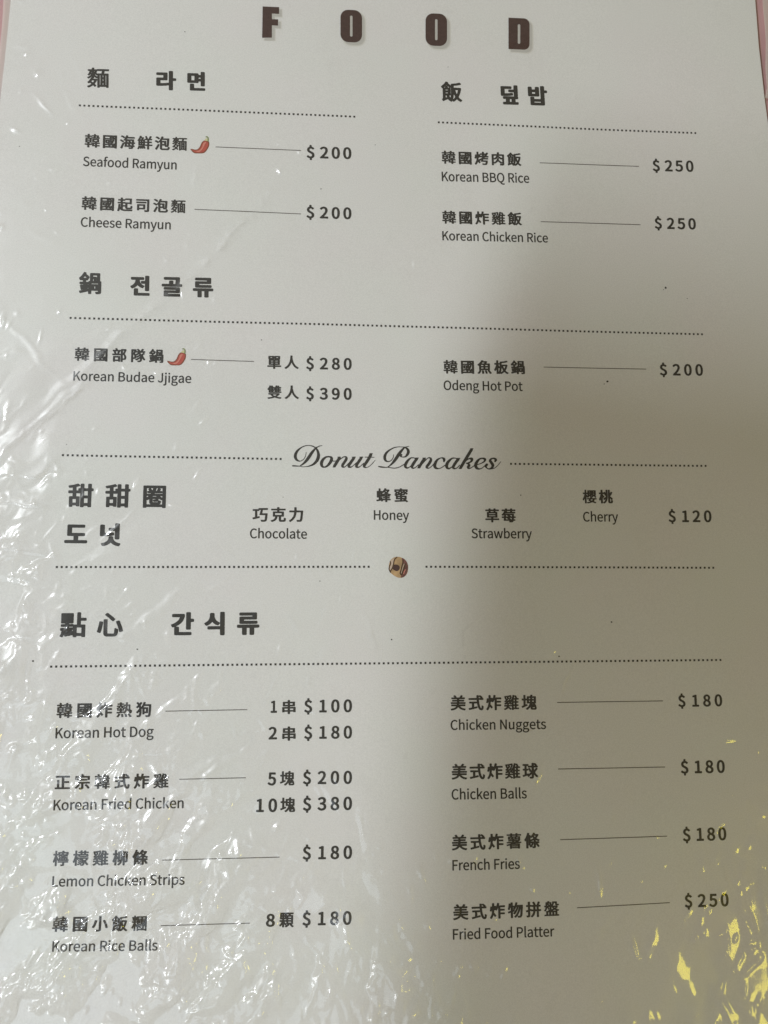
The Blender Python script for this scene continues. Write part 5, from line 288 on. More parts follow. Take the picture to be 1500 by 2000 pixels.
GLYPHS['麵'] = (1000, [[70,-94,-16,3,-9,7,-37,54,0,8,8,8,106,48,44,28,30,26,-58,46,-34,-25,-18,-3,-18,4,-49,52,-2,8,58,54,36,42,43,64,30,60,22,10,3,14,-5,6,-78,-62,-32,-19,-20,-5,-24,5,-41,49,5,13,86,51,50,39,17,19,-17,20,-44,-51,-22,-5,-20,5,-42,33,0,8,30,34,27,42,31,94,-50,3,-25,9,-4,10,0,46,6,14,25,7,144,1,5,62,9,9,22,4,50,0,25,-7,6,-10,0,-54,5,-5,106,0,14,13,24,5,476,0,28,-8,5,-11,0,-58,-9,-14,-24,-5,-163,-1,-23,-104,6,-5,162,0,22,-5,8,-10,1,-646,-6,-14,-25,-7,-68,3,-11,10,-2,26,-5,5,-266,0,-8,-3,-2,-28,-10,-11,-66,-4,-26,6,-7,15,-3,353,-45,-99,-63,-92,73,-80,2,-8,-9,-11,-46,-39,-28,-3,-12,6,-44,54,-10,7,-98,-67,-64,-31],[571,46,19,0,3,6,0,436,-7,7,-14,-1,-3,-6],[701,46,17,-1,5,5,0,82,-5,7,-16,-1,-3,-4],[829,46,17,0,3,6,0,436,-7,7,-12,-1,-3,-6],[263,160,7,2,20,30,27,56,-87,0,-33,-44,1,-6,22,-6],[701,228,17,-1,5,5,0,82,-5,7,-16,-1,-3,-4],[453,310,6,2,-1,51,-20,-13,-30,1,-82,69,-6,-52,-8,-7,-22,-6,-9,-17,5,-5,118,0],[701,408,17,-1,5,5,0,76,-5,7,-16,-1,-3,-4],[453,442,6,2,-1,48,-24,-4,-18,4,-35,38,-7,2,-16,-22],[460,580,30,11,147,1,21,107,-182,2,-45,-9,8,-16,-17,-60],[203,606,6,4,-3,49,-12,-41],[324,638,8,12,10,38,-2,4,-16,-2]])
GLYPHS['點'] = (1000, [[68,-102,-62,32,-11,16,3,12,27,38,15,38,24,108,-32,8,-15,12,-6,34,2,42,9,12,16,7,154,8,5,5,0,24,-5,5,-118,0,-28,7,-10,8,-5,12,1,54,7,14,17,8,136,3,4,3,1,12,-7,7,-126,2,-16,7,-8,10,-3,348,5,18,14,10,26,5,384,0,34,-9,11,-22,-3,-350,-12,-12,-26,-7,-124,0,-5,-5,1,-14,134,-3,24,-6,20,-14,108,2,7,7,1,442,10,16,30,9,64,0,32,-9,11,-20,1,-185,172,-2,30,-9,11,-18,0,-64,-6,-14,-11,-7,-28,-6,-162,0,-7,-7,2,-132,147,-3,18,-8,8,-15,1,-430,-5,-16,-22,-13,-78,-2,-34,10,-14,32,-164,0,-6,-3,-6,-28,-16,-11,-24,-4,-74,2,-16,7,-8,10,-4,57,-44,-1,-16,7,-10,15,-7,-24,-23,-12,-58,-12,-32,8,-12,-12,-14,-6,-62,-9,-22,5,-14,10,-10,51,-24,-51,-24,-33,-20,-11],[637,62,173,1,-1,207,-173,-1],[484,134,5,2,-1,34,-24,2,-3,-6],[147,142,26,8,-39,0,1,-4],[343,276,141,5,4,3,1,12,-5,5,-138,-2,-5,-5]])
GLYPHS['간'] = (920, [[188,-92,-38,9,-14,13,-5,14,0,280,5,20,-50,-9,-28,5,-16,8,-10,10,-33,62,-2,20,21,22,74,28,70,34,54,34,46,37,38,43,30,46,24,66,-260,3,-32,5,-18,9,-11,15,1,82,18,18,40,9,408,0,32,-5,21,-12,9,-18,-5,-84,-25,-88,-38,-76,-48,-65,-70,-68,-80,-55,-101,-52,91,-5,20,-7,16,-14,5,-16,3,-182,474,-3,22,-8,16,-17,0,-82,-18,-18,-40,-9],[668,132,-26,4,-16,8,-10,10,-5,16,0,654,12,22,27,12,116,1,28,-12,13,-23,1,-234,90,-5,28,-12,13,-23,0,-64,-8,-18,-23,-14,-100,-8,-1,-274,-6,-20,-15,-12,-20,-7]])
GLYPHS['골'] = (920, [[148,-102,-38,9,-14,13,-5,14,0,220,5,16,14,13,44,10,466,0,6,3,1,14,-7,5,-492,3,-27,12,-12,22,1,62,4,12,14,13,44,10,606,0,32,-5,26,-18,5,-18,0,-204,-5,-16,-16,-14,-42,-9,-466,0,-6,-3,-1,-22,7,-7,512,-3,27,-12,12,-22,0,-62,-5,-14,-14,-13,-44,-10],[52,366,-36,8,-18,18,-3,68,4,14,8,10,19,10,30,5,270,1,5,128,13,16,24,10,94,3,42,-10,14,-13,5,-14,1,-119,96,1,-12,24,13,94,0,66,-469,1,-30,4,-25,15,-8,20,1,62,5,14,15,12,42,9,604,0,32,-5,26,-18,5,-18,-2,-140,-10,-94,-12,-46,85,-5,20,-7,15,-12,6,-18,0,-58,-5,-14,-16,-14,-42,-9]])
GLYPHS['넛'] = (920, [[188,-108,-27,4,-24,16,-35,70,2,20,26,18,62,14,56,19,44,23,59,44,29,38,18,40,9,88,15,15,22,8,94,2,28,-4,18,-9,10,-10,4,-12,1,-48,9,-40,12,-28,38,-47,54,-39,32,-17,64,-23,64,-15,18,-10,9,-15,-2,-14,-42,-74,-29,-13,-36,0,-92,25,-64,25,-78,47,-56,46,-58,-48,-72,-43,-98,-37],[712,176,-38,9,-14,13,-5,14,-1,319,-194,2,-32,5,-18,9,-10,13,-3,72,13,23,28,12,214,3,3,152,6,18,15,12,20,7,112,0,29,-13,8,-10,4,-14,0,-610,-9,-19,-24,-14,-28,-4],[102,306,-26,4,-16,8,-10,10,-5,16,0,416,8,20,25,15,30,4,92,-2,22,-8,15,-15,4,-16,2,-314,169,9,154,24,40,-9,15,-12,5,-12,9,-76,-13,-16,-22,-10,-104,-19,-136,-14,-78,-4]])
GLYPHS['덮'] = (920, [[186,-100,-36,8,-17,16,-4,16,3,68,12,14,24,10,98,5,1,129,-5,5,-84,2,-30,14,-11,23,0,58,5,16,24,17,32,6,461,1,-5,199,-192,2,-40,9,-16,14,-5,14,3,72,16,17,22,8,210,3,3,176,7,19,24,15,30,5,74,0,28,-5,16,-8,11,-12,4,-18,0,-488,-4,-16,-10,-14,15,-16,4,-12,1,-64,-8,-18,-23,-14,-96,-7,-1,-127,5,-7,94,-2,29,-13,8,-10,4,-14,0,-58,-5,-16,-24,-17,-32,-6],[461,36,71,2,-2,132,-70,-2],[102,318,-38,9,-14,13,-5,14,0,410,8,22,23,14,34,5,398,0,30,-5,20,-11,11,-21,0,-62,-8,-18,-23,-14,-32,-5,-266,-2,-1,-209,9,-5,116,4,88,8,90,16,38,-1,24,-10,12,-14,11,-72,-8,-20,-13,-10,-20,-7,-162,-22,-158,-8]])
GLYPHS['도'] = (920, [[50,2,-36,8,-18,18,-3,72,5,14,16,14,40,9,300,0,7,5,-2,160,-203,1,-38,9,-18,18,-3,416,9,23,22,13,34,5,596,0,32,-5,21,-12,10,-20,-1,-64,-12,-21,-26,-11,-489,-4,-2,-208,9,-5,470,0,28,-4,18,-9,10,-10,5,-14,0,-58,-5,-16,-16,-14,-40,-9,-214,-2,-1,-159,7,-5,300,0,32,-5,23,-14,8,-18,0,-62,-9,-19,-22,-13,-32,-5]])
GLYPHS['라'] = (920, [[662,-112,-38,9,-14,13,-4,12,-4,215,-182,-24,-136,-8,-194,0,-32,6,-24,17,-5,18,0,330,6,22,25,16,30,5,258,0,6,2,1,7,-3,110,-264,1,-30,5,-16,8,-10,10,-5,14,0,56,4,18,11,12,18,9,30,4,396,0,32,-5,25,-16,6,-24,0,-306,-6,-20,-25,-16,-30,-5,-258,0,-7,-5,2,-134,71,-1,132,8,177,23,0,546,5,18,26,18,34,5,88,-2,20,-7,16,-14,5,-18,1,-316,108,-5,26,-11,10,-10,5,-14,0,-64,-9,-19,-24,-14,-116,-7,-4,-446,-16,-17,-22,-8]])
GLYPHS['류'] = (920, [[262,-112,-38,9,-14,13,-5,14,-1,258,-150,3,-28,4,-18,9,-10,10,-5,14,0,60,5,16,14,13,44,10,804,0,32,-5,26,-18,5,-16,0,-60,-5,-14,-16,-14,-40,-9,-150,-3,-1,-256,-5,-16,-14,-13,-42,-10,-74,0,-30,5,-22,13,-9,21,-1,256,-106,3,-7,-7,0,-250,-4,-16,-15,-15,-22,-8],[150,346,-38,9,-14,13,-5,14,0,234,5,16,10,10,18,9,30,4,468,0,5,5,0,24,-7,5,-494,3,-27,12,-12,22,0,62,5,14,10,10,18,9,30,4,610,0,32,-5,26,-18,5,-18,0,-220,-5,-16,-14,-13,-44,-10,-470,0,-5,-5,0,-32,7,-7,512,-3,27,-12,12,-22,0,-62,-5,-14,-10,-10,-18,-9,-30,-4]])
GLYPHS['면'] = (920, [[214,-92,-26,4,-16,8,-10,10,-5,16,0,274,13,23,28,12,112,0,20,-7,16,-14,5,-16,3,-174,454,-1,42,-10,14,-13,5,-14,-3,-73,-16,-16,-22,-8],[712,132,-36,8,-19,20,-5,210,-90,0,-3,-42,-6,-16,-25,-16,-28,-5,-404,0,-30,5,-20,11,-8,11,-3,16,0,406,8,22,23,14,30,5,402,0,30,-5,25,-16,6,-16,3,-42,88,-1,5,7,0,114,5,14,10,10,26,11,90,2,32,-5,20,-11,7,-9,4,-16,0,-650,-9,-19,-24,-14,-28,-4],[229,424,137,1,-1,221,-137,-1],[561,508,91,0,2,52,-92,2]])
GLYPHS['밥'] = (920, [[182,-100,-38,9,-14,13,-5,14,0,344,5,18,24,17,32,6,72,0,40,-9,19,-20,2,-74,5,-5,285,1,2,70,12,24,-12,28,3,498,18,18,40,9,74,0,42,-10,14,-13,5,-16,1,-167,100,-7,25,-16,6,-20,0,-60,-5,-14,-10,-10,-26,-11,-86,-2,-5,-5,0,-176,-12,-26,12,-28,0,-340,-5,-18,-24,-17,-32,-6],[321,36,285,-1,5,5,0,34,-7,5,-280,0,-5,-7],[86,336,-26,4,-16,8,-10,10,-5,16,0,400,10,24,21,12,30,5,72,0,42,-10,14,-13,4,-12,1,-94,9,-5,133,1,4,104,11,15,18,9,30,5,72,0,30,-5,22,-13,9,-23,0,-396,-3,-16,-7,-10,-21,-12,-30,-5],[225,470,139,0,2,74,-140,2]])
GLYPHS['식'] = (920, [[708,-112,-38,9,-14,13,-4,12,-4,210,-456,1,-42,10,-14,13,-5,14,3,73,16,16,22,8,480,3,-2,121,-42,-63,-14,-14,-26,-11,-32,0,-58,23,-56,34,-41,32,-51,51,-48,-54,-60,-49,-74,-41,-24,-10,-24,-3,-26,4,-19,10,-50,74,-1,18,9,12,61,32,50,35,39,41,31,48,20,46,11,44,5,132,5,14,15,12,40,9,72,0,30,-5,22,-13,9,-21,4,-126,13,-46,20,-42,25,-38,29,-31,68,-47,46,-21,20,-21,3,414,4,16,11,12,16,8,36,5,86,-2,22,-8,15,-15,4,-18,0,-528,-4,-16,-12,-16,11,-12,5,-16,0,-306,-9,-19,-24,-14,-28,-4]])
GLYPHS['전'] = (920, [[216,-92,-26,4,-16,8,-10,10,-5,16,0,272,13,23,28,12,112,0,20,-7,16,-14,5,-16,3,-172,456,-1,42,-10,14,-13,5,-14,-3,-73,-16,-16,-22,-8],[712,128,-38,9,-14,13,-5,14,-1,306,-122,3,-42,10,-15,13,-3,12,-1,64,13,23,28,12,141,3,2,208,5,18,16,14,20,7,112,0,29,-13,8,-10,4,-14,0,-656,-9,-19,-24,-14,-28,-4],[78,246,-20,7,-18,17,-38,60,-2,22,18,18,44,20,42,26,60,58,26,40,19,42,10,36,4,54,-7,5,-134,0,-42,10,-14,13,-5,16,0,60,10,20,21,12,32,5,468,0,34,-5,22,-13,9,-19,0,-60,-5,-16,-10,-10,-16,-8,-28,-5,-132,0,-7,-7,4,-46,11,-38,16,-34,26,-38,54,-52,42,-26,44,-20,17,-16,3,-12,-4,-12,-45,-70,-21,-12,-26,-4,-26,4,-40,17,-78,47,-72,65,-63,-67,-53,-40,-86,-42]])
SCRIPT_WORDS = [[396,567,-38,-7,-30,-9,-60,-27,-40,-26,-27,-22,-19,-19,-18,-24,-16,-30,-8,-26,-3,-25,3,-26,7,-21,15,-25,17,-16,25,-14,23,-6,22,-1,23,4,30,12,26,19,17,19,17,26,12,28,13,74,-2,6,-5,1,-4,-5,-12,-61,-8,-24,-21,-36,-23,-22,-30,-17,-14,-5,-12,-1,-12,4,-14,9,-11,10,-13,18,-8,25,-2,28,3,21,9,28,14,29,17,25,28,30,20,18,24,16,30,14,43,12,35,4,39,-3,35,-9,39,-19,10,-7,0,-4,-59,-60,-32,-36,-83,-126,-42,-57,-20,-21,-47,-40,-12,-6,-18,0,-75,10,-39,-1,-8,-3,-4,-6,1,-8,5,-6,9,-2,62,-2,77,2,28,-9,23,-3,74,2,58,6,61,16,40,19,40,31,35,40,19,33,10,26,6,35,0,30,-6,34,-13,38,-14,26,-27,36,15,12,30,16,21,8,35,6,4,4,-1,5,-7,3,-43,-4,-79,-32,-43,25,-28,10,-56,6],[2382,548,-77,-13,-84,4,-44,0,-63,-8,-29,-8,-30,-13,-51,-26,-45,-28,-36,-33,-25,-38,-12,-41,0,-37,5,-19,9,-18,12,-15,12,-10,15,-7,18,-4,16,-1,20,2,19,5,20,10,14,11,21,23,13,23,9,24,3,19,1,29,-4,6,-7,-3,-3,-32,-4,-19,-15,-29,-18,-23,-18,-14,-18,-7,-20,-3,-18,5,-15,12,-8,14,-5,28,1,18,5,25,11,31,14,22,19,22,31,28,32,22,34,18,38,14,45,9,39,3,46,-3,16,-3,2,-3,-43,-35,-52,-59,-26,-35,-98,-154,-44,-55,-24,-22,-25,-15,-25,-2,-86,14,-57,5,-7,-3,-3,-6,1,-7,6,-4,43,-13,27,-4,74,0,33,4,100,-17,45,-1,36,4,36,9,45,21,56,33,2,-3,2,-23,6,-17,12,-13,18,-10,22,-5,18,3,21,10,31,23,10,-19,11,-11,16,-7,16,-2,18,4,20,10,26,19,35,33,-9,-21,-2,-15,-10,-6,-1,-7,6,-5,39,-3,15,6,46,78,96,102,11,8,14,3,13,-2,5,-4,1,-10,-4,-15,-34,-60,-38,-47,-9,-23,1,-16,7,-13,10,-8,15,-6,27,0,23,9,38,28,28,28,2,-2,4,-25,11,-21,18,-16,24,-10,35,0,48,12,37,18,55,37,7,-27,7,-15,15,-15,18,-10,19,-3,19,3,22,12,25,19,13,-18,11,-8,21,-6,19,0,24,8,26,18,46,52,-2,10,-5,2,-5,-1,-41,-46,-24,-16,-16,-2,-13,7,0,8,25,44,36,55,34,39,5,13,0,12,9,5,3,8,-3,6,-5,2,-67,-2,-24,8,-42,2,-22,-4,-24,-11,-25,-16,-26,-21,-20,-19,-18,-22,-9,-16,-11,-31,-40,-30,-29,-18,-38,-17,-21,-2,-18,5,-15,9,-9,11,-3,13,1,18,7,28,13,37,13,23,18,19,20,15,16,8,17,1,13,-4,6,-5,3,-9,7,-45,6,-7,9,-4,9,1,7,5,12,24,4,14,0,13,-4,12,-8,12,-10,8,-13,6,-18,4,-14,0,-25,-4,-41,-12,-24,-10,-18,-11,-28,-30,-16,-25,-16,-33,-38,-44,-39,-30,-13,-5,-11,0,-7,4,1,5,33,39,26,39,17,32,7,29,-4,24,-12,20,-15,10,-23,4,-17,-2,-18,-8,-17,-13,-23,-23,-1,15,8,6,2,5,-5,9,-31,1,-34,-2,-4,-8,7,-9,0,-3,-26,-37,-46,-75,-9,3,-6,-1,-48,-47,-23,-13,-19,-4,-10,6,4,12,55,91,35,47,4,22,12,4,3,8,-3,5,-5,2,-37,1,-32,-4,-25,9,-38,2,-31,-7,-42,-25,-31,-29,-14,-16,-19,-28,-12,-27,-10,-4,-42,-27,-45,-24,-36,-12,-56,-7,-27,1,-76,10,-1,4,53,36,39,32,27,26,43,52,40,62,3,0,16,-14,17,-6,34,-6,25,0,20,3,17,6,21,14,16,15,16,20,12,23,6,23,0,20,-8,28,-13,20,-12,13,-28,18,7,4,43,9,3,5,-2,5],[2307,505,6,-1,10,-9,17,-24,8,-29,-3,-21,-20,-46,-14,-20,-13,-8,-14,-4,-16,-1,-12,2,-10,5,-2,3,13,16,0,15,-8,10,-15,4,-1,3,50,75],[3587,505,-6,-5,0,-10,-2,-5,-88,-142,-120,-201,-3,-9,-1,-13,-9,-5,-3,-4,0,-6,4,-4,38,-4,18,5,88,145,32,27,19,10,13,4,11,-1,11,-7,-1,-15,-5,-11,-15,-10,-38,-17,-30,-6,-6,-8,5,-10,29,-12,6,-6,1,-9,-18,-25,-2,-20,5,-13,8,-11,11,-8,12,-3,16,1,31,13,22,13,39,30,14,-32,12,-16,18,-13,25,-6,17,-1,22,2,29,9,26,16,42,34,12,-16,19,-17,27,-17,19,-7,13,-2,19,1,61,12,34,13,42,34,38,43,37,51,-1,7,-8,-1,-51,-64,-43,-42,-27,-18,-19,-5,16,36,2,13,-1,16,-10,22,-43,59,-2,6,2,8,6,8,13,5,20,2,9,-2,11,-14,-8,-22,1,-13,7,-8,11,-3,10,4,22,22,6,12,1,14,-4,11,-7,9,-14,10,-14,6,-20,4,-15,0,-36,-6,-19,-8,-18,-14,-11,-14,-4,-16,0,-14,5,-13,27,-37,18,-32,0,-10,-5,-16,-13,-16,-15,-10,-17,-4,-19,5,-14,10,-4,8,0,14,19,23,3,15,-7,15,-8,5,-10,1,-11,-3,-18,-16,-18,-24,-46,-39,-27,-12,-13,-2,-11,1,-19,8,-15,13,-7,20,-1,21,66,19,67,30,18,13,11,11,10,16,4,15,-1,13,-6,11,-7,8,-12,7,-30,5,-48,-3,-19,-5,-22,-9,-38,-27,-18,-18,-20,-29,-11,-24,-8,-34,-47,-39,-22,-8,-19,-3,-2,4,18,25,3,15,-5,21,-15,22,31,11,21,14,17,21,6,13,2,14,-2,15,-7,12,-10,8,-15,5,-16,0,-14,-2,-16,-6,-24,-13,-2,1,94,158,3,10,0,14,9,3,3,5,-2,7,-6,3],[564,480,4,-1,5,-11,13,-36,5,-43,-2,-35,-8,-33,-11,-29,-15,-29,-22,-30,-24,-24,-25,-18,-26,-15,-36,-14,-29,-7,-53,-7,-36,0,-26,6,3,5,45,24,34,23,27,22,31,31,39,50,39,65],[1638,409,-19,-2,-5,-3,-1,-15,-23,-50,-63,-1,-5,-2,-2,-7,5,-6,51,0,3,-2,-1,-5,-67,-100,-3,-1,-7,4,-6,-1,-53,-53,-20,-13,-15,-6,-15,1,-7,4,0,5,27,47,66,96,4,21,10,3,4,4,0,10,-9,4,-60,-1,-8,-2,-3,-8,9,-9,-1,-3,-25,-33,-35,-54,-13,-5,-56,-55,-23,-15,-18,-7,-13,1,-3,3,0,4,96,143,3,19,9,5,3,7,-3,8,-8,2,-59,-1,-7,-2,-3,-5,1,-5,10,-7,0,-3,-68,-95,-12,-8,-43,-47,-19,-15,-11,-5,-7,0,-7,4,-2,5,1,7,62,91,11,21,6,20,-1,22,-7,16,-12,12,-17,5,-28,-1,-21,-6,-17,-9,-28,-22,-5,11,-2,12,-6,6,-53,-2,-5,-4,-1,-6,4,-6,7,-4,0,-3,-44,-61,-3,7,-5,3,-22,-9,-21,9,2,31,-3,18,-12,20,-17,13,-21,5,-37,2,-33,-2,-21,-4,-25,-11,-25,-16,-22,-19,-16,-19,-14,-25,-10,-28,-3,-23,2,-22,6,-19,7,-14,12,-14,12,-9,15,-6,18,-2,44,4,32,12,44,33,29,32,29,46,30,-7,25,10,-2,-7,-44,-76,-3,-11,0,-11,-6,-9,1,-5,6,-3,28,-3,15,3,6,4,81,134,62,50,15,7,18,2,15,-4,-5,-18,-32,-54,-33,-47,-11,-26,-1,-19,3,-13,8,-12,11,-8,23,-5,21,4,21,14,35,33,2,-26,11,-17,20,-9,12,-1,18,2,14,6,20,13,58,50,-6,-33,1,-11,5,-11,10,-10,12,-5,15,-2,17,1,22,8,22,14,57,52,-7,-21,-2,-15,3,-15,6,-10,11,-9,16,-5,26,0,14,2,39,15,36,25,54,57,43,54,-3,7,-7,-3,-75,-84,-21,-21,-20,-15,-24,-12,-18,-4,-15,0,-15,5,0,4,9,15,79,115,25,43,6,1,55,0,6,4,0,6,-5,3,-53,3,12,35,1,14,11,6,2,8,-7,6],[811,328,7,0,24,-8,8,-6,-4,-22,-17,-42,-32,-53,-26,-29,-26,-16,-11,-2,-10,1,-8,7,-6,8,-4,27,3,24,12,35,17,28,29,31,16,9],[2474,309,15,-2,11,-7,1,-4,-53,-79,-24,-43,-21,-22,-17,-11,-23,-8,-12,3,-10,14,3,18,13,35,27,48,28,36,16,14,14,6],[3286,303,8,0,7,-3,10,-6,1,-4,-20,-24,-37,-55,-19,-32,-11,-25,-15,-14,-23,-13,-15,-3,-11,2,-10,15,1,27,8,29,17,28,37,48,22,21,15,6],[3814,293,19,-2,13,-10,2,-16,-8,-15,-21,-16,-37,-21,-48,-16,-7,-1,1,7,12,26,27,43,19,15]]

_cache = {}
def points(c):
    o_ = []; x = y = 0
    for i in range(0, len(c), 2): x += c[i]; y += c[i+1]; o_.append((x, y))
    return o_
def glyph(k):
    if k not in _cache:
        adv, s = GLYPHS[k]
        loops = [points(c) for c in s]
        V, F = tess(loops)
        _cache[k] = (adv, V, F, min(v[0] for v in V), max(v[0] for v in V), min(v[1] for v in V), max(v[1] for v in V))
    return _cache[k]

menu = thing('menu_page', 'white printed food menu page with Chinese, Korean and English dishes and prices', 'menu')

def text(name, s, x0, y0, x1, y1, h, mode='cjk', m=None):
    "set s so that its ink runs from (x0,y0) to (x1,y1), h high (photo measures)"
    A, B = P(x0, y0), P(x1, y1)
    u = (B - A); W = u.length; u.normalize(); v = Vector((-u.y, u.x, 0))
    xm, ym = (x0 + x1) / 2, (y0 + y1) / 2
    H = (P(xm, ym - h) - P(xm, ym)).dot(v)
    keys = []; 
    for ch in s:
        if ch == ' ': keys.append(None)
        else: keys.append('b' + ch if (mode != 'latin' and ch in '$0123456789') else ch)
    G = [glyph(k) if k else None for k in keys]
    ink = [g for g in G if g]
    if mode == 'cjk':
        lo = min(g[5] for g in ink); hi = max(g[6] for g in ink); sc_ = H / (hi - lo)
    else:
        lo = 0; sc_ = H / (740 if mode == 'latin' else 745)
    pos = []; x = 0
    for i, (ch, g) in enumerate(zip(s, G)):
        if g is None: x += 224 if mode == 'latin' else 130; pos.append(None); continue
        pos.append(x); x += g[0]
    first, last = ink[0], ink[-1]
    nat = pos[-1] + last[4] - first[3]
    n = len([g for g in G if g])
    sx = 1.0; track = 0.0
    if mode == 'latin' or n == 1: sx = W / (sc_ * nat)
    else: track = (W / sc_ - nat) / (n - 1)
    V, F = [], []; k = 0
    for g, x in zip(G, pos):
        if g is None: continue
        off = x + track * k - first[3]; k += 1; b = len(V)
        for (gx, gy) in g[1]:
            q = A + u * ((gx + off) * sx * sc_) + v * ((gy - lo) * sc_)
            V.append((q.x, q.y))
        F += [tuple(b + i for i in f) for f in g[2]]
    return link(name, drape(V), F, m or INK, menu, label='printed characters reading ' + s)

def rule(x0, y0, x1, y1, wpx=1.5, m=None):
    A, B = P(x0, y0), P(x1, y1); u = B - A; L = u.length; u.normalize(); v = Vector((-u.y, u.x, 0)); hw = wpx * 0.000147 / 2
    n = max(2, int(L / 0.004)); pts = []
    for i in range(n + 1):
        q = A + u * (L * i / n)
        pts += [((q - v * hw).x, (q - v * hw).y), ((q + v * hw).x, (q + v * hw).y)]
    return link('leader_line', drape(pts), [(2*i, 2*i+2, 2*i+3, 2*i+1) for i in range(n)], m or INK_THIN, menu)
def dots(x0, y0, x1, y1, pitch=0.00131, size=0.00058):
    A, B = P(x0, y0), P(x1, y1); u = B - A; L = u.length; u.normalize(); v = Vector((-u.y, u.x, 0))
    n = round(L / pitch); V, F = [], []
    for i in range(n + 1):
        c = A + u * (L * i / n); h = size / 2; b = len(V)
        for a, e in ((-1, -1), (1, -1), (1, 1), (-1, 1)):
            q = c + u * (a * h) + v * (e * h); V.append((q.x, q.y))
        F.append((b, b+1, b+2, b+3))
    return link('dotted_line', drape(V), F, INK, menu)

# ------------------------------------------------------------------ tabletop, pink card, paper sheet
def slab(name, pts, z0, z1, m, parent=None, wave=True, **pr):
    n = len(pts); hh = (lambda x, y: float(page_h(x, y))) if wave else (lambda x, y: 0.0)
    V = [(x, y, hh(x, y) + z1) for x, y in pts] + [(x, y, hh(x, y) + z0) for x, y in pts]
    return link(name, V, [tuple(range(n)), tuple(range(2*n-1, n-1, -1))] + [(i, i+n, (i+1) % n + n, (i+1) % n) for i in range(n)], m, parent, **pr)
slab('table_top', [(-0.8, -0.8), (0.8, -0.8), (0.8, 0.8), (-0.8, 0.8)], -0.03, -0.0045, TABLE, wave=False, kind='structure')
def pp(*l): return [(P(a, b).x, P(a, b).y) for a, b in l]
card_pts = pp((-1, -160), (1496, -160), (1650, 1000), (1720, 2300), (-160, 2300), (-120, 1000))
cardo = slab('pink_card', card_pts, -0.0035, -0.0012, PINK, wave=False)
cardo['label'] = 'pink backing card showing as narrow strips beside the white menu page'; cardo['category'] = 'card'

def sheet(name, rows, lift, thick, m, parent, n=70):
    "a thin sheet that follows the page; rows = (left px, right px, y px) outline measured down the photo"
    V, F = [], []
    L = [P(a, y) for a, b, y in rows]; R = [P(b, y) for a, b, y in rows]
    ts = np.linspace(0, len(rows) - 1, 110)
    for t in ts:
        i = min(int(t), len(rows) - 2); f = t - i
        a = L[i].lerp(L[i+1], f); b = R[i].lerp(R[i+1], f)
        for k in range(n + 1):
            q = a.lerp(b, k / n); V.append((q.x, q.y, float(page_h(q.x, q.y)) + lift))
    nv = len(V); V += [(x, y, z - thick) for x, y, z in V]
    m_ = n + 1
    for j in range(len(ts) - 1):
        for k in range(n):
            q = j * m_ + k; f = (q, q + m_, q + m_ + 1, q + 1); F.append(f); F.append(tuple(nv + i for i in f[::-1]))
    for j in range(len(ts) - 1):
        for k in (0, n):
            q = j * m_ + k; F.append((q, q + m_, q + m_ + nv, q + nv) if k else (q, q + nv, q + m_ + nv, q + m_))
    for k in range(n):
        for j in (0, len(ts) - 1):
            q = j * m_ + k; F.append((q, q + 1, q + 1 + nv, q + nv))
    return link(name, V, F, m, parent, smooth=False)
rows = [(36, 1462, -140), (21, 1475, 0), (12, 1482, 90), (1, 1493, 190), (-14, 1512, 330), (-30, 1545, 620), (-60, 1590, 1100), (-95, 1640, 1700), (-125, 1690, 2250)]
ps = sheet('paper_sheet', rows, 0.0, 0.0002, PAPER, menu)

# ------------------------------------------------------------------ printed matter
def title(loops_px, x, y):
    "one title letter with the soft drop shadow printed behind it; loops in photo px from its top-left corner"
    def build(name, grow, ox, oy, lift, m, par):
        L = []
        for k, lp in enumerate(loops_px):
            n = len(lp); o_ = []
            for i, (a, b) in enumerate(lp):
                p0 = lp[i-1]; p1 = lp[(i+1) % n]
                tx, ty = p1[0]-p0[0], p1[1]-p0[1]; l = math.hypot(tx, ty) or 1
                o_.append((a + ty / l * grow, b - tx / l * grow))
            L.append([tuple(P(x + a + ox, y + b + oy + 0.045 * a).xy) for a, b in o_])
        V, F = tess(L)
        return link(name, drape(V, lift), F, m, par)
    t = build('title_letter', 0, 0, 0, EPS * 3, TITLE, menu)
    for g, q in zip((3.0, 1.4, -0.2), SHADOWS): build('drop_shadow', g, 5, 5, EPS * (0.6 + 0.7 * SHADOWS.index(q)), q, t)
SHADOWS = [mat('light grey printed shadow', (0.72, 0.71, 0.67), 0.7, spec=0.2), mat('grey printed shadow', (0.63, 0.62, 0.585), 0.7, spec=0.2), mat('deep grey printed shadow', (0.53, 0.52, 0.49), 0.7, spec=0.2)]
def rr(x0, y0, x1, y1, r, n=7, rl=None):
    "rounded rectangle, clockwise on screen; rl = radius of the left corners"
    rl = r if rl is None else rl; o_ = []
    for cx_, cy_, rr_, a0 in ((x1 - r, y0 + r, r, -90), (x1 - r, y1 - r, r, 0), (x0 + rl, y1 - rl, rl, 90), (x0 + rl, y0 + rl, rl, 180)):
        for i in range(n if rr_ > 0.5 else 1):
            a = math.radians(a0 + 90 * i / (n - 1)); o_.append((cx_ + rr_ * math.cos(a), cy_ + rr_ * math.sin(a)))
    return o_
def hole(x0, y0, x1, y1, r): return rr(x0, y0, x1, y1, r)[::-1]
title([[(1, 0), (33, 0), (33, 13), (19, 13), (19, 24), (31, 24), (31, 36), (19, 36), (19, 60), (0, 61)]], 512, 13)
title([rr(0, 0, 42, 63, 15), hole(18.5, 11, 23.5, 52, 2.4)], 665, 19)
title([rr(0, 0, 42, 63, 15), hole(18.5, 11, 23.5, 52, 2.4)], 831, 26)
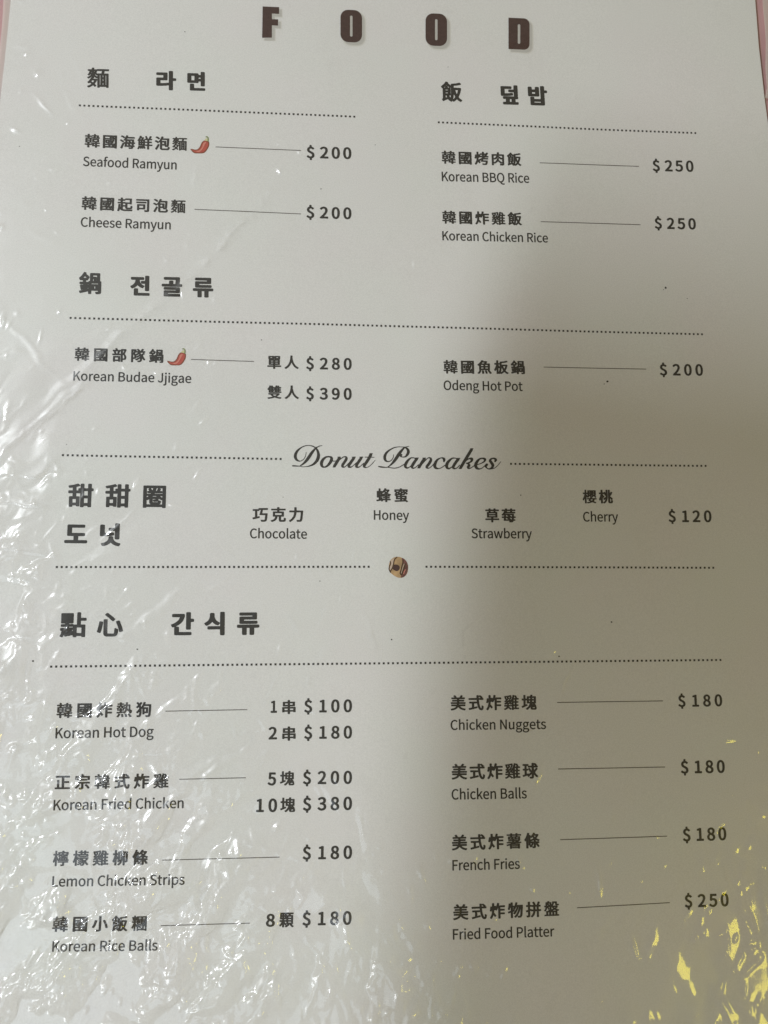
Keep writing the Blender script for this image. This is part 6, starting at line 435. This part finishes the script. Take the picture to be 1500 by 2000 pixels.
title([rr(0, 0, 41, 61, 11, rl=0), hole(18, 12, 23, 50, 2.4)], 993, 35)

CH, KH, CD, ED = 'chinese_heading', 'korean_heading', 'chinese_dish_name', 'english_dish_name'
T = [
 (CH, '麵', 170,171,213,172,39,'cjk'), (KH, '라면', 305,176,401,178.5,38,'cjk'),
 (CH, '飯', 862,198,903,199.5,39,'cjk'), (KH, '덮밥', 979,204,1070,206.5,38,'cjk'),
 (CD, '韓國海鮮泡麵', 165,288,365,295,27,'cjk'), (ED, 'Seafood Ramyun', 162,324,345,331,18,'latin'), ('price', '$ 200', 599,308,686.5,310,21.5,'price'),
 (CD, '韓國起司泡麵', 159,410,362,417,27,'cjk'), (ED, 'Cheese Ramyun', 157.5,442.5,333.5,448,18,'latin'), ('price', '$ 200', 598.5,425,686.5,427.5,21.5,'price'),
 (CD, '韓國烤肉飯', 863,320,1018.5,324.5,26,'cjk'), (ED, 'Korean BBQ Rice', 863,353.5,1034,357,18,'latin'), ('price', '$ 250', 1275,333.5,1355,335,20.5,'price'),
 (CD, '韓國炸雞飯', 864,437,1019.5,440.5,26,'cjk'), (ED, 'Korean Chicken Rice', 864,469,1070.5,473.5,17.5,'latin'), ('price', '$ 250', 1279,446,1359.5,447.5,20.5,'price'),
 (CH, '鍋', 153.5,574,197.5,575,43,'cjk'), (KH, '전골류', 254,578,416.5,581.5,40,'cjk'),
 (CD, '韓國部隊鍋', 145.5,705,319,709,27,'cjk'), (ED, 'Korean Budae Jjigae', 143,743,373.5,748,18,'latin'),
 ('portion', '單人', 522,720.5,583.5,721,26.5,'cjk'), ('price', '$ 280', 598,720.5,687,721.5,21.5,'price'),
 ('portion', '雙人', 522,779,584,779.5,26.5,'cjk'), ('price', '$ 390', 598,779.5,687,780,21.5,'price'),
 (CD, '韓國魚板鍋', 866.5,730,1025.5,731,27,'cjk'), (ED, 'Odeng Hot Pot', 866.5,761.5,1021,763.5,18,'latin'), ('price', '$ 200', 1289,732.5,1373.5,733,21,'price'),
 (CH, '甜甜圈', 132,990.5,323.5,992.5,46,'cjk'), (KH, '도넛', 125,1066,235,1067,45,'cjk'),
 ('chinese_flavour', '巧克力', 493,1019.5,592,1019.5,29,'cjk'), ('english_flavour', 'Chocolate', 488,1051,599.5,1052,18.5,'latin'),
 ('chinese_flavour', '蜂蜜', 735,981,797,981,27.5,'cjk'), ('english_flavour', 'Honey', 730,1015,799,1015.5,18.5,'latin'),
 ('chinese_flavour', '草莓', 948,1020.5,1007.5,1020.5,27.5,'cjk'), ('english_flavour', 'Strawberry', 921,1051,1039,1051.5,18.5,'latin'),
 ('chinese_flavour', '櫻桃', 1138,983.5,1197.5,983.5,27,'cjk'), ('english_flavour', 'Cherry', 1139,1018.5,1207.5,1018.5,18.5,'latin'), ('price', '$ 120', 1306,1019,1390,1019,21.5,'price'),
 (CH, '點心', 116,1245,240,1244,49,'cjk'), (KH, '간식류', 333.5,1242,506.5,1240,46,'cjk'),
 (CD, '韓國炸熱狗', 110,1403,295,1400.5,30,'cjk'), (ED, 'Korean Hot Dog', 108,1442,300,1438.5,20,'latin'),
 ('portion', '1', 528.5,1391.5,541,1391.3,22.5,'price'), ('portion', '串', 551,1395,577.5,1394.5,27.5,'cjk'), ('price', '$ 100', 594,1391,687.5,1390,23.5,'price'),
 ('portion', '2', 524.5,1443.5,541,1443.2,23,'price'), ('portion', '串', 551,1447,577.5,1446.5,28,'cjk'), ('price', '$ 180', 594,1442.5,687.5,1441.5,23.5,'price'),
 (CD, '美式炸雞塊', 880,1388,1048.5,1386.5,30,'cjk'), (ED, 'Chicken Nuggets', 880,1425.5,1066.5,1423.5,19,'latin'), ('price', '$ 180', 1325,1380,1411,1378.5,22,'price'),
 (CD, '正宗韓式炸雞', 106.5,1543,329,1539.5,30,'cjk'), (ED, 'Korean Fried Chicken', 104,1582.5,358.5,1578,20,'latin'),
 ('portion', '5', 522.5,1533,539,1533,24,'price'), ('portion', '塊', 546.5,1534.5,575,1534,28.5,'cjk'), ('price', '$ 200', 591.5,1531,687.5,1530,24,'price'),
 ('portion', '10', 500,1585.3,541,1584.8,24.5,'price'), ('portion', '塊', 547,1586.5,576.5,1586,29,'cjk'), ('price', '$ 380', 591.5,1582.5,687.5,1581,24.5,'price'),
 (CD, '檸檬雞柳條', 102.5,1692,288.5,1689.5,30.5,'cjk'), (ED, 'Lemon Chicken Strips', 101.5,1731.5,360.5,1727.5,20,'latin'), ('price', '$ 180', 591,1678,687.5,1676.5,24.5,'price'),
 (CD, '韓國小飯糰', 101.5,1820.5,286,1818.5,31,'cjk'), (ED, 'Korean Rice Balls', 101.5,1858.5,307.5,1856,20,'latin'),
 ('portion', '8', 519,1809,536.5,1809,23.5,'price'), ('portion', '顆', 545,1811.5,573.5,1811,29,'cjk'), ('price', '$ 180', 590.5,1807,686.5,1805,25,'price'),
 (CD, '美式炸雞球', 882,1523,1051.5,1520.5,31,'cjk'), (ED, 'Chicken Balls', 882,1561.5,1029,1559,20,'latin'), ('price', '$ 180', 1330,1510,1416,1508.5,23.5,'price'),
 (CD, '美式炸薯條', 882.5,1661.5,1054.5,1656.5,31,'cjk'), (ED, 'French Fries', 883.5,1700,1015.5,1696.5,20,'latin'), ('price', '$ 180', 1334,1642.5,1419,1640,24,'price'),
 (CD, '美式炸物拼盤', 885,1797.5,1092.5,1789.5,31,'cjk'), (ED, 'Fried Food Platter', 884.5,1835,1083,1828.5,20,'latin'), ('price', '$ 250', 1337.5,1772,1423.5,1769,24,'price'),
]
for t in T: text(*t)
for r in ((421,287,588,294), (380,409,588,418), (1054,318,1248,325), (1056,433,1251,439), (373,702,496,706), (1062,717,1262,721),
          (323,1389,483,1386), (1088,1372,1295,1369), (350,1522,480,1519), (317,1680,546,1674), (314,1808,488,1803),
          (1090,1502,1299,1498), (1094,1640,1303,1633), (1127,1773,1308,1763)): rule(*r)
for r in ((156,206,692,228), (857,239,1358,260), (138,621,1371,653), (123,889,548,896.5), (998,906,1378,910), (111,1107.5,720,1107), (833,1107,1393,1109), (100,1302,1407,1289)): dots(*r)

def script_title():
    loops = [points(c) for c in SCRIPT_WORDS]
    V, F = tess(loops)
    pts = [tuple(P(560 + a / 10, 860 + (660 - b) / 10).xy) for a, b in V]
    link('script_heading', drape(pts), F, INK, menu)
script_title()

def blob(name, pts, m, lift, parent, conv):
    V, F = tess([[tuple(P(*conv(a, b)).xy) for a, b in pts]])
    return link(name, drape(V, lift), F, m, parent)
def ribbon(name, line, w, m, lift, parent, conv):
    A = [(line[i], line[min(i+1, len(line)-1)], line[max(i-1, 0)]) for i in range(len(line))]
    l, r = [], []
    for (x, y), (x1, y1), (x0, y0) in A:
        d = math.hypot(x1-x0, y1-y0); nx, ny = -(y1-y0)/d*w/2, (x1-x0)/d*w/2
        l.append((x+nx, y+ny)); r.append((x-nx, y-ny))
    V = [tuple(P(*conv(a, b)).xy) for a, b in l + r]; n = len(l)
    return link(name, drape(V, lift), [(i, i+1, n+i+1, n+i) for i in range(n-1)], m, parent)
def smooth(pts, n=4, closed=True):
    o_ = []; N = len(pts)
    for i in range(N if closed else N - 1):
        g = lambda k: pts[k % N] if closed else pts[min(max(k, 0), N-1)]
        a, b, c, d = g(i-1), g(i), g(i+1), g(i+2)
        for k in range(n):
            t = k / n
            o_.append(tuple(.5*((2*b[j])+(-a[j]+c[j])*t+(2*a[j]-5*b[j]+4*c[j]-d[j])*t*t+(-a[j]+3*b[j]-3*c[j]+d[j])*t**3) for j in (0, 1)))
    if not closed: o_.append(pts[-1])
    return o_
RED_D = mat('printed brown red', (0.26, 0.085, 0.045), 0.6, spec=0.2); RED = mat('printed red', (0.50, 0.10, 0.075), 0.6, vary=0.15, scale=700, spec=0.2)
RED_L = mat('printed light red', (0.66, 0.25, 0.19), 0.6, spec=0.2); GREEN = mat('printed olive green', (0.24, 0.29, 0.12), 0.6, spec=0.2)
GREEN_L = mat('printed pale green', (0.62, 0.60, 0.33), 0.6, spec=0.2)
def chili(ox, oy):
    cv = lambda a, b: (a / 21.43 + 360 + ox, b / 21.43 + 250 + oy)
    c = blob('chili_picture', smooth([(255,880),(330,990),(430,1058),(620,1065),(780,1060),(880,1005),(960,900),(1020,800),(1045,690),(1040,600),(990,545),(900,515),(820,530),(760,570),(700,660),(660,760),(610,840),(540,895),(440,905),(350,885)]), RED_D, EPS, menu, cv)
    blob('pepper_skin', smooth([(330,920),(430,1010),(600,1030),(760,1020),(860,960),(930,860),(985,760),(1000,660),(980,600),(900,560),(830,570),(770,640),(730,720),(700,810),(630,890),(540,945),(440,945)]), RED, EPS * 2, c, cv)
    blob('highlight', smooth([(480,960),(600,960),(700,880),(760,780),(800,640),(880,600),(920,610),(860,700),(800,820),(720,940),(600,1010)]), RED_L, EPS * 3, c, cv)
    blob('calyx', smooth([(850,530),(870,470),(940,440),(1000,470),(1010,570),(930,540)]), GREEN_L, EPS * 2, c, cv)
    ribbon('stem', smooth([(895,375),(950,375),(990,410),(1000,480),(990,570)], 4, False), 46, GREEN, EPS * 3, c, cv)
chili(0, 0); chili(-45.5, 414)
TAN = mat('printed tan', (0.50, 0.33, 0.17), 0.6, vary=0.25, scale=500, spec=0.2); PALE = mat('printed pale glaze', (0.60, 0.47, 0.37), 0.6, spec=0.2)
CHOC = mat('printed chocolate', (0.085, 0.042, 0.018), 0.6, spec=0.2); MAROON = mat('printed maroon', (0.17, 0.07, 0.06), 0.6, vary=0.3, scale=600, spec=0.2); HOLE = mat('printed dark hole', (0.07, 0.033, 0.03), 0.6, spec=0.2)
def donut():
    cv = lambda a, b: (a / 21.43 + 740, b / 21.43 + 1075)
    d = blob('donut_picture', smooth([(770,265),(900,285),(1060,360),(1170,480),(1222,640),(1220,790),(1180,960),(1080,1090),(940,1150),(780,1130),(640,1060),(500,950),(425,850),(410,720),(430,560),(480,420),(590,320),(690,280)]), TAN, EPS, menu, cv)
    blob('glaze', smooth([(480,470),(600,340),(640,350),(610,480),(570,640),(530,760),(465,850),(440,780),(470,620)]), PALE, EPS * 2, d, cv)
    blob('chocolate_side', smooth([(960,320),(1080,380),(1170,490),(1212,640),(1210,790),(1170,950),(1080,1080),(940,1140),(930,1040),(1000,900),(1040,700),(990,520)]), MAROON, EPS * 2, d, cv)
    blob('hole', smooth([(600,620),(700,590),(820,620),(875,720),(830,830),(720,865),(600,800),(560,720)]), HOLE, EPS * 2, d, cv)
    ribbon('chocolate_stripe', smooth([(765,275),(680,350),(630,450),(605,600),(560,740),(470,880)], 4, False), 44, CHOC, EPS * 3, d, cv)
    ribbon('chocolate_stripe', smooth([(475,450),(485,560),(440,680),(430,800),(490,930)], 4, False), 44, CHOC, EPS * 3, d, cv)
    ribbon('chocolate_stripe', smooth([(1010,400),(1000,520),(960,680),(920,840),(890,960),(950,1030)], 4, False), 52, CHOC, EPS * 3, d, cv)
    ribbon('chocolate_stripe', smooth([(1110,540),(1060,680),(1010,840),(960,1010)], 4, False), 52, CHOC, EPS * 4, d, cv)
    ribbon('glaze', smooth([(1060,560),(1000,720),(950,900),(935,960)], 4, False), 26, PALE, EPS * 5, d, cv)
    ribbon('glaze', smooth([(1110,800),(1060,900),(1035,990)], 4, False), 40, RED_L, EPS * 5, d, cv)
donut()
rnd = random.Random(5)
for (sx_, sy_, r_) in ((361,62,1.3),(627,369,1.4),(1300,562,2.4),(1296,566,1.2),(1186,745,2.6),(1180,750,1.2),(1017,967,1.5),(511,664,1.3),(64,1291,2.2),(268,1268,1.8),(765,1249,1.7),(1194,1215,2.0),(1092,1282,1.6),(38,286,1.0),(553,971,1.0),(875,131,1.1),(625,1135,1.3),(1342,583,1.0),(733,283,1.0),(130,868,0.9)):
    k = [(sx_ + r_ * math.cos(a / 7 * 6.283) * rnd.uniform(.6, 1.3), sy_ + r_ * math.sin(a / 7 * 6.283) * rnd.uniform(.5, 1.0)) for a in range(7)]
    blob('speck', k, INK, EPS, menu, lambda a, b: (a, b))

# ------------------------------------------------------------------ the clear sleeve: a wrinkled film with real folds
sleeve = thing('plastic_sleeve', 'clear wrinkled plastic sleeve over the menu page, crumpled towards the lower left', 'plastic sleeve')
def build_film():
    R = np.random.default_rng(11)
    step = 0.00034
    c = [P(-60, -60), P(1560, -60), P(1560, 2060), P(-60, 2060)]
    x0, x1 = min(q.x for q in c), max(q.x for q in c); y0, y1 = min(q.y for q in c), max(q.y for q in c)
    nx, ny = int((x1 - x0) / step), int((y1 - y0) / step)
    X, Y = np.meshgrid(np.linspace(x0, x1, nx), np.linspace(y0, y1, ny))
    def noise(cell, seed, ch=1):
        r = np.random.default_rng(seed); gx, gy = int((x1-x0)/cell)+4, int((y1-y0)/cell)+4
        out = []
        fx = (X - x0) / cell; fy = (Y - y0) / cell; ix = fx.astype(int); iy = fy.astype(int); tx = fx-ix; ty = fy-iy
        tx = tx*tx*tx*(tx*(tx*6-15)+10); ty = ty*ty*ty*(ty*(ty*6-15)+10)
        for _ in range(ch):
            g = r.uniform(-1, 1, (gy, gx))
            out.append((g[iy,ix]*(1-tx)+g[iy,ix+1]*tx)*(1-ty)+(g[iy+1,ix]*(1-tx)+g[iy+1,ix+1]*tx)*ty)
        return out if ch > 1 else out[0]
    # page coordinates in millimetres from the camera's foot
    U = (X - FOOT.x) * 1000; V = (Y - FOOT.y) * 1000
    def sm(a, b, t): t = np.clip((t - a) / (b - a), 0, 1); return t * t * (3 - 2 * t)
    # how crumpled the film is: worst at the lower left, some along the left edge and the lower right
    def density(u, v):
        ll = sm(18, -80, u * 0.72 + v * 0.66 + 20)
        le = sm(-68, -92, u) * sm(75, 20, v)
        bt = sm(-70, -120, v) * sm(60, 0, u) * 0.5
        lr = 0.30 * sm(108, 165, u * 0.9 - v * 0.45) 
        top = 0.02
        return np.clip(0.95 * ll + 0.22 * le + bt * (1 - ll) + 0.55 * lr + top, 0, 1)
    D = density(U, V)
    w1, w2 = noise(0.006, 1, 2); w3, w4 = noise(0.0022, 2, 2)
    WX = X + 0.0009 * w1 + 0.00028 * w3; WY = Y + 0.0009 * w2 + 0.00028 * w4
    H = np.zeros_like(X); S = np.zeros_like(X)
    def crease(cx, cy, ang, L, wd, amp, kind, scuff=0.0):
        r = L / 2 + wd * 2
        i0, i1 = np.searchsorted(Y[:, 0], [cy - r - .002, cy + r + .002]); j0, j1 = np.searchsorted(X[0], [cx - r - .002, cx + r + .002])
        if i1 <= i0 or j1 <= j0: return
        a = WX[i0:i1, j0:j1] - cx; b = WY[i0:i1, j0:j1] - cy
        ca, sa = math.cos(ang), math.sin(ang)
        t = (a * ca + b * sa) / (L / 2); d = (-a * sa + b * ca) / wd
        env = np.clip(1 - t * t, 0, 1) ** 1.5
        if kind == 0: prof = np.clip(1 - np.abs(d), 0, 1); prof = np.where(prof > .85, .85 + (prof - .85) * .5, prof)      # tent with a sharp ridge
        elif kind == 1: prof = np.exp(-d * d * 2)                                                                        # soft bead
        else: prof = np.where(d > 0, np.clip(1 - d / 2, 0, 1), np.clip(1 + d * 4, 0, 1))                                    # leaning fold
        H[i0:i1, j0:j1] += amp * env * prof
        if scuff: S[i0:i1, j0:j1] += scuff * env * np.exp(-(d - 0.2) ** 2 * 3) * np.clip(0.55 + 1.0 * w3[i0:i1, j0:j1], 0, 1.5)
    def pick():
        while True:
            u, v = R.uniform(U.min(), U.max()), R.uniform(V.min(), V.max())
            d = float(density(np.float64(u), np.float64(v)))
            if R.uniform() < d: return u, v, d
    # facets
    for _ in range(1000):
        u, v, d = pick(); wd = R.uniform(.0015, .007)
        base = math.radians(R.normal(40 if u < 0 else 105, 28))
        crease(FOOT.x + u/1000, FOOT.y + v/1000, base, R.uniform(.012, .055), wd, wd * R.uniform(.03, .14) * (0.25 + d) * R.choice([-1, 1]), R.choice([0, 0, 2]), R.choice([0, 0, 0.03]))
    # small sharp crinkles
    for _ in range(3300):
        u, v, d = pick(); wd = R.uniform(.0004, .0013)
        base = math.radians(R.normal(80, 25) if R.uniform() < .6 or u > 0 else R.normal(35, 18))
        crease(FOOT.x + u/1000, FOOT.y + v/1000, base, R.uniform(.0015, .015) * (0.4 + 0.8 * R.uniform() ** 2), wd, wd * R.uniform(.14, .50) * (0.35 + 0.65 * d), R.choice([0, 1, 2]), R.choice([0, 0, 0.05]))
    # sparse fine nicks over the whole film
    for _ in range(320):
        u, v = R.uniform(U.min(), U.max()), R.uniform(V.min(), V.max()); wd = R.uniform(.0005, .0009)
        crease(FOOT.x + u/1000, FOOT.y + v/1000, math.radians(R.normal(80, 35)), R.uniform(.001, .006), wd, wd * R.uniform(.15, .45), R.choice([0, 1]))
    def fold(px0, py0, px1, py1, wd, slope, kind=0, scuff=0.15):
        a, b = P(px0, py0), P(px1, py1); d = b - a
        crease((a.x+b.x)/2, (a.y+b.y)/2, math.atan2(d.y, d.x), d.length * 1.15, wd, wd * slope, kind, scuff)
    # the long folds one can follow in the photograph
    fold(-30, 900, 560, 370, .0022, .13, 0, .16); fold(0, 890, 200, 715, .0013, .22, 0, .40); fold(60, 850, 190, 730, .0007, .25, 1, .3); fold(400, 520, 545, 365, .0013, .20, 0, .30)
    fold(0, 610, 130, 760, .0012, .08, 0, .3); fold(110, 230, 60, 175, .001, .2, 0, .3); fold(20, 250, 50, 255, .0012, .25, 1, .3); fold(760, 1320, 860, 1530, .0010, -.20, 0, 0); fold(762, 1325, 790, 1380, .0007, .3, 0, 0); fold(900, 1230, 905, 1300, .0008, .15, 1)
    fold(380, 1040, 490, 1115, .0006, .16, 1); fold(700, 1170, 745, 1290, .0012, .14)
    fold(1115, 1280, 1093, 1370, .0009, .25, 1); fold(1165, 1680, 1170, 1760, .0007, .40, 1); fold(1195, 1550, 1200, 1615, .0007, .40, 1)
    fold(1230, 1820, 1240, 1880, .0007, .40, 1); fold(1055, 1480, 1040, 1540, .0007, .35, 1)
    fold(98, 1862, 101, 1928, .0009, .32, 0, 0); fold(243, 1893, 238, 1968, .0009, .32, 0, 0); fold(268, 1862, 292, 1920, .0008, .33, 0, 0); fold(348, 1915, 350, 2010, .0008, .36, 0, 0)
    fold(104, 1938, 152, 1937, .0009, .30, 0, 0); fold(330, 1535, 290, 1600, .0006, .32, 0, 0); fold(225, 1590, 243, 1640, .0008, .30, 0, 0); fold(180, 1510, 150, 1440, .0007, .32, 0, 0)
    fold(560, 1680, 540, 1740, .0010, .25, 0, .1); fold(370, 1800, 365, 1870, .0008, .30, 0, 0); fold(700, 1590, 712, 1650, .0009, .25, 0, .05)
    # long shallow pleats at the lower right
    fold(1436, 1738, 1478, 1880, .0026, .13, 0, 0); fold(1478, 1660, 1505, 1850, .0012, .22, 0, 0); fold(1500, 1700, 1530, 1990, .0040, .10, 0, 0)
    fold(1373, 1893, 1440, 2030, .0018, .16, 0, 0); fold(1425, 1940, 1500, 2030, .0026, .13, 0, 0); fold(1265, 1965, 1262, 2020, .0016, .22, 0, 0); fold(1390, 1975, 1398, 2040, .0016, .20, 0, 0)
    fold(1400, 1445, 1450, 1440, .0010, .25, 0, 0); fold(1480, 1460, 1495, 1445, .0010, .25, 0, 0); fold(1455, 1660, 1475, 1630, .0010, .2, 0, 0)
    fold(-20, 700, 60, 690, .0012, .12); fold(-10, 930, 120, 925, .0022, .22, 2); fold(-10, 985, 100, 990, .0018, .22, 2)
    fold(-10, 1070, 110, 1090, .0018, .22, 2); fold(-10, 1225, 70, 1245, .0016, .25, 2)
    fold(-40, 1760, 150, 1650, .004, .14, 0); fold(-40, 1880, 210, 1720, .004, .16, 2); fold(60, 1950, 240, 1780, .003, .12, 0)
    fold(150, 1180, 250, 1260, .0018, .22, 2); fold(345, 1865, 300, 2000, .0016, .2); fold(545, 1890, 500, 2010, .0016, .2)
    # faint wiped patches along the left margin
    S += 0.08 * np.clip(noise(0.011, 21) * sm(-60, -90, U) * 1.4, 0, 1)
    # soft unevenness where the film clings or lifts
    H += 0.00016 * noise(0.020, 7) + 0.00006 * noise(0.008, 8) * (0.4 + 1.2 * D) + 0.000025 * noise(0.0035, 9) * (0.12 + 0.9 * D) + 0.000004 * noise(0.0013, 10) * (0.3 + 0.6 * D)
    H = np.where(H < -0.0003, -0.0003 + (H + 0.0003) * 0.1, H)
    Z = page_h(X, Y) + 0.00062 + H
    co = np.stack([X, Y, Z], -1).reshape(-1, 3).astype(np.float32)
    me = bpy.data.meshes.new('film')
    idx = (np.arange(ny - 1)[:, None] * nx + np.arange(nx - 1)[None]).reshape(-1)
    q = np.stack([idx, idx + 1, idx + nx + 1, idx + nx], -1).astype(np.int32)
    nf = len(q)
    me.vertices.add(len(co)); me.vertices.foreach_set('co', co.reshape(-1))
    me.loops.add(nf * 4); me.loops.foreach_set('vertex_index', q.reshape(-1))
    me.polygons.add(nf); me.polygons.foreach_set('loop_start', np.arange(0, nf * 4, 4, dtype=np.int32))
    me.polygons.foreach_set('use_smooth', np.ones(nf, dtype=bool))
    me.update(calc_edges=True)
    me.materials.append(FILM)
    S = np.clip(S, 0, 1); at = me.attributes.new('scuff', 'FLOAT', 'POINT'); at.data.foreach_set('value', S.reshape(-1).astype(np.float32))
    o = bpy.data.objects.new('film', me); C.objects.link(o); o.parent = sleeve
build_film()

def flap(name, pts_in, pts_out):
    "milky welded edge of the sleeve beside the page"
    a = [P(*p) for p in pts_in]; b = [P(*p) for p in pts_out]; V, F = [], []
    for p, q in zip(a, b):
        V += [(p.x, p.y, float(page_h(p.x, p.y)) - 0.0004), (q.x, q.y, float(page_h(q.x, q.y)) - 0.0002)]
    F = [(2*i, 2*i+1, 2*i+3, 2*i+2) for i in range(len(a) - 1)]
    return link(name, V, F, FLAP, sleeve)
flap('welded_edge', [(7, -40), (5, 20), (2, 60), (-4, 120), (-30, 200)], [(24, -40), (21, 0), (15, 60), (8, 120), (0, 200)])
flap('welded_edge', [(1489, -40), (1491, 10), (1495, 50), (1497, 80), (1496, 130), (1499, 170), (1495, 190), (1510, 192)], [(1560, -40), (1560, 10), (1560, 50), (1560, 80), (1560, 130), (1560, 170), (1560, 190), (1560, 195)])

# ------------------------------------------------------------------ unseen slab added above the page (it throws the soft shade on the right)
def light_blocker():
    zb = CAM.z + 0.028
    def up(px, py):
        s = P(px, py); f = zb / LAMP.z
        return s + (LAMP - s) * f
    tl = up(938, 440); ang = math.radians(-7.5)
    u = Vector((math.cos(ang), math.sin(ang), 0)); v = Vector((math.sin(ang), -math.cos(ang), 0))
    Wd, Ht, r = 0.150, 0.26, 0.012
    root = thing('light_blocker', 'black slab added out of view above the menu to cast the soft shade at lower right', 'light_blocker')
    root.location = (0, 0, 0)
    def ring(inset, z):
        o_ = []
        rad = r - inset if r > inset else 0.002
        for cx_, cy_, a0 in ((Wd - r, r, -90), (Wd - r, Ht - r, 0), (r, Ht - r, 90), (r, r, 180)):
            for i in range(7):
                a = math.radians(a0 + 15 * i); q = tl + u * (cx_ + rad * math.cos(a)) + v * (cy_ + rad * math.sin(a)); o_.append((q.x, q.y, z))
        return o_
    body = mat('dark aluminium', (0.05, 0.05, 0.055), 0.4); glass = mat('black glass', (0.01, 0.01, 0.012), 0.1)
    R_ = [ring(0.0015, zb), ring(0, zb + 0.0015), ring(0, zb + 0.0055), ring(0.0015, zb + 0.007)]
    V = [p for q in R_ for p in q]; n = 28
    F = [tuple(range(n)), tuple(range(4*n - 1, 3*n - 1, -1))] + [(k*n+i, (k+1)*n+i, (k+1)*n+(i+1) % n, k*n+(i+1) % n) for k in range(3) for i in range(n)]
    link('body', V, F, body, root)
    S = ring(0.006, zb + 0.0072); link('screen', S, [tuple(range(n))[::-1]], glass, root)
light_blocker()
